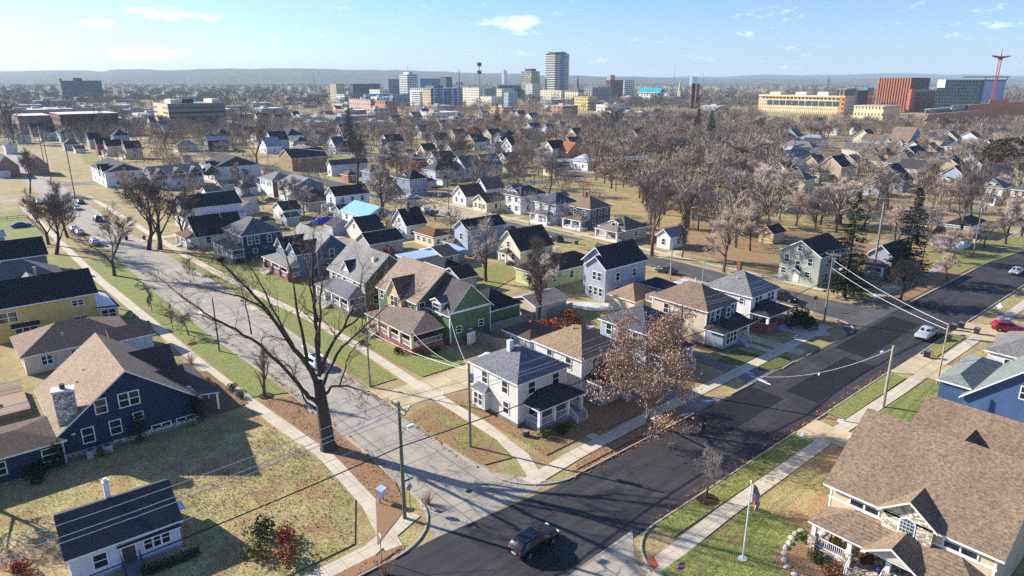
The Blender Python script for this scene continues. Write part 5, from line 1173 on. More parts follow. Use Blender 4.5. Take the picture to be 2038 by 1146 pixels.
# sidewalks
SWL = [(24.2, 43.2), (25.9, 50.5), (26.6, 60.5), (25.2, 79.5), (24.3, 98), (23.9, 116), (22.7, 150), (22.4, 182), (22.0, 262)]
band('sidewalk', SWL, 1.55, WALK, 0.05)
SWR = [(40.3, 42.8), (42.3, 47.5), (43.3, 55), (43.6, 70), (44.3, 85), (44.4, 102), (42.6, 128), (41.6, 158), (41.6, 270)]
band('sidewalk', SWR, 1.55, WALK, 0.05)
band('sidewalk', [(39.5, 43.4), (47, 44.1), (60, 44.5), (80, 44.7), (98, 45.0), (106, 45.3)], 1.7, WALK, 0.052)
band('sidewalk', [(38.2, 27.6), (50, 28.1), (72, 28.3), (90, 28.0), (112, 27.8), (180, 27.8), (300, 27.8)], 1.55, WALK, 0.05)
band('sidewalk', [(38.3, 27.6), (38.6, 24), (40.5, -10)], 1.5, concrete('bcb8ae', 1.55, 0, 0.5), 0.049)
band('sidewalk', [(-40, 43.6), (22.5, 44.6), (28.2, 46.6)], 1.6, WALK, 0.053)
band('sidewalk', [(124.5, 50), (125, 90), (125.5, 190)], 1.5, WALK, 0.05); band('sidewalk', [(124.5, 46.5), (300, 46.5)], 1.5, concrete('a9a293', 1.55, 0, 0.7), 0.051)
pxpoly('kerb_ramp', [(1283, 1115), (1300, 1108), (1312, 1126), (1296, 1140)], concrete('b0573c', 0, 0, 0.4), 0.056)
# driveways and front walks
ground('driveway', [(37.8, 63.5), (39.8, 65.2), (44.4, 65.0), (52.5, 63.8), (52.8, 70.6), (44.5, 70.6), (39.8, 70.6), (38.0, 72.4)], DRIVE, 0.042)
for (x0, y0, x1, y1) in ((44.8, 86.0, 48.2, 88.5), (44.6, 105.0, 49.8, 106.4), (43.6, 130.5, 50.2, 132.0), (42.6, 152.6, 47.2, 154.0), (38.5, 113.0, 44, 115.5), (38.6, 141, 43, 143), (41.8, 172, 46, 173.4), (37.6, 183, 52, 186)):
    rect('front_walk', x0, y0, x1, y1, WALK, 0.046)
rect('front_walk', 50.4, 44.8, 51.6, 49.2, WALK, 0.046); rect('front_walk', 59.5, 45, 60.7, 49.5, WALK, 0.046)
rect('front_walk', 88.2, 45.2, 89.6, 49.5, WALK, 0.047); rect('driveway', 90.6, 42.0, 93.2, 52.5, DRIVE, 0.041); rect('front_walk', 98.6, 45.4, 99.9, 49.2, WALK, 0.047)
ground('driveway', [(76.2, 41.4), (77.8, 43.5), (77.8, 62), (80.4, 62), (80.4, 45), (81.6, 43), (84.6, 41.4)], concrete('7d7a76', 3.2, 0, 0.8), 0.041)
ground('driveway', [(62.5, 41.4), (64.8, 43.6), (65.2, 56), (68.2, 56), (68.2, 43.8), (71.5, 41.4)], concrete('8d877c', 3.2, 0, 0.8), 0.041)
ground('driveway', [(67.5, 31.3), (69.6, 28.9), (69.8, 20), (76, 20), (73.2, 28.8), (73.8, 31.3)], DRIVE, 0.043)
ground('driveway', [(94.3, 31.3), (96.2, 28.7), (96.5, 20), (103.0, 20), (103.0, 28.6), (104.8, 31.2)], DRIVE, 0.043)
ground('driveway', [(117.2, 31.2), (118, 24), (128, 23), (125, 31.2)], DRIVE, 0.042)
rect('front_walk', 81.0, 24.5, 85.6, 25.9, WALK, 0.047)
ground('driveway', [(87.0, 72.0), (111.5, 72.5), (111.5, 77), (96, 76.0), (89, 75.0), (83, 82), (81, 82), (82.5, 75)], concrete('c9c6bf', 3.2, 0, 0.4), 0.042)
pxpoly('driveway', [(1560, 640), (1640, 655), (1655, 668), (1600, 672)], WALK, 0.044)
for px in ([(1000, 470), (1120, 490), (1080, 505), (1000, 490)], [(790, 420), (860, 405), (1000, 430), (960, 445)], [(140, 250), (232, 247), (228, 264), (150, 268)], [(465, 262), (560, 258), (556, 282), (480, 284)], [(585, 262), (700, 258), (705, 278), (600, 285)]):
    pxpoly('paved_lot', px, concrete('b9a88c', 0, 0, 0.7), 0.012)
# lawns
for k, f in enumerate(FOOTPRINTS):
    if 122 < f[0] < 400 or (60 < f[0] < 100 and f[1] > 120):
        w = f[2] - f[0]
        if w < 20 and k % 2 == 0: rect('driveway', f[0] - 7, f[1] - 2.6, f[0] + w * .7, f[1] - .2, DRIVE, 0.016)
G1, G2, G3, DEAD, LEAFY = grass(0.9, 0.12), grass(0.7, 0.25), grass(0.98, 0.0, 0.55), grass(0.34, 0.32, 1.1), grass(0.35, 0.8)
rect('lawn', 38.9, -8, 53.0, 27.0, G1, 0.022); rect('lawn', 43.5, 29.0, 68.5, 31.1, G1, 0.022); rect('lawn', 76, 29.0, 94.0, 31.1, G1, 0.022); rect('lawn', 73.4, 21.5, 95.5, 27.0, G1, 0.021); rect('lawn', 105, 29, 117, 31, G2, 0.022)
ground('lawn', [(30.4, 78), (30.0, 82), (29.3, 103), (28.9, 137), (29.6, 170), (23.4, 170), (23.6, 150), (24.8, 116), (26.0, 80)], G1, 0.021)
ground('lawn', [(38.6, 73), (39.2, 88), (39.6, 104), (39.8, 135), (38.6, 160), (40.6, 160), (41.6, 128), (43.4, 102), (43.2, 85), (42.6, 73)], G1, 0.021)
ground('lawn', [(45.4, 71.2), (45.2, 102), (43.5, 128), (42.6, 158), (49.5, 160), (52, 128), (52.5, 100), (47.8, 92), (48, 78), (52.6, 76), (52.6, 71.2)], G1, 0.021)
ground('lawn', [(22.6, 86), (22.9, 116), (21.8, 150), (21.6, 182), (2, 182), (0, 160), (18.5, 150), (18.8, 120), (20, 86)], G2, 0.021)
ground('lawn', [(20.5, 190), (20.5, 252), (2, 250), (0, 192)], G1, 0.021)
ground('lawn', [(79.9, 48.9), (85.9, 49.1), (86.4, 45.8), (80.6, 45.7)], G3, 0.023); ground('lawn', [(80.4, 43.7), (88.2, 43.8), (89.2, 42.8), (87.6, 41.6), (83.8, 41.5)], G3, 0.023, 'structure', 2)
ground('lawn', [(-40, 45.6), (22, 46.2), (25.2, 52), (25.8, 62), (24.4, 78), (20, 77), (-40, 77)], DEAD, 0.020)
ground('lawn', [(23.4, 44.8), (28, 47.6), (29.6, 52), (29.8, 62), (29.6, 77), (26.2, 78), (27.4, 62), (26.8, 51)], LEAFY, 0.0205)
ground('lawn', [(-40, 41.9), (22, 42.6), (25.5, 43.4), (22.5, 43.8), (-40, 42.9)], LEAFY, 0.0205)
ground('lawn', [(38.2, 48.8), (37.8, 56), (38.1, 62.8), (42.6, 64), (42.4, 52), (41.2, 48)], grass(0.55, 0.45), 0.0205)
ground('lawn', [(44.3, 46), (44.4, 63.4), (53, 63), (53, 61.5), (45.8, 61), (45.6, 52), (54.2, 51.5), (54.4, 46.2)], grass(0.5, 0.55), 0.0203)
ground('lawn', [(44, 42.0), (62.5, 42.2), (64, 43.4), (48, 43.0)], LEAFY, 0.0207); rect('lawn', 53, 45.6, 64.5, 52.4, LEAFY, 0.0204)
rect('lawn', 130, 49, 170, 110, grass(0.45, 0.55), 0.018); rect('lawn', 124.8, 42, 200, 45.6, LEAFY, 0.019)
pxpoly('lawn', [(910, 540), (1000, 525), (1040, 545), (960, 590)], G2, 0.02); pxpoly('lawn', [(540, 330), (700, 300), (720, 330), (600, 350)], G2, 0.02)
pxpoly('lawn', [(850, 340), (1010, 330), (1040, 365), (860, 375)], G2, 0.02); pxpoly('lawn', [(1040, 470), (1190, 480), (1180, 500), (1060, 480)], grass(0.5, 0.3), 0.02)
pxpoly('lawn', [(160, 308), (192, 306), (200, 322), (170, 326)], G1, 0.02); pxpoly('lawn', [(1512, 300), (1560, 297), (1560, 306), (1515, 309)], G3, 0.02)
pxpoly('lawn', [(1830, 505), (1960, 480), (2038, 470), (2038, 500), (1900, 545)], G2, 0.02)
for i, (x, y, r) in enumerate(((50.4, 30.3, 1.1), (27.4, 79.2, 0.9), (25.9, 103.5, 0.7), (27.5, 121, 0.8), (27.7, 139, 0.8))):
    ground('mulch_bed', [(x + r * math.cos(k * .628), y + r * math.sin(k * .628)) for k in range(10)], plain('3a241a', 0.95), 0.03)
ground('planting_bed', [(47.2, 22.5), (50.2, 21.3), (53.4, 21.0), (53.4, 8), (49.8, 8), (46.8, 15), (46.2, 19)], grass(0.1, 0.95), 0.028, 'structure', 2)
ground('planting_bed', [(19.4, 78), (25.0, 78.6), (24.3, 92), (19.6, 94)], grass(0.05, 0.9, 0.7), 0.028)
# manhole plate in the residential street
m = MB(); x, y = P(933, 978); m.box(x - 0.9, y - 0.7, 0.0, x + 0.9, y + 0.7, 0.022); o = tag(m.build('manhole_plate', concrete('a9a28c', 0, 0, 0.5)), 'square concrete manhole plate in the pale street surface', 'manhole')
m = MB(); m.tube([(x, y, 0.02), (x, y, 0.03)], 0.32, 14); m.build('lid', plain('2c2c2c'), o)

# ------------------------------------------------------------------ vegetation
def rdir(rnd, d, ang):
    a = rnd.uniform(0, 2 * math.pi); p = d.orthogonal().normalized(); q = d.cross(p)
    return (d * math.cos(ang) + (p * math.cos(a) + q * math.sin(a)) * math.sin(ang)).normalized()
def grow(rnd, T, Cn, start, d, L, r, lvl, cfg, maxl):
    nseg = 5 if lvl < 2 else 3
    pts = [Vector(start)]; rad = [r]; dirs = []
    for i in range(nseg):
        d = (d + Vector((rnd.gauss(0, 1), rnd.gauss(0, 1), rnd.gauss(0, 0.6))) * cfg['wig'] + Vector((0, 0, cfg['up'] * (0.6 if lvl else 0)))).normalized()
        pts.append(pts[-1] + d * (L / nseg)); rad.append(max(0.012, r * (1 - 0.78 * (i + 1) / nseg))); dirs.append(d.copy())
    (T if lvl <= 1 else Cn).tube(pts, rad, 6 if lvl == 0 else 5 if lvl == 1 else 3, cap=False)
    if lvl < maxl:
        n = cfg['n'][lvl]
        for k in range(n):
            f = cfg['first'][lvl] + (1 - cfg['first'][lvl]) * (k + rnd.random()) / n
            i = min(nseg - 1, int(f * nseg)); p = pts[i].lerp(pts[i + 1], f * nseg - i)
            nd = rdir(rnd, dirs[i], R(rnd.uniform(*cfg['ang'])))
            if lvl == 0: nd.z = abs(nd.z) * 0.7 + cfg.get('lift', 0.2); nd.normalize()
            grow(rnd, T, Cn, p, nd, L * cfg['len'][lvl] * rnd.uniform(0.7, 1.15) * (1.15 - 0.5 * (f - cfg['first'][lvl])), max(0.018, rad[i] * rnd.uniform(0.45, 0.62)), lvl + 1, cfg, maxl)
    else:
        for k in range(cfg['twigs']):
            f = rnd.random(); i = min(nseg - 1, int(f * nseg)); p = pts[i].lerp(pts[i + 1], f * nseg - i)
            nd = rdir(rnd, dirs[i], R(rnd.uniform(20, 65))); nd.z += 0.25; nd.normalize()
            l = cfg['tw'] * rnd.uniform(0.5, 1.2); s = nd.orthogonal().normalized() * cfg['tww']
            mid = p + nd * l * 0.55 + Vector((rnd.gauss(0, 1), rnd.gauss(0, 1), rnd.gauss(0, 1))) * l * 0.07
            Cn.add([p - s, p + s, mid + s * 0.6, mid - s * 0.6, p + nd * l], [(0, 1, 2, 3), (3, 2, 4)])
            if 'tips' in cfg: cfg['tips'].append((p + nd * l * rnd.random(), nd))
def bare_tree(seed, H, style='round', twigs=7, maxl=3):
    rnd = random.Random(seed); T, Cn = MB(), MB()
    st = {'round': dict(n=[8, 6, 5], first=[0.28, 0.3, 0.2], len=[0.62, 0.5, 0.5], ang=(32, 62), wig=0.13, up=0.10, twigs=twigs, tw=1.05, tww=0.034),
          'vase': dict(n=[7, 7, 5], first=[0.22, 0.35, 0.2], len=[0.78, 0.45, 0.45], ang=(20, 42), wig=0.11, up=0.13, twigs=twigs, tw=1.05, tww=0.03, lift=0.5),
          'tall': dict(n=[10, 5, 5], first=[0.25, 0.25, 0.2], len=[0.42, 0.5, 0.5], ang=(30, 55), wig=0.10, up=0.12, twigs=twigs, tw=0.95, tww=0.03),
          'pear': dict(n=[16, 5, 4], first=[0.14, 0.2, 0.2], len=[0.5, 0.42, 0.4], ang=(18, 34), wig=0.06, up=0.10, twigs=twigs, tw=0.6, tww=0.016, lift=0.9)}[style]
    grow(rnd, T, Cn, (0, 0, -0.1), Vector((rnd.gauss(0, .03), rnd.gauss(0, .03), 1)), 10 * 0.72, 0.30, 0, st, maxl)
    zmax = max(p[2] for p in Cn.v) or 10; k = 10.0 / zmax
    for M in (T, Cn): M.v = [(p[0] * k, p[1] * k, p[2] * k) for p in M.v]
    return T, Cn
BARK_D, BARK_M, TWIG = bark('4a4038'), bark('5c5046'), bark('98887a', 0.45)
TWIG2, TWIG3 = bark('aea092', 0.4), bark('7c7064', 0.4)
PROTO = {}
def proto_tree(key, seed, style, trunkm, twigm, twigs=7):
    T, Cn = bare_tree(seed, 10, style, twigs); PROTO[key] = (T.mesh('trunk', trunkm), Cn.mesh('crown', twigm))
proto_tree('round1', 11, 'round', BARK_M, TWIG, 13); proto_tree('round2', 12, 'round', BARK_D, TWIG2, 13); proto_tree('round3', 13, 'round', BARK_D, TWIG3, 11)
proto_tree('vase1', 14, 'vase', BARK_D, TWIG3, 8); proto_tree('vase2', 15, 'vase', BARK_D, TWIG3, 8); proto_tree('vase3', 18, 'vase', BARK_M, TWIG, 9)
proto_tree('tall1', 16, 'tall', BARK_M, TWIG, 10); proto_tree('tall2', 19, 'tall', BARK_D, TWIG2, 11); proto_tree('pear', 17, 'pear', BARK_M, TWIG, 4)
def plant_tree(key, x, y, h, label, group=None, rz=None, wide=1.0, cat='tree', name='bare_tree'):
    t = thing(name, label, cat, (x, y, 0), rz if rz is not None else random.uniform(0, 6.28), group)
    s = h / 10.0; t.scale = (s * wide, s * wide, s)
    tm, cm = PROTO[key]; link('trunk', tm, t); link('crown', cm, t); return t
def leaf_quads(rnd, m, pts, size, jitter=0.15):
    for p in pts:
        a = Vector((rnd.gauss(0, 1), rnd.gauss(0, 1), rnd.gauss(0, 1))).normalized(); b = a.orthogonal().normalized(); c = a.cross(b)
        s = size * rnd.uniform(0.6, 1.3); p = Vector(p) + Vector((rnd.gauss(0, jitter), rnd.gauss(0, jitter), rnd.gauss(0, jitter)))
        m.add([p - b * s * .5, p + c * s * .35, p + b * s * .5, p - c * s * .35], [(0, 1, 2, 3)])
# evergreen spruce
def spruce(seed):
    rnd = random.Random(seed); T, Cn = MB(), MB(); T.tube([(0, 0, -0.1), (0, 0, 9.8)], [0.22, 0.03], 7)
    z = 0.9
    while z < 9.9:
        f = (z - 0.9) / 9.0; L = 2.3 * (1 - f) ** 0.8 * rnd.uniform(0.75, 1.12) + 0.12; n = max(5, int(12 * (1 - f * 0.6)))
        for k in range(n):
            a = rnd.uniform(0, 6.28); Lk = L * rnd.uniform(0.65, 1.1); prev = Vector((0, 0, z)); seg = max(3, int(Lk / 0.25))
            for i in range(1, seg + 1):
                g = i / seg; p = Vector((math.cos(a) * Lk * g, math.sin(a) * Lk * g, z - 0.32 * Lk * g + 0.2 * Lk * g * g))
                for q in range(5):
                    d = Vector((math.cos(a + rnd.gauss(0, 0.9)), math.sin(a + rnd.gauss(0, 0.9)), rnd.uniform(-0.75, 0.15))); s = rnd.uniform(0.16, 0.34) * (1.1 - 0.4 * f); o = d.orthogonal().normalized() * s * 0.28
                    b = p + Vector((rnd.gauss(0, .06), rnd.gauss(0, .06), rnd.gauss(0, .04))); Cn.add([b - o, b + o, b + d * s], [(0, 1, 2)])
        z += 0.2 + 0.1 * (1 - f)
    return T, Cn
T, Cn = spruce(5); PROTO['spruce1'] = (T.mesh('trunk', BARK_D), Cn.mesh('crown', leafy('3c4a2c', 0.6, 0.2)))
T, Cn = spruce(6); PROTO['spruce2'] = (T.mesh('trunk', BARK_D), Cn.mesh('crown', leafy('26352a', 0.6)))
# shrubs: leaf clumps over a twig frame
def shrub_mesh(seed, n, size, mat, sq=0.8, tall=1.0):
    rnd = random.Random(seed); m = MB(); pts = []
    lob = [(rnd.gauss(0, .35), rnd.gauss(0, .35), rnd.uniform(.25, .7) * tall, rnd.uniform(.35, .55)) for _ in range(7)]
    for i in range(n):
        l = rnd.choice(lob); v = Vector((rnd.gauss(0, 1), rnd.gauss(0, 1), rnd.gauss(0, 1))).normalized() * l[3] * rnd.uniform(.75, 1.05)
        p = Vector((l[0] + v.x, l[1] + v.y, max(.02, l[2] + v.z * sq * tall))); pts.append(p)
    leaf_quads(rnd, m, pts, size, 0.02); return m.mesh('foliage', mat)
SHR = {'green': shrub_mesh(1, 900, 0.14, leafy('3a4a24', .5)), 'dark': shrub_mesh(2, 900, 0.14, leafy('1f2c1c', .5)), 'brown': shrub_mesh(3, 700, 0.14, leafy('7a5230', .5, .2)), 'rust': shrub_mesh(4, 900, 0.15, leafy('8a4a2c', .5, .2)), 'olive': shrub_mesh(5, 900, 0.13, leafy('6a6a2c', .5, .2)), 'cypress': shrub_mesh(6, 1500, 0.12, leafy('20291a', .5), .9, 2.6)}
def shrub(kind, x, y, s, label, group=None, name='shrub', cat='shrub', rz=None, z=0):
    t = tag(link(name, SHR[kind], None, (x, y, z), rz if rz is not None else random.uniform(0, 6.28)), label, cat, group)
    t.scale = s if hasattr(s, '__len__') else (s, s, s); return t
def twig_shrub(seed, h, mat, n=60):
    rnd = random.Random(seed); m = MB()
    for i in range(n):
        a = rnd.uniform(0, 6.28); t = rnd.uniform(0, .9); d = Vector((math.cos(a) * t, math.sin(a) * t, 1)).normalized(); L = h * rnd.uniform(.5, 1)
        p = Vector((rnd.gauss(0, .12), rnd.gauss(0, .12), 0)); q = p + d * L; m.tube([p, p.lerp(q, .5) + Vector((rnd.gauss(0, .05), rnd.gauss(0, .05), 0)), q], [.015, .01, .004], 3, cap=False)
        for k in range(7):
            b = p.lerp(q, rnd.uniform(.3, 1)); e = rdir(rnd, d, R(35)); s = e.orthogonal().normalized() * .008; m.add([b - s, b + s, b + e * rnd.uniform(.2, .5) * h * .4], [(0, 1, 2)])
    return m.mesh('branches', mat)

# --- the big street tree, limbs modelled one by one
bx, by = P(655, 893)
RT = Vector((math.cos(YAW), math.sin(YAW), 0)); FW = Vector((-math.sin(YAW), math.cos(YAW), 0))
SCL = 18.3
def tl(x, y, dep): return RT * ((x - 655) / SCL) + FW * dep + Vector((0, 0, (893 - y) / (SCL * 0.955) - dep * 0.30))
big = thing('bare_tree', 'huge bare street tree with forking dark limbs by the corner sidewalk', 'tree', (bx, by, 0))
TB, CB = MB(), MB(); rnd = random.Random(3)
LIMBS = [
 ([(655, 897, 0), (653, 870, 0), (651, 830, 0), (648, 790, 0), (646, 755, 0)], .98, .62),
 ([(652, 740, 0), (648, 700, .3), (650, 660, .5), (650, 610, .2), (652, 560, 0), (655, 515, .3), (660, 478, .4)], .42, .05),
 ([(646, 765, 0), (632, 720, -.6), (614, 690, -1.2), (590, 640, -1.8), (570, 605, -2.2), (548, 575, -2.5), (520, 540, -2.8), (500, 520, -3)], .40, .05),
 ([(646, 800, 0), (634, 790, -.3), (618, 770, -.8), (600, 735, -1.3), (560, 680, -2.0), (520, 650, -2.6), (490, 632, -3.0), (450, 600, -3.4), (425, 575, -3.6)], .36, .04),
 ([(648, 745, 0), (655, 712, 1.0), (672, 680, 1.8), (690, 655, 2.4), (705, 620, 3.0), (722, 585, 3.4), (730, 540, 3.6)], .34, .04),
 ([(655, 760, 0), (664, 735, .8), (690, 690, 1.2), (720, 662, 1.8), (745, 640, 2.2), (775, 612, 2.6), (805, 598, 3)], .26, .03),
 ([(660, 778, 0), (672, 764, -.5), (705, 760, -1.2), (735, 768, -1.6), (748, 775, -2)], .2, .04),
 ([(690, 762, -1.0), (702, 735, -1.2), (712, 705, -1.5), (730, 680, -1.8), (750, 668, -2)], .12, .03),
 ([(640, 810, 0), (618, 800, .6), (600, 770, 1.2), (585, 735, 1.8), (570, 720, 2.2), (545, 715, 2.6)], .17, .03),
 ([(632, 715, -.5), (622, 660, .4), (612, 610, 1.0), (606, 560, 1.4), (598, 510, 1.6), (592, 478, 1.7)], .25, .03),
 ([(650, 640, .5), (640, 590, 1.4), (632, 540, 2.0), (622, 500, 2.4), (612, 470, 2.7)], .2, .03),
 ([(650, 690, .4), (662, 640, -.8), (672, 590, -1.5), (684, 545, -2), (690, 505, -2.2)], .22, .03),
 ([(590, 640, -1.8), (575, 610, -3), (545, 590, -3.8), (512, 582, -4.3), (470, 570, -4.6)], .17, .03),
 ([(520, 650, -2.6), (495, 640, -2.0), (460, 628, -1.6), (430, 622, -1.4), (395, 640, -1.2)], .12, .02),
 ([(545, 660, -2.2), (535, 620, -1.2), (528, 590, -.6), (520, 560, 0)], .10, .02),
 ([(614, 690, -1.2), (606, 650, -2.4), (590, 600, -3.2), (580, 560, -3.8), (560, 520, -4.2)], .2, .03),
 ([(690, 655, 2.4), (712, 640, 3.4), (740, 600, 4.2), (760, 570, 4.8)], .16, .03),
]
cfg = dict(n=[0, 0, 4, 3], first=[0, 0, .25, .2], len=[1, 1, .55, .5], ang=(28, 60), wig=.16, up=.10, twigs=7, tw=.8, tww=.014)
for pts, r0, r1 in LIMBS:
    V = [tl(*p) for p in pts]
    fine = []
    for i in range(len(V) - 1):
        for k in range(3):
            q = V[i].lerp(V[i + 1], k / 3); fine.append(q + Vector((rnd.gauss(0, 1), rnd.gauss(0, 1), rnd.gauss(0, .5))) * (.05 if r0 < .6 else 0.0))
    fine.append(V[-1]); n = len(fine); rad = [(r0 + (r1 - r0) * (i / (n - 1)) ** .7) * (.86 if r0 < .6 else .9) for i in range(n)]
    if r0 > .6: rad[0] *= 1.28; rad[1] *= 1.1
    TB.tube(fine, rad, 10 if r0 > .3 else 7, cap=False)
    if r0 < .6:
        for i in range(3, n):
            if rnd.random() < .95 and i > n * .28:
                d = (fine[i] - fine[i - 1]).normalized(); nd = rdir(rnd, d, R(rnd.uniform(35, 65))); nd.z += .25; nd.normalize()
                grow(rnd, TB, CB, fine[i], nd, rnd.uniform(1.4, 3.2), max(.03, rad[i] * .45), 2, cfg, 3)
        grow(rnd, TB, CB, fine[-1], (fine[-1] - fine[-2]).normalized(), 2.2, .04, 2, cfg, 3)
TB.build('trunk', bark('544a41'), big, smooth=True); CB.build('crown', bark('6a5a4c'), big)

# --- brown-leaved oak on the verge
ox, oy = 57.6, 43.0
oak = thing('oak_tree', 'broad oak still holding rust-brown leaves on the cross street verge', 'tree', (ox, oy, 0))
rnd = random.Random(9); TO, CO, LO = MB(), MB(), MB()
ocfg = dict(n=[13, 6, 5], first=[.12, .2, .2], len=[.60, .52, .5], ang=(42, 80), wig=.12, up=.06, twigs=7, tw=.9, tww=.014, tips=[])
grow(rnd, TO, CO, (0, 0, -.1), Vector((0.02, 0, 1)), 11.6, .3, 0, ocfg, 3)
pts = [t[0] for t in ocfg['tips']]; cand = []
for p in pts:
    for k in range(9): cand.append(p + Vector((rnd.gauss(0, .42), rnd.gauss(0, .42), rnd.gauss(0, .38))))
cand = [p for p in cand if mnoise.noise(p * .6) > -.38 and p.z > 1.9]
rnd.shuffle(cand); leaf_quads(rnd, LO, cand[:34000], .22, .08)
TO.build('trunk', bark('7d7468'), oak); CO.build('branches', bark('6f6254'), oak); LO.build('crown', leafy('b4947c', .6, .1), oak); oak.scale = (.9, .9, .88)

# --- individually recognisable bare trees
def T_at(key, base, top, label, wide=1.0, x=None, y=None, h=None, rz=None, name='bare_tree', group=None):
    X, Y = P(*base)
    if h is None:
        best = (1e9, 10)
        for z in range(10, 320):
            q = proj(X, Y, z * .1)
            if abs(q[1] - top) < best[0]: best = (abs(q[1] - top), z * .1)
        h = best[1]
    return plant_tree(key, X, Y, h, label, group, rz, wide, name=name)
T_at('pear', (527, 790), 682, 'small upright pear tree in leaf litter beside the pale street', 1.0)
T_at('round2', (1405, 991), 888, 'young pale-barked tree in a mulch ring by the flagpole lawn', .85, rz=1.0)
T_at('vase2', (228, 549), 395, 'bare street tree at the kerb beside the long sidewalk shadows', 1.15, rz=.5)
T_at('vase1', (112, 507), 372, 'bare maple leaning over the sidewalk near the blue car', 1.3, rz=2.0)
T_at('vase2', (97, 487), 365, 'slimmer maple just behind the leaning sidewalk maple', 1.15, rz=3.3)
T_at('tall1', (135, 473), 350, 'bare tree on the verge behind the two sidewalk maples', .9)
T_at('vase1', (296, 497), 330, 'left one of two tall bare trees on the lawn across the street', 1.35, rz=1.2)
T_at('vase3', (318, 496), 325, 'right one of two tall bare trees on the lawn across the street', 1.35, rz=4.0)
T_at('vase2', (365, 480), 365, 'bare tree in front of the small white bungalow', 1.2, rz=5)
T_at('round3', (376, 668), 620, 'little round-crowned street tree in the sunlit verge', 1.1)
T_at('round1', (373, 545), 505, 'sapling on the far verge across from the yellow house', .7)
T_at('round1', (386, 558), 520, 'second sapling on the far verge beside the mailbox post', .7)
T_at('tall1', (303, 622), 570, 'spindly sapling on the verge beside the yellow house', .5)
T_at('tall1', (345, 655), 600, 'spindly sapling next to the little round street tree', .5)
T_at('round2', (60, 662), 590, 'bare ornamental tree in front of the yellow wall', 1.0)
T_at('tall2', (967, 560), 425, 'ivy-trunked bare tree behind the green house', .9)
T_at('tall1', (1070, 637), 455, 'twin-stemmed bare tree beside the faded tan garage', .9)
T_at('tall2', (1084, 600), 500, 'smaller reddish bare tree over the yellow-green house', 1.1)
T_at('vase3', (1297, 509), 335, 'big white-limbed bare tree at the corner of the wooded lot', 1.1, rz=2)
T_at('round1', (1440, 541), 385, 'dark-stemmed bare tree standing in the rough grass lot', .9)
T_at('tall1', (1357, 512), 420, 'thin bare tree beside the white-limbed one', .8)
T_at('vase1', (1493, 500), 400, 'leaning bare tree at the back of the rough grass lot', .9)
T_at('vase3', (1910, 484), 300, 'tall bare tree in front of the long white garage', .8)
T_at('round3', (1790, 600), 510, 'low dark bare tree beside the right-hand sidewalk', 1.1)
T_at('round2', (1884, 560), 500, 'low spreading bare tree nearer the parked sedan at right', 1.1)
T_at('round1', (1846, 480), 400, 'bare tree at the left end of the long white garage', .9)
T_at('tall2', (763, 450), 315, 'tall bare tree rising behind the blue metal roof', .9)
T_at('vase1', (711, 367), 255, 'wide dark bare tree behind the white two-storey gable', 1.0)
T_at('vase2', (512, 330), 222, 'massive bare tree above the paved lot at left', 1.1)
T_at('vase2', (948, 376), 290, 'bare tree in the middle of the open lawn', 1.1)
T_at('round3', (890, 362), 300, 'spreading bare tree at the left end of the open lawn', 1.0)
T_at('round1', (1032, 372), 285, 'round bare tree behind the white foursquare', 1.2)
T_at('vase1', (1093, 385), 300, 'bare tree right behind the slate hip roofs', 1.0)
T_at('vase2', (1213, 283), 195, 'giant bare tree with ivy-clad trunk above the wooded block', 1.1)
T_at('vase3', (1310, 272), 222, 'bare tree right of the giant ivy-clad one', 1.0)
T_at('tall1', (470, 380), 320, 'thin bare tree in front of the brown side gable', .8)
T_at('tall1', (500, 402), 330, 'thin bare tree before the brick-ended townhouse', .8)
T_at('round3', (572, 415), 350, 'bare tree in front of the white black-roofed garage', .8)
T_at('tall2', (590, 412), 345, 'taller bare tree by the white black-roofed garage', .8)
T_at('vase1', (60, 385), 290, 'bare tree beside the brick gabled house', .9)
T_at('round2', (250, 395), 335, 'bare tree in front of the twin-peaked farmhouse', 1.0)
T_at('vase1', (28, 285), 190, 'bare tree at the far left skyline', .9)
T_at('vase2', (205, 290), 205, 'bare tree before the long brick mill', .8)
T_at('vase3', (345, 285), 235, 'bare tree beside the pale metal roof', 1.0)
T_at('round3', (-8, 1015), 850, 'bare tree whose twigs enter at the left frame edge', 1.0)
for (key, b, top, lab) in (('spruce1', (1680, 592), 380, 'tall olive-green spruce nearest the corner house'), ('spruce2', (1800, 560), 372, 'dark spruce right of the olive-green one'), ('spruce2', (698, 305), 214, 'dark conifer below the downtown offices'), ('spruce1', (990, 262), 205, 'layered pine right of the tall light pole'), ('spruce2', (1386, 285), 215, 'dark evergreen left of a pair on the wooded skyline'), ('spruce2', (1412, 290), 219, 'dark evergreen right of a pair on the wooded skyline'), ('spruce2', (55, 545), 480, 'small grey-green spruce between left-side roofs')):
    T_at(key, b, top, lab, .95, name='spruce_tree')
PROTO['broad'] = (PROTO['round1'][0], None)
rnd = random.Random(31); m = MB(); pts = []
for i in range(9000):
    v = Vector((rnd.gauss(0, 1), rnd.gauss(0, 1), rnd.gauss(0, 1))).normalized(); q = v * (rnd.uniform(.55, 1) ** .4); q = Vector((q.x * 4.6, q.y * 4.6, 5.2 + q.z * 4.4))
    if mnoise.noise(q * .5) > -.2: pts.append(q)
leaf_quads(rnd, m, pts, .42, .1); PROTO['broad'] = (PROTO['round1'][0], m.mesh('crown', leafy('4a4226', .6, .3)))
T_at('broad', (2003, 350), 270, 'broad brownish-green evergreen near the right frame edge', 1.35, name='evergreen_tree')
m = MB(); leaf_quads(rnd, m, pts[:5200], .4, .15); PROTO['rusty'] = (PROTO['round1'][0], m.mesh('crown', leafy('8a5634', .6, .3)))
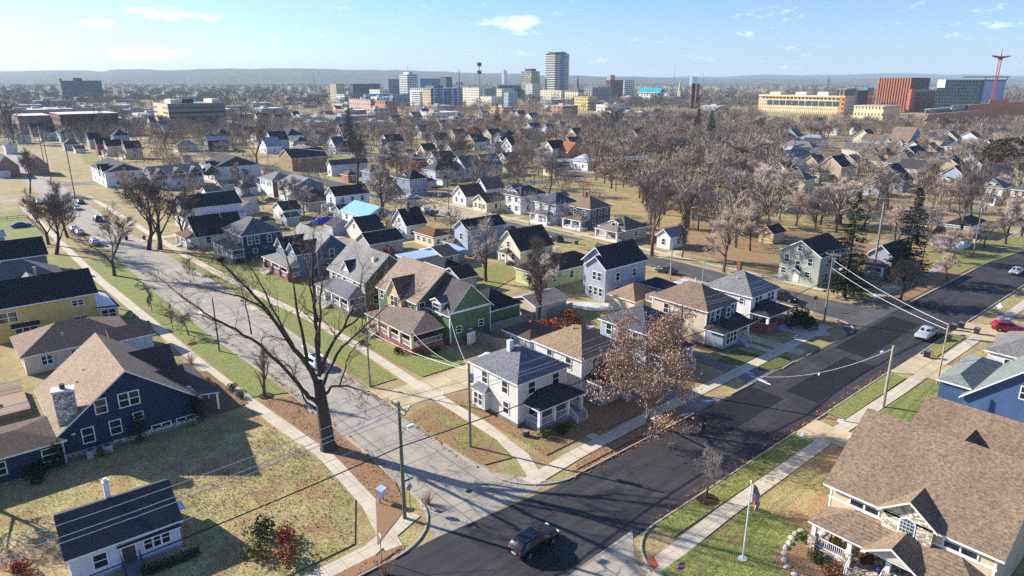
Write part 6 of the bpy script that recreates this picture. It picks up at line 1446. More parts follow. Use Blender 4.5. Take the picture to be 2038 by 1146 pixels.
rt = T_at('rusty', (1203, 352), 300, 'rust-leaved tree at the left of the wooded block', 1.0, name='oak_tree'); T_at('rusty', (1250, 330), 285, 'rust-leaved tree deeper in the wooded block', 1.0, name='oak_tree')
T_at('rusty', (1352, 290), 255, 'orange-brown tree below the two skyline evergreens', 1.0, name='oak_tree'); T_at('rusty', (945, 290), 250, 'reddish tree behind the yellowish gable', .9, name='oak_tree'); T_at('rusty', (865, 268), 240, 'pale orange tree left of the light pole', .9, name='oak_tree')

# --- woodland individuals, zone by zone
def inside(p, poly):
    c = False; n = len(poly)
    for i in range(n):
        a, b = poly[i], poly[i - 1]
        if (a[1] > p[1]) != (b[1] > p[1]) and p[0] < (b[0] - a[0]) * (p[1] - a[1]) / (b[1] - a[1] + 1e-9) + a[0]: c = not c
    return c
ROADS = [(27, 30, 42, 480), (-120, 29, 330, 43.5), (109, 42, 124, 420), (205, 60, 215, 520)]
def clear(x, y, pad=1.0):
    for f in FOOTPRINTS:
        if f[0] - pad < x < f[2] + pad and f[1] - pad < y < f[3] + pad: return False
    for f in ROADS:
        if f[0] < x < f[2] and f[1] < y < f[3]: return False
    return True
def zone(poly, n, hr, keys, label, group, mind, seed, wide=(1.0, 1.5), big=0):
    rnd = random.Random(seed); W = [P(*p) for p in poly]; xs = [p[0] for p in W]; ys = [p[1] for p in W]; got = []
    for _ in range(n * 60):
        if len(got) >= n: break
        x, y = rnd.uniform(min(xs), max(xs)), rnd.uniform(min(ys), max(ys))
        if not inside((x, y), W) or not clear(x, y) or any((x - a) ** 2 + (y - b) ** 2 < mind * mind for a, b in got): continue
        got.append((x, y)); plant_tree(rnd.choice(keys), x, y, rnd.uniform(*hr), label, group, rnd.uniform(0, 6.28), rnd.uniform(*wide))
R3 = ['round1', 'round2', 'round3', 'round1', 'round2', 'tall1', 'vase3', 'tall2']
zone([(1150, 330), (1300, 300), (1520, 310), (1545, 420), (1690, 430), (1690, 480), (1560, 455), (1470, 500), (1310, 460), (1240, 400), (1195, 372)], 84, (9, 14.5), R3, 'bare tree in the dense wooded block right of the slate-roofed houses', 'bare trees of the wooded block', 4.0, 1)
zone([(1140, 258), (1330, 240), (1520, 240), (1520, 300), (1300, 292), (1170, 305)], 46, (9, 15), R3, 'bare tree in the woods behind the rust-leaved trees', 'bare trees behind the rust-leaved ones', 5.0, 2)
zone([(1500, 252), (2060, 250), (2060, 290), (1900, 280), (1660, 280), (1500, 285)], 56, (9, 12.5), R3 + ['vase1', 'vase2'], 'bare tree in the dark belt in front of the hospital buildings', 'bare trees of the belt before the hospital', 6, 3)
zone([(1650, 330), (2060, 290), (2060, 470), (1840, 440), (1650, 420)], 30, (8, 13), R3, 'bare tree among the right-hand houses', 'bare trees among the right-hand houses', 6, 4)
zone([(600, 262), (1140, 250), (1150, 345), (840, 362), (640, 335)], 46, (7, 12), R3, 'bare tree among the small central houses', 'bare trees among the small central houses', 6, 5)
zone([(-10, 245), (580, 230), (590, 300), (330, 300), (130, 262), (0, 330)], 36, (8, 14), R3 + ['vase1'], 'bare tree among the houses and lots at upper left', 'bare trees at upper left', 7, 6)
zone([(1590, 430), (1640, 470), (1760, 440), (1900, 520), (2038, 440), (2038, 560), (1800, 520)], 10, (7, 12), R3, 'bare tree around the spruces and the long garage', 'bare trees around the spruces', 6, 8)

# --- far woodland: one uncountable mass
rs = np.random.RandomState(4)
def far_wood(name, n, dmin, dmax, pxr, cols, seed, hrange=(8, 15), kind='twig', shards=90, bias=1.0, zones=(), rho=(.10, .22), thin=.22):
    rs = np.random.RandomState(seed); pos = []
    for poly, cnt, hr in zones:
        Wp = [P(*q) for q in poly]; xs = [q[0] for q in Wp]; ys = [q[1] for q in Wp]; c = 0; tries = 0
        while c < cnt and tries < cnt * 40:
            tries += 1; x, y = rs.uniform(min(xs), max(xs)), rs.uniform(min(ys), max(ys))
            if inside((x, y), Wp) and clear(x, y, .5): pos.append((x, y, rs.uniform(*hr))); c += 1
    n += len(pos)
    while len(pos) < n:
        D = dmin * (dmax / dmin) ** (rs.rand() ** bias); px = rs.uniform(*pxr); x, y = at_depth(px, D)
        if clear(x, y, 0): pos.append((x, y, rs.uniform(*hrange) * (1 + .12 * (D > 1500))))
    pos = np.array(pos); N = len(pos); K = shards
    c = rs.normal(size=(N, K, 3)); c /= np.linalg.norm(c, axis=2, keepdims=True); c *= (rs.rand(N, K, 1) ** .45)
    h = pos[:, 2][:, None, None]
    ctr = c * np.array([.42, .42, .36]) * h; ctr[:, :, 2] += .62 * h[:, :, 0]
    d = c * np.array([1, 1, .5]) + np.array([0, 0, .7]) + rs.normal(size=(N, K, 3)) * .35; d /= np.linalg.norm(d, axis=2, keepdims=True)
    s = np.cross(d, rs.normal(size=(N, K, 3))); s /= np.linalg.norm(s, axis=2, keepdims=True)
    L = (h * rs.uniform(rho[0], rho[1], (N, K, 1))); w = L * thin
    base = np.array(pos[:, None, :]) * np.array([1, 1, 0])
    a = base + ctr - s * w; b = base + ctr + s * w; e = base + ctr + d * L
    vs = np.stack([a, b, e], axis=2).reshape(-1, 3)
    # trunks
    tw = .02 * pos[:, 2]
    t0 = np.stack([pos[:, 0] - tw, pos[:, 1] + tw, np.zeros(N)], 1); t1 = np.stack([pos[:, 0] + tw, pos[:, 1] - tw, np.zeros(N)], 1); t2 = np.stack([pos[:, 0], pos[:, 1], pos[:, 2] * .75], 1)
    vs = np.concatenate([vs, np.stack([t0, t1, t2], 1).reshape(-1, 3)]).astype(np.float32)
    nf = len(vs) // 3; me = bpy.data.meshes.new(name)
    me.vertices.add(len(vs)); me.vertices.foreach_set('co', vs.ravel()); me.loops.add(len(vs)); me.loops.foreach_set('vertex_index', np.arange(len(vs), dtype=np.int32))
    me.polygons.add(nf); me.polygons.foreach_set('loop_start', np.arange(0, len(vs), 3, dtype=np.int32)); me.polygons.foreach_set('loop_total', np.full(nf, 3, dtype=np.int32))
    me.update(); me.materials.append(cols); return structure(link(name, me), 'stuff')
Z = [([(1150, 300), (1300, 270), (1560, 270), (1560, 420), (1690, 430), (1690, 480), (1560, 455), (1470, 500), (1310, 460), (1240, 400), (1190, 380)], 330, (8, 13)),
     ([(1130, 250), (1330, 236), (1520, 236), (1520, 300), (1300, 292), (1170, 305)], 330, (8, 13)),
     ([(1500, 250), (2080, 250), (2080, 285), (1900, 275), (1660, 272), (1500, 285)], 260, (7, 11)),
     ([(1620, 300), (2080, 262), (2080, 430), (1840, 440), (1640, 430)], 170, (6, 10)),
     ([(560, 248), (1140, 240), (1150, 345), (840, 362), (640, 335)], 330, (6, 10)),
     ([(-40, 235), (580, 225), (590, 300), (330, 300), (130, 262), (0, 330)], 330, (6, 11)),
     ([(190, 300), (520, 300), (700, 420), (560, 470), (380, 400)], 70, (5, 9)), ([(700, 350), (1130, 330), (1190, 430), (1000, 500), (760, 480)], 60, (5, 9))]
far_wood('woodland', 1500, 420, 1300, (-80, 1150), leafy('7e756a', .55), 1, (6, 12), shards=240, zones=Z, rho=(.09, .2), thin=.06)
far_wood('woodland', 900, 880, 1400, (1130, 2120), leafy('746a60', .55), 2, (8, 13), shards=110, thin=.16)
far_wood('woodland', 4200, 1000, 4800, (-150, 2200), leafy('6a645c', .5), 3, (10, 18), shards=60, bias=.8)
far_wood('woodland', 800, 900, 4000, (-150, 1000), leafy('48583e', .5), 5, (9, 16), shards=60)
# ------------------------------------------------------------------ hills on the horizon
def hills(name, d0, d1, prof, mat, n=220, rows=14, seed=0, rough=6):
    m = MB(); idx = []
    for j in range(rows + 1):
        D = d0 + (d1 - d0) * j / rows; row = []
        for i in range(n + 1):
            px = -250 + 2540 * i / n; x, y = at_depth(px, D); s = math.sin(math.pi * min(1, j / rows * 1.0)) ** .7
            hgt = prof(px) * s + mnoise.noise((x / 420, y / 420, seed)) * rough * s * 2 + mnoise.noise((x / 90, y / 90, seed + 3)) * rough * .5 * s
            row.append(len(m.v)); m.v.append((x, y, hgt - 2))
        idx.append(row)
    for j in range(rows):
        for i in range(n): m.f.append((idx[j][i], idx[j][i + 1], idx[j + 1][i + 1], idx[j + 1][i])); m.mi.append(0)
    return structure(m.build(name, mat, smooth=True))
t = NT('wooded_hillside'); co = t.coord()
HM = t.col(t.ramp(t.noise(co, .02, 6, .8), [(.3, (.03, .05, .03, 1)), (.5, (.085, .10, .055, 1)), (.7, (.19, .17, .11, 1))]), .95)
def prof1(px): return 112 if 220 < px < 620 else 102 if px <= 220 else max(46, 112 - (px - 620) * .085)
hills('hills', 4300, 6400, prof1, HM, seed=1, rough=7)
hills('hills', 6600, 9000, lambda px: 80 if px < 1150 else 62 + 36 * max(0, math.sin((px - 1300) / 300)) ** 2, HM, seed=5, rough=10)

# ------------------------------------------------------------------ poles and wires
POLEW = wood('7d766a'); METAL = plain('b8bbbd', .4, .5); DARKW = wood('5b5045')
def pole(x, y, h, label, arm=True, trans=False, lamp=None, axis='y', mat=None, r=.16):
    o = thing('utility_pole', label, 'utility pole', (x, y, 0)); mat = mat or POLEW
    m = MB(); m.tube([(0, 0, -.1), (0, 0, h)], [r, r * .68], 9); m.build('pole', mat, o)
    if arm:
        m = MB(); m.box(-.06, -1.2, h - .55, .06, 1.2, h - .4) if axis == 'y' else m.box(-1.2, -.06, h - .55, 1.2, .06, h - .4); m.build('crossarm', mat, o)
        for u in (-1.1, -.4, .4, 1.1):
            m = MB(); p = (0, u) if axis == 'y' else (u, 0); m.tube([(*p, h - .4), (*p, h - .2)], .05, 6); m.build('insulator', plain('8a8f94', .3), o)
    if trans:
        m = MB(); m.tube([(.32, 0, h - 2.2), (.32, 0, h - 1.2)], .25, 10); m.build('transformer', plain('9fb0bd', .5), o)
    if lamp:
        d = Vector((*lamp, 0)); m = MB(); m.tube([(0, 0, h * .72), tuple(d * 1.2 + Vector((0, 0, h * .75))), tuple(d * 2.2 + Vector((0, 0, h * .735)))], .045, 5); m.build('lamp_arm', METAL, o)
        m = MB(); e = d * 2.5; m.box(e.x - .32, e.y - .16, h * .72, e.x + .32, e.y + .16, h * .735 + .08); m.build('lamp_head', plain('d4d6d6', .4), o)
    return o
pole(27.2, 46.5, 11.6, 'tall weathered utility pole with street lamp at the near corner', True, False, (.6, .3), mat=wood('6f705c'), r=.19)
pole(67.5, 46.5, 11.6, 'utility pole rising behind the brown-leaved oak', True, False)
pole(107.6, 46.6, 11.8, 'utility pole with long lamp arm at the far street corner', True, True, (.9, -.2))
pole(148, 46.6, 11.5, 'utility pole with crossarm beside the dark spruce', True)
pole(-14, 46.5, 11.5, 'utility pole beyond the left frame edge', True)
pole(174.4, 45.0, 12.4, 'leaning utility pole in front of the long white garage', True, True)
pole(139, 52, 15.5, 'tall bare pole-like trunk rising between the two spruces', False, mat=wood('8c8378'), r=.26)
pole(39.3, 52.6, 9.8, 'utility pole with blue transformer before the corner house', False, True, mat=wood('857d70'))
pole(38.7, 73.1, 8.2, 'slim wooden pole with a small notice by the driveway', False, mat=wood('857d70'), r=.13)
pole(28.0, 98.0, 8.2, 'slim dark pole at the left kerb in front of the big bare tree', False, mat=DARKW, r=.12)
pole(83.0, 27.5, 8.0, 'stout pale pole beside the right-hand sidewalk', False, mat=wood('a39a86'), r=.2)
pole(95.0, 25.6, 8.4, 'leaning thin pale pole beside the trash carts', False, mat=wood('a8987c'), r=.13)
pole(108.4, 78.0, 7.6, 'pale pole by the dark green sedan', False, mat=wood('a8a092'), r=.15); pole(112.4, 73.2, 4.5, 'short pale post left of the grey hip roof', False, mat=wood('a8a092'), r=.1)
pole(122.0, 134.7, 7.5, 'thin pole in front of the slate-roofed white house', False, r=.12); pole(120.6, 170, 8, 'thin dark pole before the rosy-roofed cottage', False, mat=DARKW, r=.12)
for (b, top, lab) in (((102, 360), 250, 'nearest tall dark pole by the brick house'), ((150, 395), 250, 'second tall dark pole right of the brick house'), ((90, 335), 254, 'farther dark pole above the brick house roofs'), ((204, 320), 202, 'dark pole at the edge of the paved lot')):
    x, y = P(*b); h = min(range(40, 300), key=lambda z: abs(proj(x, y, z * .1)[1] - top)) * .1; pole(x, y, h, lab, False, mat=DARKW, r=.16)
def wire(a, b, sag, label, r=.028, mat=None, group=None):
    a, b = Vector(a), Vector(b); n = 18; m = MB()
    m.tube([a.lerp(b, i / n) - Vector((0, 0, sag * 4 * (i / n) * (1 - i / n))) for i in range(n + 1)], r, 4, cap=False)
    return tag(m.build('power_line', mat or plain('c9cbcc', .4)), label, 'power line', group)
LW, DW = plain('d4d5d4', .45), plain('26262a', .6)
for i, (u, nm) in enumerate(((1.1, 'topmost'), (-.4, 'middle'), (-1.1, 'lowest'))):
    wire((-14, 46.5 + u, 11.35), (27.2, 46.5 + u, 11.4), .9, nm + ' pale power line over the cottage', .03, LW)
    wire((27.2, 46.5 + u, 11.4), (67.5, 46.5 + u, 11.4), .9, nm + ' pale power line crossing the corner house roof', .026, LW)
    wire((67.5, 46.5 + u, 11.4), (107.6, 46.6 + u, 11.6), .9, nm + ' pale power line above the brown duplex', .026, LW)
    wire((107.6, 46.6 + u, 11.6), (148, 46.6 + u, 11.3), .9, nm + ' pale power line passing the spruces', .026, LW)
    wire((148, 46.6 + u, 11.3), (174.4, 45 + u, 12.2), .7, nm + ' pale power line toward the long garage', .026, LW)
for a, b, w in (((-14, 46.4, 7.2), (27.1, 46.4, 7.4), 'before the cottage'), ((27.1, 46.4, 7.4), (67.5, 46.4, 7.2), 'across the street'), ((67.5, 46.4, 7.2), (107.6, 46.5, 7.4), 'behind the oak')): wire(a, b, .5, 'thick dark cable ' + w, .06, DW)
wire((-14, 46.5, 8.8), (27.2, 46.5, 8.9), .7, 'thin pale wire between the dark cable and the power lines', .022, LW)
wire((107.6, 46.4, 10.4), (95.0, 25.6, 8.3), .5, 'upper white service wire over the cross street', .03, LW); wire((107.6, 46.7, 9.2), (95.0, 25.6, 7.6), .6, 'lower white service wire over the cross street', .03, LW)
wire((39.3, 52.6, 9.3), (48.8, 78.6, 3.6), 1.0, 'service wire from the pole to the green house porch', .02, LW); wire((39.3, 52.6, 9.1), (38.7, 73.1, 7.9), .6, 'sagging wire along the verge beside the driveway', .02, LW); wire((39.3, 52.6, 9.2), (54.6, 78.0, 6), .8, 'pale service wire over the green house lawn', .02, LW)
wire((83, 27.5, 7.6), (79, 41.5, .4), 1.2, 'dashed-looking pale wire dropping across the cross street', .02, LW)
for i in range(3): wire((*at_depth(560, 300), 10), (*at_depth(1300, 270), 9.5 - i * .6), 3.0, ('upper', 'middle', 'lower')[i] + ' far power line over the central houses', .11, LW)

# ------------------------------------------------------------------ vehicles
TYRE = plain('17171a', .8); RIM = plain('9ea2a6', .3, .7)
CARGLASS = glass('0f1418')
def car(label, x, y, rz, col, kind='suv', name='parked_car', cat='car', group=None):
    o = thing(name, label, cat, (x, y, 0), rz, group); t = NT('car_paint_' + col + kind); t.b.inputs['Coat Weight'].default_value = .6; t.b.inputs['Coat Roughness'].default_value = .05; paint = t.col(C(col), .35)
    k = {'suv': [(-2.35, .48, .80, .78, .92, .70), (-2.28, .36, .92, .88, 1.02, .80), (-2.12, .32, 1.0, .92, 1.22, .78), (-1.72, .30, 1.02, .94, 1.58, .66), (-1.1, .28, 1.02, .95, 1.66, .67), (-.3, .27, 1.0, .95, 1.68, .68), (.25, .27, 1.0, .95, 1.63, .67), (.6, .27, 1.0, .95, 1.42, .72), (1.05, .28, .99, .95, 1.10, .82), (1.5, .29, .95, .94, 1.04, .80), (2.0, .30, .88, .90, .95, .74), (2.25, .34, .78, .84, .85, .68), (2.36, .46, .66, .74, .72, .60)],
         'sedan': [(-2.35, .46, .72, .76, .86, .68), (-2.25, .34, .85, .86, .96, .76), (-1.8, .30, .92, .90, 1.03, .76), (-1.35, .28, .93, .91, 1.22, .66), (-.9, .27, .93, .91, 1.42, .60), (-.2, .27, .92, .91, 1.44, .61), (.3, .27, .91, .91, 1.38, .62), (.75, .27, .90, .91, 1.12, .70), (1.05, .28, .88, .90, .96, .78), (1.6, .29, .82, .88, .88, .74), (2.1, .31, .74, .84, .78, .68), (2.32, .42, .6, .72, .66, .56)],
         'pickup': [(-2.75, .55, .9, .86, .98, .82), (-2.7, .45, 1.0, .93, 1.06, .86), (-.75, .42, 1.02, .95, 1.08, .88), (-.72, .42, 1.04, .95, 1.55, .72), (-.45, .42, 1.05, .95, 1.76, .70), (.4, .42, 1.05, .95, 1.78, .70), (.75, .42, 1.05, .95, 1.62, .72), (1.25, .42, 1.04, .95, 1.2, .84), (1.6, .43, 1.02, .94, 1.16, .84), (2.4, .45, .98, .93, 1.08, .82), (2.7, .5, .9, .9, .98, .78), (2.8, .58, .8, .82, .85, .7)]}[kind]
    m = MB(); rings = []
    for (sx, zl, zb, w, zt, wt) in k:
        half = [(w * .86, zl), (w * .98, zl + .12), (w, (zl + zb) / 2 + .08), (w * .985, zb), (wt + (w - wt) * .1, zt - .05), (wt * .82, zt), (0, zt + .02)]
        ring = [(sx, yy, zz) for yy, zz in half] + [(sx, -yy, zz) for yy, zz in half[-2::-1]]
        rings.append(len(m.v)); m.v += ring; nr = len(ring)
    for a, b in zip(rings[:-1], rings[1:]):
        for i in range(nr - 1): m.f.append((a + i, a + i + 1, b + i + 1, b + i)); m.mi.append(0)
        m.f.append((a + nr - 1, a, b, b + nr - 1)); m.mi.append(0)
    m.f.append(tuple(range(rings[0], rings[0] + nr))); m.mi.append(0); m.f.append(tuple(range(rings[-1], rings[-1] + nr))); m.mi.append(0)
    body = m.build('body', paint, o, smooth=True)
    def at(sx):
        for a, b in zip(k[:-1], k[1:]):
            if a[0] <= sx <= b[0]: f = (sx - a[0]) / (b[0] - a[0]); return [a[i] + (b[i] - a[i]) * f for i in range(6)]
    ra, rb, fa, fb = {'suv': (-1.95, -1.72, .38, 1.0), 'sedan': (-1.55, -.95, .35, 1.0), 'pickup': (-.72, -.5, .62, 1.2)}[kind]
    for sgn in (-1, 1):
        m = MB(); segs = [(rb + .02, -.55 if kind != 'pickup' else .05), (-.45 if kind != 'pickup' else .13, fa - .02)]
        for u0, u1 in segs:
            if u1 <= u0: continue
            for q in range(4):
                s0, s1 = u0 + (u1 - u0) * q / 4, u0 + (u1 - u0) * (q + 1) / 4; A, B = at(s0), at(s1)
                def pt(S, s, f): wb = S[3] * .985; wt2 = S[5] + (S[3] - S[5]) * .1; return (s, sgn * (wb + (wt2 - wb) * f + .012), S[2] + (S[4] - .05 - S[2]) * f)
                m.poly([pt(A, s0, .12), pt(B, s1, .12), pt(B, s1, .86), pt(A, s0, .86)])
        m.build('side_window', CARGLASS, o)
    for (s0, s1, nm) in ((fa + .04, fb - .06, 'windshield'), (ra + .02, rb - .03, 'rear_window')):
        m = MB()
        for q in range(3):
            u0, u1 = s0 + (s1 - s0) * q / 3, s0 + (s1 - s0) * (q + 1) / 3; A, B = at(u0), at(u1)
            m.poly([(u0, -A[5] * .84, A[4] + .016), (u0, A[5] * .84, A[4] + .016), (u1, B[5] * .84, B[4] + .016), (u1, -B[5] * .84, B[4] + .016)])
        m.build(nm, CARGLASS, o)
    if kind == 'suv':
        m = MB(); m.box(-1.2, -.5, 1.675, .1, .5, 1.70); m.build('sunroof', CARGLASS, o)
        for sgn in (-1, 1): m = MB(); m.tube([(-1.6, sgn * .62, 1.66), (-.6, sgn * .64, 1.73), (.3, sgn * .63, 1.66)], .025, 4); m.build('roof_rail', RIM, o)
    if kind == 'pickup':
        m = MB(); m.box(-2.62, -.74, 1.06, -.85, .74, 1.1); m.build('cargo_bed', plain('232326'), o)
    L = k[-1][0]; wb = 1.4 if kind != 'pickup' else 1.75; rr = .37 if kind == 'suv' else .33 if kind == 'sedan' else .39
    for sx in (-wb, wb):
        for sgn in (-1, 1):
            m = MB(); m.tube([(sx, sgn * .70, rr), (sx, sgn * .965, rr)], rr, 16); wh = m.build('wheel', TYRE, o)
            m = MB(); m.tube([(sx, sgn * .9, rr), (sx, sgn * .978, rr)], rr * .62, 12); m.build('rim', RIM, wh)
    e = k[-2]; m0 = k[1]
    for sgn in (-1, 1):
        m = MB(); m.box(L - .22, sgn * .62 - .16, .70, L - .01, sgn * .62 + .16, .84); m.build('headlight', plain('dfe6ea', .1), o)
        m = MB(); m.box(k[0][0] - .02, sgn * .66 - .14, .82, k[0][0] + .2, sgn * .66 + .14, .98); m.build('tail_light', plain('a01818', .2), o)
    m = MB(); m.box(k[0][0] - .03, -.26, .6, k[0][0] + .02, .26, .72); m.build('license_plate', plain('c9ccd0'), o)
    m = MB(); m.box(L - .03, -.5, .5, L + .02, .5, .66); m.build('grille', plain('1c1d20', .4), o)
    return o
def pxcar(label, px, rz, col, kind='suv', **kw):
    x, y = P(*px); return car(label, x, y, rz, col, kind, **kw)
car('black SUV with sunroof driving through the intersection', 33.4, 36.0, R(3), '14181f', 'suv', name='suv')
car('white SUV parked at the kerb behind the big bare tree', 36.3, 84.5, R(92), 'e4e6ea', 'suv', name='suv')
car('silver-grey pickup truck parked beside the trash carts', 112.6, 33.0, R(181), '9fa5ab', 'pickup', name='pickup_truck', cat='pickup truck')
car('red SUV on the driveway at the right frame edge', 125.2, 25.6, R(-60), 'a8172c', 'suv', name='suv')
pxcar('white sedan heading down the long residential street', (154, 417), R(-88), 'e4e6e8', 'sedan')
pxcar('dark sedan in the shade behind the white moving sedan', (160, 405), R(92), '2a2c30', 'sedan')
pxcar('silver sedan, farthest of three parked at the left kerb', (147, 459), R(90), 'b9bec4', 'sedan')
pxcar('silver sedan, middle of three parked at the left kerb', (159, 466), R(90), 'a8aeb6', 'sedan')
pxcar('white hatchback, nearest of three parked at the left kerb', (189, 487), R(90), 'd9dce0', 'suv')
pxcar('black SUV parked at the right kerb across from the three', (195, 440), R(91), '1c1d20', 'suv')
pxcar('deep blue car on the driveway by the rail fence', (43, 452), R(0), '1c3f8a', 'sedan')
pxcar('white car parked beside the leaning maple', (78, 405), R(90), 'd8dce2', 'sedan')
pxcar('dark green sedan parked by the pale pole', (1325, 543), R(93), '1c2a28', 'sedan')
pxcar('black boxy off-roader beside the white grey-roofed house', (1560, 597), R(-88), '17181a', 'suv')
pxcar('black van behind the pale blue-grey two-storey house', (1012, 460), R(92), '1a1b1e', 'suv')
pxcar('black car with open hatch beside the trash carts up the second street', (855, 428), R(90), '1d1e22', 'suv')
pxcar('white car parked further up the second street', (842, 421), R(90), 'dfe3e8', 'sedan')
pxcar('brown-black SUV behind the cream steep-gabled house', (1104, 480), R(91), '2a2422', 'suv')
pxcar('grey sedan at the right frame edge of the cross street', (2022, 545), R(180), '8d9299', 'sedan')
rnd = random.Random(5)
for i, (a, b) in enumerate([(505, 400), (540, 401), (585, 330), (820, 395), (470, 300), (480, 303), (610, 300), (965, 345), (1010, 305), (1290, 300), (1245, 227), (1180, 232), (1290, 228), (560, 262), (640, 262), (690, 268)]):
    pxcar('tiny distant car parked among the small houses', (a, b), rnd.choice((0, 1.57)), rnd.choice(('c9ccd2', '2a2c30', '8a2a2a', '3a4a6a', 'e4e4e4')), 'sedan', group='distant parked cars')
# blue tarp covered pile
m = MB(); x, y = P(645, 444); rnd = random.Random(2); NX, NY = 16, 8
V = [[(-4 + 8 * i / NX, -1.6 + 3.2 * j / NY, max(0, (1.5 + .5 * rnd.random()) * math.sin(math.pi * i / NX) ** .4 * math.sin(math.pi * j / NY) ** .5)) for j in range(NY + 1)] for i in range(NX + 1)]
for i in range(NX):
    for j in range(NY): m.poly([V[i][j], V[i + 1][j], V[i + 1][j + 1], V[i][j + 1]])
tag(m.build('tarp_cover', plain('2348b0', .4), None, loc=(x, y, 0)), 'bright blue tarp draped over a low pile behind the garages', 'tarp')

# ------------------------------------------------------------------ street furniture
def cart(x, y, label, col='202225', rz=0.0):
    o = thing('trash_cart', label, 'trash cart', (x, y, 0), rz); m = MB(); m.add([(-.26, -.3, .08), (.26, -.3, .08), (.26, .3, .08), (-.26, .3, .08), (-.32, -.38, 1.0), (.32, -.38, 1.0), (.32, .38, 1.0), (-.32, .38, 1.0)], [(0, 3, 2, 1), (4, 5, 6, 7), (0, 1, 5, 4), (1, 2, 6, 5), (2, 3, 7, 6), (3, 0, 4, 7)]); m.build('bin', plain(col, .5), o)
    m = MB(); m.add([(-.36, -.43, 1.0), (.36, -.43, 1.0), (.36, .42, 1.06), (-.36, .42, 1.06), (-.3, -.35, 1.08), (.3, -.35, 1.08), (.3, .35, 1.14), (-.3, .35, 1.14)], [(0, 3, 2, 1), (4, 5, 6, 7), (0, 1, 5, 4), (1, 2, 6, 5), (2, 3, 7, 6), (3, 0, 4, 7)]); m.build('lid', plain('6d7073', .5), o)
    for s in (-.24, .24): m = MB(); m.tube([(s - .04, .32, .12), (s + .04, .32, .12)], .12, 10); m.build('wheel', TYRE, o)
cart(103.9, 29.9, 'black trash cart on the sunny verge nearest the pale pole'); cart(119.2, 31.4, 'black trash cart just behind the pickup bed'); cart(121.0, 30.8, 'black trash cart between the pickup and the red SUV'); cart(120.0, 28.4, 'grey-black trash cart nearest the sidewalk by the red SUV', '34383c')
for (px, lab) in (((1350, 590), 'dark trash cart beside the short post'), ((1147, 487), 'small dark trash cart on the second street verge'), ((893, 430), 'dark trash cart on the second street near the cottage lawn'), ((252, 478), 'dark trash cart at the kerb by the twin bare trees'), ((870, 425), 'dark trash cart up the second street beside the hatch car'), ((1122, 606), 'black trash cart by the tan garage side door'), ((287, 477), 'trash cart standing on the twin-tree lawn path')): cart(*P(*px), lab)
def post_sign(x, y, h, label, shape, cat='sign', name='sign', mats=None, rz=0.0):
    o = thing(name, label, cat, (x, y, 0), rz); m = MB(); m.tube([(0, 0, 0), (0, 0, h)], .04, 6); m.build('post', plain('9aa09c', .5, .4), o); shape(o, h); return o
def stop_shape(o, h):
    m = MB(); r = .40; m.prism([(0, 0)] * 0 + [(r * math.cos(R(22.5 + 45 * i)), r * math.sin(R(22.5 + 45 * i))) for i in range(8)], 0, .01); 
    m.v = [(p[0], -p[2] - .05, p[1] + h - .42) for p in m.v]; m.build('sign_plate', plain('a01520', .5), o)
    m = MB(); n = 8
    for i in range(n):
        a, b = R(22.5 + 45 * i), R(22.5 + 45 * (i + 1))
        m.poly([(.385 * math.cos(a), -.066, .385 * math.sin(a) + h - .42), (.385 * math.cos(b), -.066, .385 * math.sin(b) + h - .42), (.35 * math.cos(b), -.066, .35 * math.sin(b) + h - .42), (.35 * math.cos(a), -.066, .35 * math.sin(a) + h - .42)])
    m.build('border', plain('e8e8e8'), o)
    cu = bpy.data.curves.new('lettering', 'FONT'); cu.body = 'STOP'; cu.size = .3; cu.align_x = 'CENTER'; cu.align_y = 'CENTER'; cu.extrude = .004; cu.offset = .006; cu.materials.append(plain('ececec'))
    tmp = bpy.data.objects.new('tmp', cu); COL.objects.link(tmp); bpy.context.view_layer.update(); me = bpy.data.meshes.new_from_object(tmp.evaluated_get(bpy.context.evaluated_depsgraph_get())); bpy.data.objects.remove(tmp); t = link('lettering', me, o); t.location = (0, -.072, h - .42); t.rotation_euler = (R(90), 0, 0); t.scale = (.92, 1, 1)
post_sign(38.6, 24.9, 2.6, 'red STOP sign at the bottom of the intersection', stop_shape, 'stop sign', 'stop_sign', rz=R(-30))
def blades(o, h):
    m = MB(); m.box(-.45, -.015, h - .12, .45, .015, h + .1); m.build('street_name_blade', plain('1f7a62', .4), o); m = MB(); m.box(-.015, -.42, h + .12, .015, .42, h + .33); m.build('street_name_blade', plain('1f7a62', .4), o)
    m = MB(); m.prism([(.35 * math.cos(R(22.5 + 45 * i)), .35 * math.sin(R(22.5 + 45 * i))) for i in range(8)], 0, .012); m.v = [(p[0], p[2] + .05, p[1] + h - .9) for p in m.v]; m.build('sign_back', plain('a9b0ae', .4, .5), o)
post_sign(28.5, 47.6, 3.0, 'green street-name blades on a thin post beside the corner utility pole', blades, 'street sign', 'street_sign')
def small(o, h): m = MB(); m.box(-.22, -.015, h - .35, .22, .015, h); m.build('sign_plate', plain('e2e4e6'), o)
post_sign(29.4, 46.9, 1.0, 'low white marker sign in dry grass beside the corner pole', small)
post_sign(22.7, 42.9, 2.6, 'narrow signpost on the corner sidewalk seen edge-on', small, rz=R(80))
post_sign(106.3, 43.9, 1.6, 'small white sign at the island corner of the second street', small)
post_sign(38.9, 73.0, 2.2, 'grey parking sign by the slim wooden pole', small); post_sign(112.2, 50.5, 2.6, 'octagonal sign back on the second street corner', lambda o, h: stop_shape(o, h), 'stop sign', 'stop_sign', rz=R(150))
o = thing('utility_cabinet', 'white and blue box on two posts beside the corner sidewalk', 'utility box', (26.9, 50.0, 0), R(25))
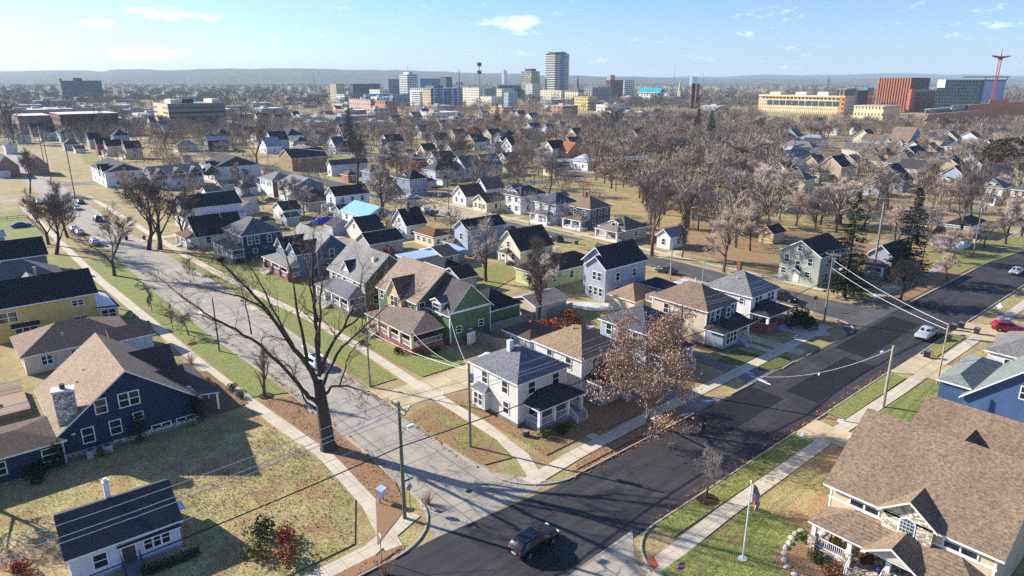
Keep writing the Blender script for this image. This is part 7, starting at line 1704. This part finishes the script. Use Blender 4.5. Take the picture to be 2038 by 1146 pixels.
m = MB(); m.box(-.35, -.28, .75, .35, .28, 1.45); m.build('box', plain('c2ccd6', .5), o); m = MB(); m.slab([(-.42, -.34, 1.46), (.42, -.34, 1.46), (.42, .34, 1.62), (-.42, .34, 1.62)], .06); m.build('lid', [plain('e2e6ea'), plain('e2e6ea')], o)
for s in (-.28, .28): m = MB(); m.box(s - .05, -.05, 0, s + .05, .05, .75); m.build('post', plain('8fa0b0'), o)
o = thing('mailbox', 'white mailbox on a post beside the front walk across the street', 'mailbox', P(404, 548) + (0,)); m = MB(); m.box(-.05, -.05, 0, .05, .05, 1.0); m.build('post', TRIM, o); m = MB(); m.box(-.14, -.3, 1.0, .14, .3, 1.3); m.build('box', TRIM, o)
# flagpole with drooping flag
fxp, fyp = P(1478, 1113); FH = 7.3
o = thing('flagpole', 'white flagpole with drooping striped flag on the green corner lawn', 'flagpole', (fxp, fyp, 0))
m = MB(); m.tube([(0, 0, 0), (0, 0, FH)], [.075, .045], 10); m.build('pole', plain('e2e2de', .3), o); m = MB(); m.tube([(0, 0, 0), (0, 0, .12)], [.42, .38], 16); m.build('base', plain('d8d5cc'), o); m = MB(); m.tube([(0, 0, FH), (0, 0, FH + .07), (0, 0, FH + .14)], [.05, .08, .02], 8); m.build('finial', plain('c8a850', .3, .8), o)
t = NT('flag_cloth'); uvn = t.new('ShaderNodeUVMap'); s = t.xyz(uvn.outputs[0])
stripe = t.math('LESS_THAN', t.math('FRACT', t.math('MULTIPLY', s[1], 6.5)), .5)
base = t.mix(stripe, (.75, .72, .72, 1), (.42, .015, .03, 1))
canton = t.math('MULTIPLY', t.math('LESS_THAN', s[0], .4), t.math('GREATER_THAN', s[1], .4615))
cu2 = t.new('ShaderNodeCombineXYZ'); t.link(t.math('FRACT', t.math('MULTIPLY', s[0], 15)), cu2.inputs[0]); t.link(t.math('FRACT', t.math('MULTIPLY', s[1], 9.3)), cu2.inputs[1])
ds = t.new('ShaderNodeVectorMath', operation='DISTANCE'); t.link(cu2.outputs[0], ds.inputs[0]); ds.inputs[1].default_value = (.5, .5, 0)
star = t.math('LESS_THAN', ds.outputs['Value'], .27)
base = t.mix(canton, base, t.mix(star, (.012, .02, .11, 1), (.75, .75, .78, 1))); fm = t.col(base, .8)
me = bpy.data.meshes.new('flag'); NU, NV = 26, 14; vs = []; fs = []; uv = []
for i in range(NU + 1):
    for j in range(NV + 1):
        u, v = i / NU, j / NV; hang = u * 2.3
        drop = hang * .86; out = .15 + 1.15 * (1 - math.exp(-2.2 * u)) * (.45 + .55 * v)
        vs.append((.06 + out * (.9 - .25 * u), .13 * math.sin(u * 15 + v * 2.5) * min(1, u * 3), FH - .12 - (1 - v) * 1.5 * (1 - .12 * u) - drop * (.62 + .38 * v)))
for i in range(NU):
    for j in range(NV):
        a = i * (NV + 1) + j; fs.append((a, a + NV + 1, a + NV + 2, a + 1)); uv.append([(i / NU, j / NV), ((i + 1) / NU, j / NV), ((i + 1) / NU, (j + 1) / NV), (i / NU, (j + 1) / NV)])
me.from_pydata(vs, [], fs); ul = me.uv_layers.new(name='UVMap')
for p, q in zip(me.polygons, uv):
    for li, c in zip(p.loop_indices, q): ul.data[li].uv = c
me.materials.append(fm); me.polygons.foreach_set('use_smooth', [True] * len(fs)); fl = link('flag', me, o, (0, 0, 0), R(-40))

# fences
def fence(label, pts, h, mat, board=.14, gap=.015, rails=False):
    o = thing('fence', label, 'fence', (*pts[0], 0)); p0 = Vector((*pts[0], 0)); m = MB(); q = MB()
    for a, b in zip(pts[:-1], pts[1:]):
        a, b = Vector((*a, 0)) - p0, Vector((*b, 0)) - p0; d = (b - a); L = d.length; d.normalize(); n = Vector((-d.y, d.x, 0)) * .02
        k = int(L / (board + gap))
        if rails:
            for z in (.45, 1.0): m.tube([a + Vector((0, 0, z)), b + Vector((0, 0, z))], .06, 4)
        else:
            for i in range(k):
                s, e = a + d * (i * (board + gap)), a + d * (i * (board + gap) + board)
                m.prism([tuple(s + n), tuple(s - n), tuple(e - n), tuple(e + n)], 0, h)
        for i in range(int(L / 2.4) + 1): c = a + d * min(L, i * 2.4) + n * 4; q.box(c.x - .06, c.y - .06, 0, c.x + .06, c.y + .06, h + .08)
    m.build('rails' if rails else 'boards', mat, o); q.build('posts', mat, o)
fence('weathered board fence between the green house and the garage', [(59.0, 77.0), (59.2, 72.5), (61.0, 70.0)], 1.8, wood('8a7f74'))
fence('white gate panel fence beside the green house corner', [(57.2, 76.6), (59.0, 76.9)], 1.8, TRIM); fence('long brown board fence behind the garage', [(62, 78), (70.5, 77.8), (80, 77)], 1.7, wood('9a958e'))
fence('reddish rail fence along the left sidewalk near the blue car', [(20.8, 200), (20.6, 236), (4, 238)], 1.1, wood('9a5e40'), rails=True)
fence('dark board fence around the open lawn', [(126, 160), (150, 158), (160, 175)], 1.8, wood('5a5048'))
o = thing('lawn_bench', 'white A-frame bench on the shaded corner lot', 'bench', P(1744, 592) + (0,), R(30)); m = MB(); m.box(-.9, -.2, .42, .9, .2, .48); m.build('seat', TRIM, o)
for s in (-.75, .75): m = MB(); m.tube([(s, -.35, 0), (s, 0, .45)], .05, 4); m.tube([(s, .35, 0), (s, 0, .45)], .05, 4); m.build('leg', TRIM, o)
o = thing('wooden_bench', 'weathered slatted bench on the lawn beside the yellow house', 'bench', P(262, 632) + (0,), R(60)); m = MB()
for k in range(4): m.box(-1.1, -.24 + k * .13, .44, 1.1, -.14 + k * .13, .48)
m.build('seat', wood('a79c8e'), o)
for s in (-.85, .85): m = MB(); m.box(s - .05, -.25, 0, s + .05, .25, .44); m.build('leg', wood('a79c8e'), o)
m = MB(); m.tube([(0, 0, 0), (0, 0, .7)], .4, 10); ac = tag(m.build('air_conditioner', plain('3f4246', .5), None, loc=(45.4, 50.4, 0)), 'dark round air conditioner at the corner house wall', 'air conditioner')
m = MB(); m.tube([(0, 0, .7), (0, 0, .74)], .34, 10); m.build('fan_grille', plain('8a8d90'), ac)

# shrubs and hedges
for (k, x, y, s, lab) in (('cypress', 12.4, 76.9, (1.0, 1.0, 1.35), 'tall clipped cypress against the middle of the navy wall'), ('cypress', 18.6, 77.2, (1.0, 1.0, 1.5), 'dark cypress at the right corner of the navy house'), ('cypress', 5.2, 76.6, (.7, .7, 1.2), 'narrow cypress at the left corner of the navy house'),
    ('dark', 3.2, 76, 1.6, 'dark shrub mound by the navy wing windows'), ('olive', 8.6, 76.6, 1.0, 'low shrub beside the grey air conditioners'),
    ('green', 25.0, 81.0, .8, 'nearer of two round shrubs by the left sidewalk'), ('green', 24.8, 83.4, .9, 'farther of two round shrubs by the left sidewalk'), ('brown', 23, 88, .8, 'brown shrub in the dark planting bed'),
    ('green', 46.6, 48.9, 1.1, 'green bush at the corner of the white porch'), ('green', 48.9, 48.6, 1.0, 'green bush below the porch railing'), ('olive', 50.3, 48.8, .9, 'bush beside the white porch steps'),
    ('dark', 101.8, 47.4, 2.4, 'big dark evergreen bush by the brick porch, nearer one'), ('dark', 104.5, 49.0, 2.6, 'big dark evergreen bush by the brick porch, farther one'),
    ('rust', 70.5, 72.5, 2.2, 'rusty brown shrub thicket behind the tan-roofed house, left clump'), ('brown', 74, 71.0, 2.4, 'brown shrub thicket behind the tan-roofed house, right clump'), ('brown', 76.5, 74.5, 2.0, 'brown brush at the end of the concrete drive'),
    ('rust', 17.6, 50.6, 1.2, 'rusty shrub in the hedge right of the cottage, upper'), ('green', 16.2, 52.2, 1.5, 'green shrub right of the cottage by the wires'), ('brown', 16.8, 48.0, 1.5, 'brownish shrub right of the cottage, lowest'), ('olive', 15.3, 50.0, 1.3, 'olive shrub in the mixed hedge right of the cottage'),
    ('rust', -0.2, 60.6, 1.1, 'rust-coloured hedge bush left of the cottage, topmost'), ('rust', 0.1, 58.4, 1.1, 'rust-coloured hedge bush left of the cottage, second'), ('rust', 0.4, 56.2, 1.1, 'rust-coloured hedge bush left of the cottage, third'), ('rust', .7, 54.2, 1.1, 'rust-coloured hedge bush left of the cottage, lowest'),
    ('olive', 51.3, 20.4, .9, 'yellow-green shrub at the corner of the beige house bed'), ('green', 50.0, 19.4, 1.0, 'green shrub in the stone-edged bed'), ('brown', 48.6, 17.6, 1.3, 'brown dormant shrub in front of the furnished porch'), ('olive', 49.8, 15.4, 1.0, 'olive shrub below the porch balusters'), ('brown', 48.8, 12.6, 1.2, 'dormant brown bush near the porch pot'), ('green', 51.6, 21.6, .8, 'small round shrub at the end of the stone edging'),
    ('dark', 140.5, 119.5, 2.4, 'overgrown evergreen beside the low grey bungalow, left'), ('dark', 142.0, 112.0, 2.2, 'overgrown evergreen beside the low grey bungalow, right'),
    ('dark', 48.6, 146.6, 1.2, 'dark shrub at the navy four-square porch corner'), ('rust', 45.8, 150.6, 1.0, 'orange ornamental grass clump by the navy four-square walk'), ('brown', 47.6, 90.8, 1.0, 'brown shrub by the green house steps'), ('dark', 47.5, 80.6, 1.0, 'dark shrub below the green house porch'), ('brown', 49.5, 77.6, .9, 'brown shrub at the green house porch corner'), ('green', 51.8, 77.2, .8, 'green shrub in front of the green house foundation'),
    ('brown', 69, 122, 3.0, 'tangled brown brush behind the craftsman house, nearer'), ('brown', 73.5, 127, 3.2, 'tangled brown brush behind the craftsman house, farther'), ('olive', 66.5, 116, 2.4, 'low brush by the craftsman house back wall'),
    ('green', 45.0, 67.8 + 19, .7, 'small shrub beside the green house walk')):
    shrub(k, x, y, s, lab)
m = MB(); rnd = random.Random(8); pts = [Vector((rnd.uniform(-2.2, 2.2), rnd.uniform(-.45, .45), rnd.uniform(.1, .75))) for _ in range(2600)]; leaf_quads(rnd, m, pts, .12, .03)
tag(link('hedge', m.mesh('foliage', leafy('2a3420', .5)), None, (9.4, 53.6, 0), R(-3)), 'low clipped dark hedge under the cottage picture window', 'hedge')
for i, (x, y, h) in enumerate(((33.6, 28.0, 2.6), (35.0, 27.0, 2.9), (36.2, 28.3, 2.2))):
    tag(link('bare_shrub', twig_shrub(40 + i, h, bark('a89684'), 90), None, (x, y - 1.5, 0)), ('leftmost', 'middle', 'rightmost')[i] + ' pale twiggy shrub at the bottom frame edge', 'shrub')
tag(link('bare_shrub', twig_shrub(50, 1.6, bark('8a6a54'), 70), None, (22.0, 41.2, 0)), 'pale twigs sprouting at the near corner sidewalk edge', 'shrub'); tag(link('bare_shrub', twig_shrub(51, 1.5, bark('7a5a48'), 60), None, (30.0, 47.0, 0)), 'reddish dry shrub at the kerb beside the street sign', 'shrub')
tag(link('bare_shrub', twig_shrub(52, 2.0, bark('a08a78'), 60), None, (23.5, 96.0, 0)), 'pale twiggy shrub in front of the brown bungalow', 'shrub')
# edging stones of the planting bed
rnd = random.Random(12); bpts = [(52.6, 22.2), (51.8, 22.3), (51.0, 22.2), (50.2, 22.0), (49.4, 21.9), (48.6, 21.6), (47.9, 21.2), (47.3, 20.6), (46.9, 19.8), (46.7, 19.0), (46.6, 18.1), (46.7, 17.2)]
m = MB(); m.tube([(0, 0, 0), (0, 0, .1), (0, 0, .22), (0, 0, .28)], [.3, .36, .26, .08], 7); st = m.mesh('edging_stone', plain('b5aea4', .9))
for i, (x, y) in enumerate(bpts):
    o = tag(link('edging_stone', st, None, (x, y, 0), rnd.uniform(0, 6)), 'rough pale stone in the curved edge of the beige house bed', 'stone', 'edging stones of the beige house bed'); o.scale = (rnd.uniform(.7, 1.25), rnd.uniform(.7, 1.1), rnd.uniform(.7, 1.2))
m = MB(); m.tube([(0, 0, 0), (0, 0, .5), (0, 0, .9), (0, 0, 1.1)], [1.0, .95, .6, .1], 14); tag(m.build('covered_mound', plain('e2e4e8', .6), None, smooth=True, loc=(70.5, 24.5, 0)), 'white rounded cover glimpsed past the big tan roof edge', 'cover')

# snow patches
rnd = random.Random(17); m = MB()
def snow(x, y, lx, ly, rz):
    pts = []; n = 16
    for i in range(n):
        a = 2 * math.pi * i / n; r = rnd.uniform(.45, 1.25); u, v = math.cos(a) * lx * r, math.sin(a) * ly * r; pts.append((x + u * math.cos(rz) - v * math.sin(rz), y + u * math.sin(rz) + v * math.cos(rz)))
    o = len(m.v); m.v += [(p[0], p[1], .03) for p in pts] + [(x + (p[0] - x) * .7, y + (p[1] - y) * .8, .055) for p in pts] + [(x, y, .07)]
    for i in range(n):
        j = (i + 1) % n; m.f += [(o + i, o + j, o + n + j, o + n + i), (o + n + i, o + n + j, o + 2 * n)]; m.mi += [0, 0]
for (px, lx, ly, rz) in (((1595, 868), 1.6, .35, .2), ((1660, 820), .9, .4, 0), ((1675, 838), 1.0, .4, .2), ((1410, 798), 1.3, .3, -.5), ((1365, 825), 1.2, .3, -.3), ((1490, 742), 1.6, .2, 1.5), ((1505, 752), 1.9, .18, 1.55), ((1520, 760), 1.6, .16, 1.5), ((1470, 730), 1.4, .12, 1.5), ((1490, 688), .8, .3, .2), ((1585, 668), .6, .25, 0), ((965, 705), 1.6, .5, .3), ((1175, 652), 1.3, .4, .2), ((617, 818), .7, .25, 1.5), ((880, 782), .9, .18, .8), ((605, 690), .9, .3, 1.4), ((400, 622), .8, .3, 1.3), ((350, 560), .9, .4, 1.2), ((1755, 700), .5, .2, 0), ((1990, 610), 1.4, .5, .3), ((1990, 605), .8, .3, .3), ((470, 775), .7, .2, 1.4), ((1578, 880), .5, .2, .1), ((1690, 870), .6, .3, 0), ((1630, 745), .5, .15, .3)): snow(*P(*px), lx, ly, rz)
structure(m.build('snow', plain('e8ecf2', .6)), 'stuff')
# fallen leaves and grass tufts near the camera
def scatter(name, n, polys, mat, size, seed, up=.0, blades=False):
    rs = random.Random(seed); vs = []; fs = []; A = []
    for p in polys: A.append(abs(sum(p[i][0] * p[(i + 1) % len(p)][1] - p[(i + 1) % len(p)][0] * p[i][1] for i in range(len(p))) / 2) * (p[0][2] if len(p[0]) > 2 else 1))
    for p, a in zip(polys, A):
        k = int(n * a / sum(A)); xs = [q[0] for q in p]; ys = [q[1] for q in p]; c = 0
        while c < k:
            x, y = rs.uniform(min(xs), max(xs)), rs.uniform(min(ys), max(ys))
            if not inside((x, y), [q[:2] for q in p]): continue
            if mnoise.noise((x * .45, y * .45, seed)) < rs.uniform(-.7, .35): c += .35; continue
            c += 1; s = size * rs.uniform(.5, 1.4); o = len(vs); a = rs.uniform(0, 6.28); dx, dy = math.cos(a) * s / 2, math.sin(a) * s / 2
            if blades: vs += [(x - dx * .4, y - dy * .4, .02), (x + dx * .4, y + dy * .4, .02), (x + rs.gauss(0, s * .5), y + rs.gauss(0, s * .5), .02 + s * rs.uniform(.5, 1.1))]; fs.append((o, o + 1, o + 2))
            else:
                t1, t2 = rs.uniform(0, s * .7), rs.uniform(0, s * .5); vs += [(x - dx, y - dy, .035), (x + dy * .7, y - dx * .7, .035 + t1), (x + dx, y + dy, .035 + t2), (x - dy * .7, y + dx * .7, .03 + t1 * .3)]; fs.append((o, o + 1, o + 2, o + 3))
    me = bpy.data.meshes.new(name); me.from_pydata(vs, [], fs); me.materials.append(mat); return structure(link(name, me), 'stuff')
VERGE_L = [(27.4, 47.6), (29.8, 52), (29.9, 77), (26.4, 78), (27.5, 62), (26.9, 51)]; CORN = [(-20, 41.9), (22, 42.6), (25.5, 42.6), (24, 43.8), (-20, 43.0)]
YARD = [(10, 45.6), (22, 46.2), (25.0, 52), (25.6, 60), (24.2, 70), (12, 66)]; VR = [(38.2, 48.8), (37.8, 62), (42.6, 63), (42.4, 52)]; CY2 = [(44.3, 46), (44.4, 63), (46, 61), (45.6, 52), (54, 50), (64, 50), (64, 46)]; VB = [(43.6, 41.6), (66, 41.7), (66, 43.6), (46, 43.2)]; KB = [(43, 41.2), (64, 41.2), (64, 40.8), (43, 40.8)]; KB2 = [(43.5, 31.3), (95, 31.4), (95, 32.2), (44, 32.0)]
scatter('fallen_leaves', 16000, [VERGE_L, VERGE_L, CORN, YARD, VR, CY2, VB, VB, KB, KB, KB2, [(30.1, 55), (30.7, 55), (30.7, 100), (30.1, 100)], [(36.9, 52), (37.6, 52), (38.4, 90), (37.8, 90)]], leafy('a06a44', .6, .3), .17, 3)
scatter('grass_tufts', 42000, [YARD, YARD, VERGE_L, VR, CY2, [(38.9, 0), (53, 0), (53, 27), (38.9, 27)], [(43.5, 29), (68, 29), (68, 31), (43.5, 31)], [(-5, 62), (26, 62), (24, 77), (-5, 77)]], leafy('8a8a3c', .6, .3), .2, 4, blades=True)

# ------------------------------------------------------------------ camera, light, sky, air
cam = bpy.data.cameras.new('camera'); cam.lens = 24.0; cam.sensor_width = 36.0; cam.clip_start = .5; cam.clip_end = 60000
co = bpy.data.objects.new('camera', cam); COL.objects.link(co); co.location = (0, 0, CAMH); co.rotation_euler = (R(90) - PITCH, 0, YAW); scene.camera = co
SUN_EL = R(25); sd = Vector((-.427, .904, 0)).normalized()
sun = bpy.data.lights.new('sun', 'SUN'); sun.energy = SUN_E; sun.angle = R(.53); sun.color = (1.0, .95, .88)
so = bpy.data.objects.new('sun', sun); COL.objects.link(so); so.location = (0, 0, 60)
to_sun = Vector((sd.x * math.cos(SUN_EL), sd.y * math.cos(SUN_EL), math.sin(SUN_EL))); so.rotation_euler = to_sun.to_track_quat('Z', 'Y').to_euler()
w = bpy.data.worlds.new('World'); scene.world = w; w.use_nodes = True; nt = w.node_tree; bg = nt.nodes['Background']
sky = nt.nodes.new('ShaderNodeTexSky'); sky.sky_type = 'NISHITA'; sky.sun_disc = False; sky.sun_elevation = SUN_EL; sky.sun_rotation = math.atan2(sd.x, sd.y); sky.altitude = 100; sky.air_density = 1.0; sky.dust_density = SKY_DUST; sky.ozone_density = 3.0
bg.inputs['Strength'].default_value = SKY_E
# small fair-weather clouds, fixed directions in the sky
class WT(NT):
    def __init__(s): s.t = nt; s.n = nt.nodes
W = WT(); tc = W.new('ShaderNodeTexCoord').outputs['Generated']; s = W.xyz(tc)
az = W.math('ARCTAN2', s[0], s[1]); el = W.math('ARCSINE', s[2]); cn = W.noise(W.scaled(tc, (18, 18, 60)), 1.0, 6, .6); cn2 = W.noise(W.scaled(tc, (60, 60, 160)), 1.0, 4, .6)
cov = None
def pixdir(px, py):
    u, v = px - CX, py - CY; Y = FPX * CP - v * SP; Z = -FPX * SP - v * CP; x = u * math.cos(YAW) - Y * math.sin(YAW); y = u * math.sin(YAW) + Y * math.cos(YAW); n = math.sqrt(x * x + y * y + Z * Z)
    return math.atan2(x, y), math.asin(Z / n)
for (px, py, wa, we, k) in ((315, 26, 62, 13, 1.0), (195, 47, 32, 9, 1.0), (292, 106, 64, 12, 1.0), (1022, 42, 50, 15, 1.0), (1250, 78, 30, 9, .7), (2000, 48, 36, 10, .9), (395, 32, 40, 8, .7), (1480, 68, 18, 5, .5), (140, 48, 30, 8, .5)):
    a0, e0 = pixdir(px, py); d = W.math('ADD', W.math('POWER', W.math('ABSOLUTE', W.math('MULTIPLY', W.math('SUBTRACT', az, a0), 1420 / wa)), 2.0), W.math('POWER', W.math('ABSOLUTE', W.math('MULTIPLY', W.math('SUBTRACT', el, e0), 1420 / we)), 2.0))
    g = W.math('MULTIPLY', W.math('MAXIMUM', W.math('SUBTRACT', 1.0, W.math('MULTIPLY', d, .55)), 0.0), k)
    cov = g if cov is None else W.math('MAXIMUM', cov, g)
cc = W.ramp(W.math('ADD', W.math('MULTIPLY', cov, .75), W.math('ADD', W.math('MULTIPLY', W.math('SUBTRACT', cn, .5), 2.2), W.math('MULTIPLY', W.math('SUBTRACT', cn2, .5), 1.2))), [(.28, (0, 0, 0, 1)), (.95, (1, 1, 1, 1))])
tint = W.mix(1.0, sky.outputs[0], SKY_TINT, 'MULTIPLY')
mixc = W.mix(W.math('MULTIPLY', W.xyz(cc)[0], .5), tint, CLOUD)
nt.links.new(mixc, bg.inputs['Color'])
# aerial haze: one closed box of even density around the whole scene
if HAZE > 0:
    m = MB(); m.box(-10000, -10000, -1.5, 10000, 10000, 190); hz = m.build('haze', NT('haze_air').m)
    hm = hz.data.materials[0]; hn = hm.node_tree; hn.nodes.remove(hn.nodes['Principled BSDF']); pv = hn.nodes.new('ShaderNodeVolumePrincipled'); pv.inputs['Color'].default_value = HAZE_COL; pv.inputs['Density'].default_value = HAZE; pv.inputs['Anisotropy'].default_value = 0.0
    hn.links.new(pv.outputs[0], hn.nodes['Material Output'].inputs['Volume']); hz['kind'] = 'stuff'
vs_ = scene.view_settings; vs_.view_transform = 'Standard'; vs_.look = 'None'; vs_.exposure = EXPO; vs_.gamma = 1.0; vs_.use_curve_mapping = False
cy = scene.cycles; cy.max_bounces = 4; cy.diffuse_bounces = 2; cy.glossy_bounces = 2; cy.transmission_bounces = 2; cy.volume_bounces = 0; cy.transparent_max_bounces = 8; cy.use_denoising = False
cy.use_adaptive_sampling = True; cy.adaptive_threshold = 0.01
scene.render.film_transparent = False
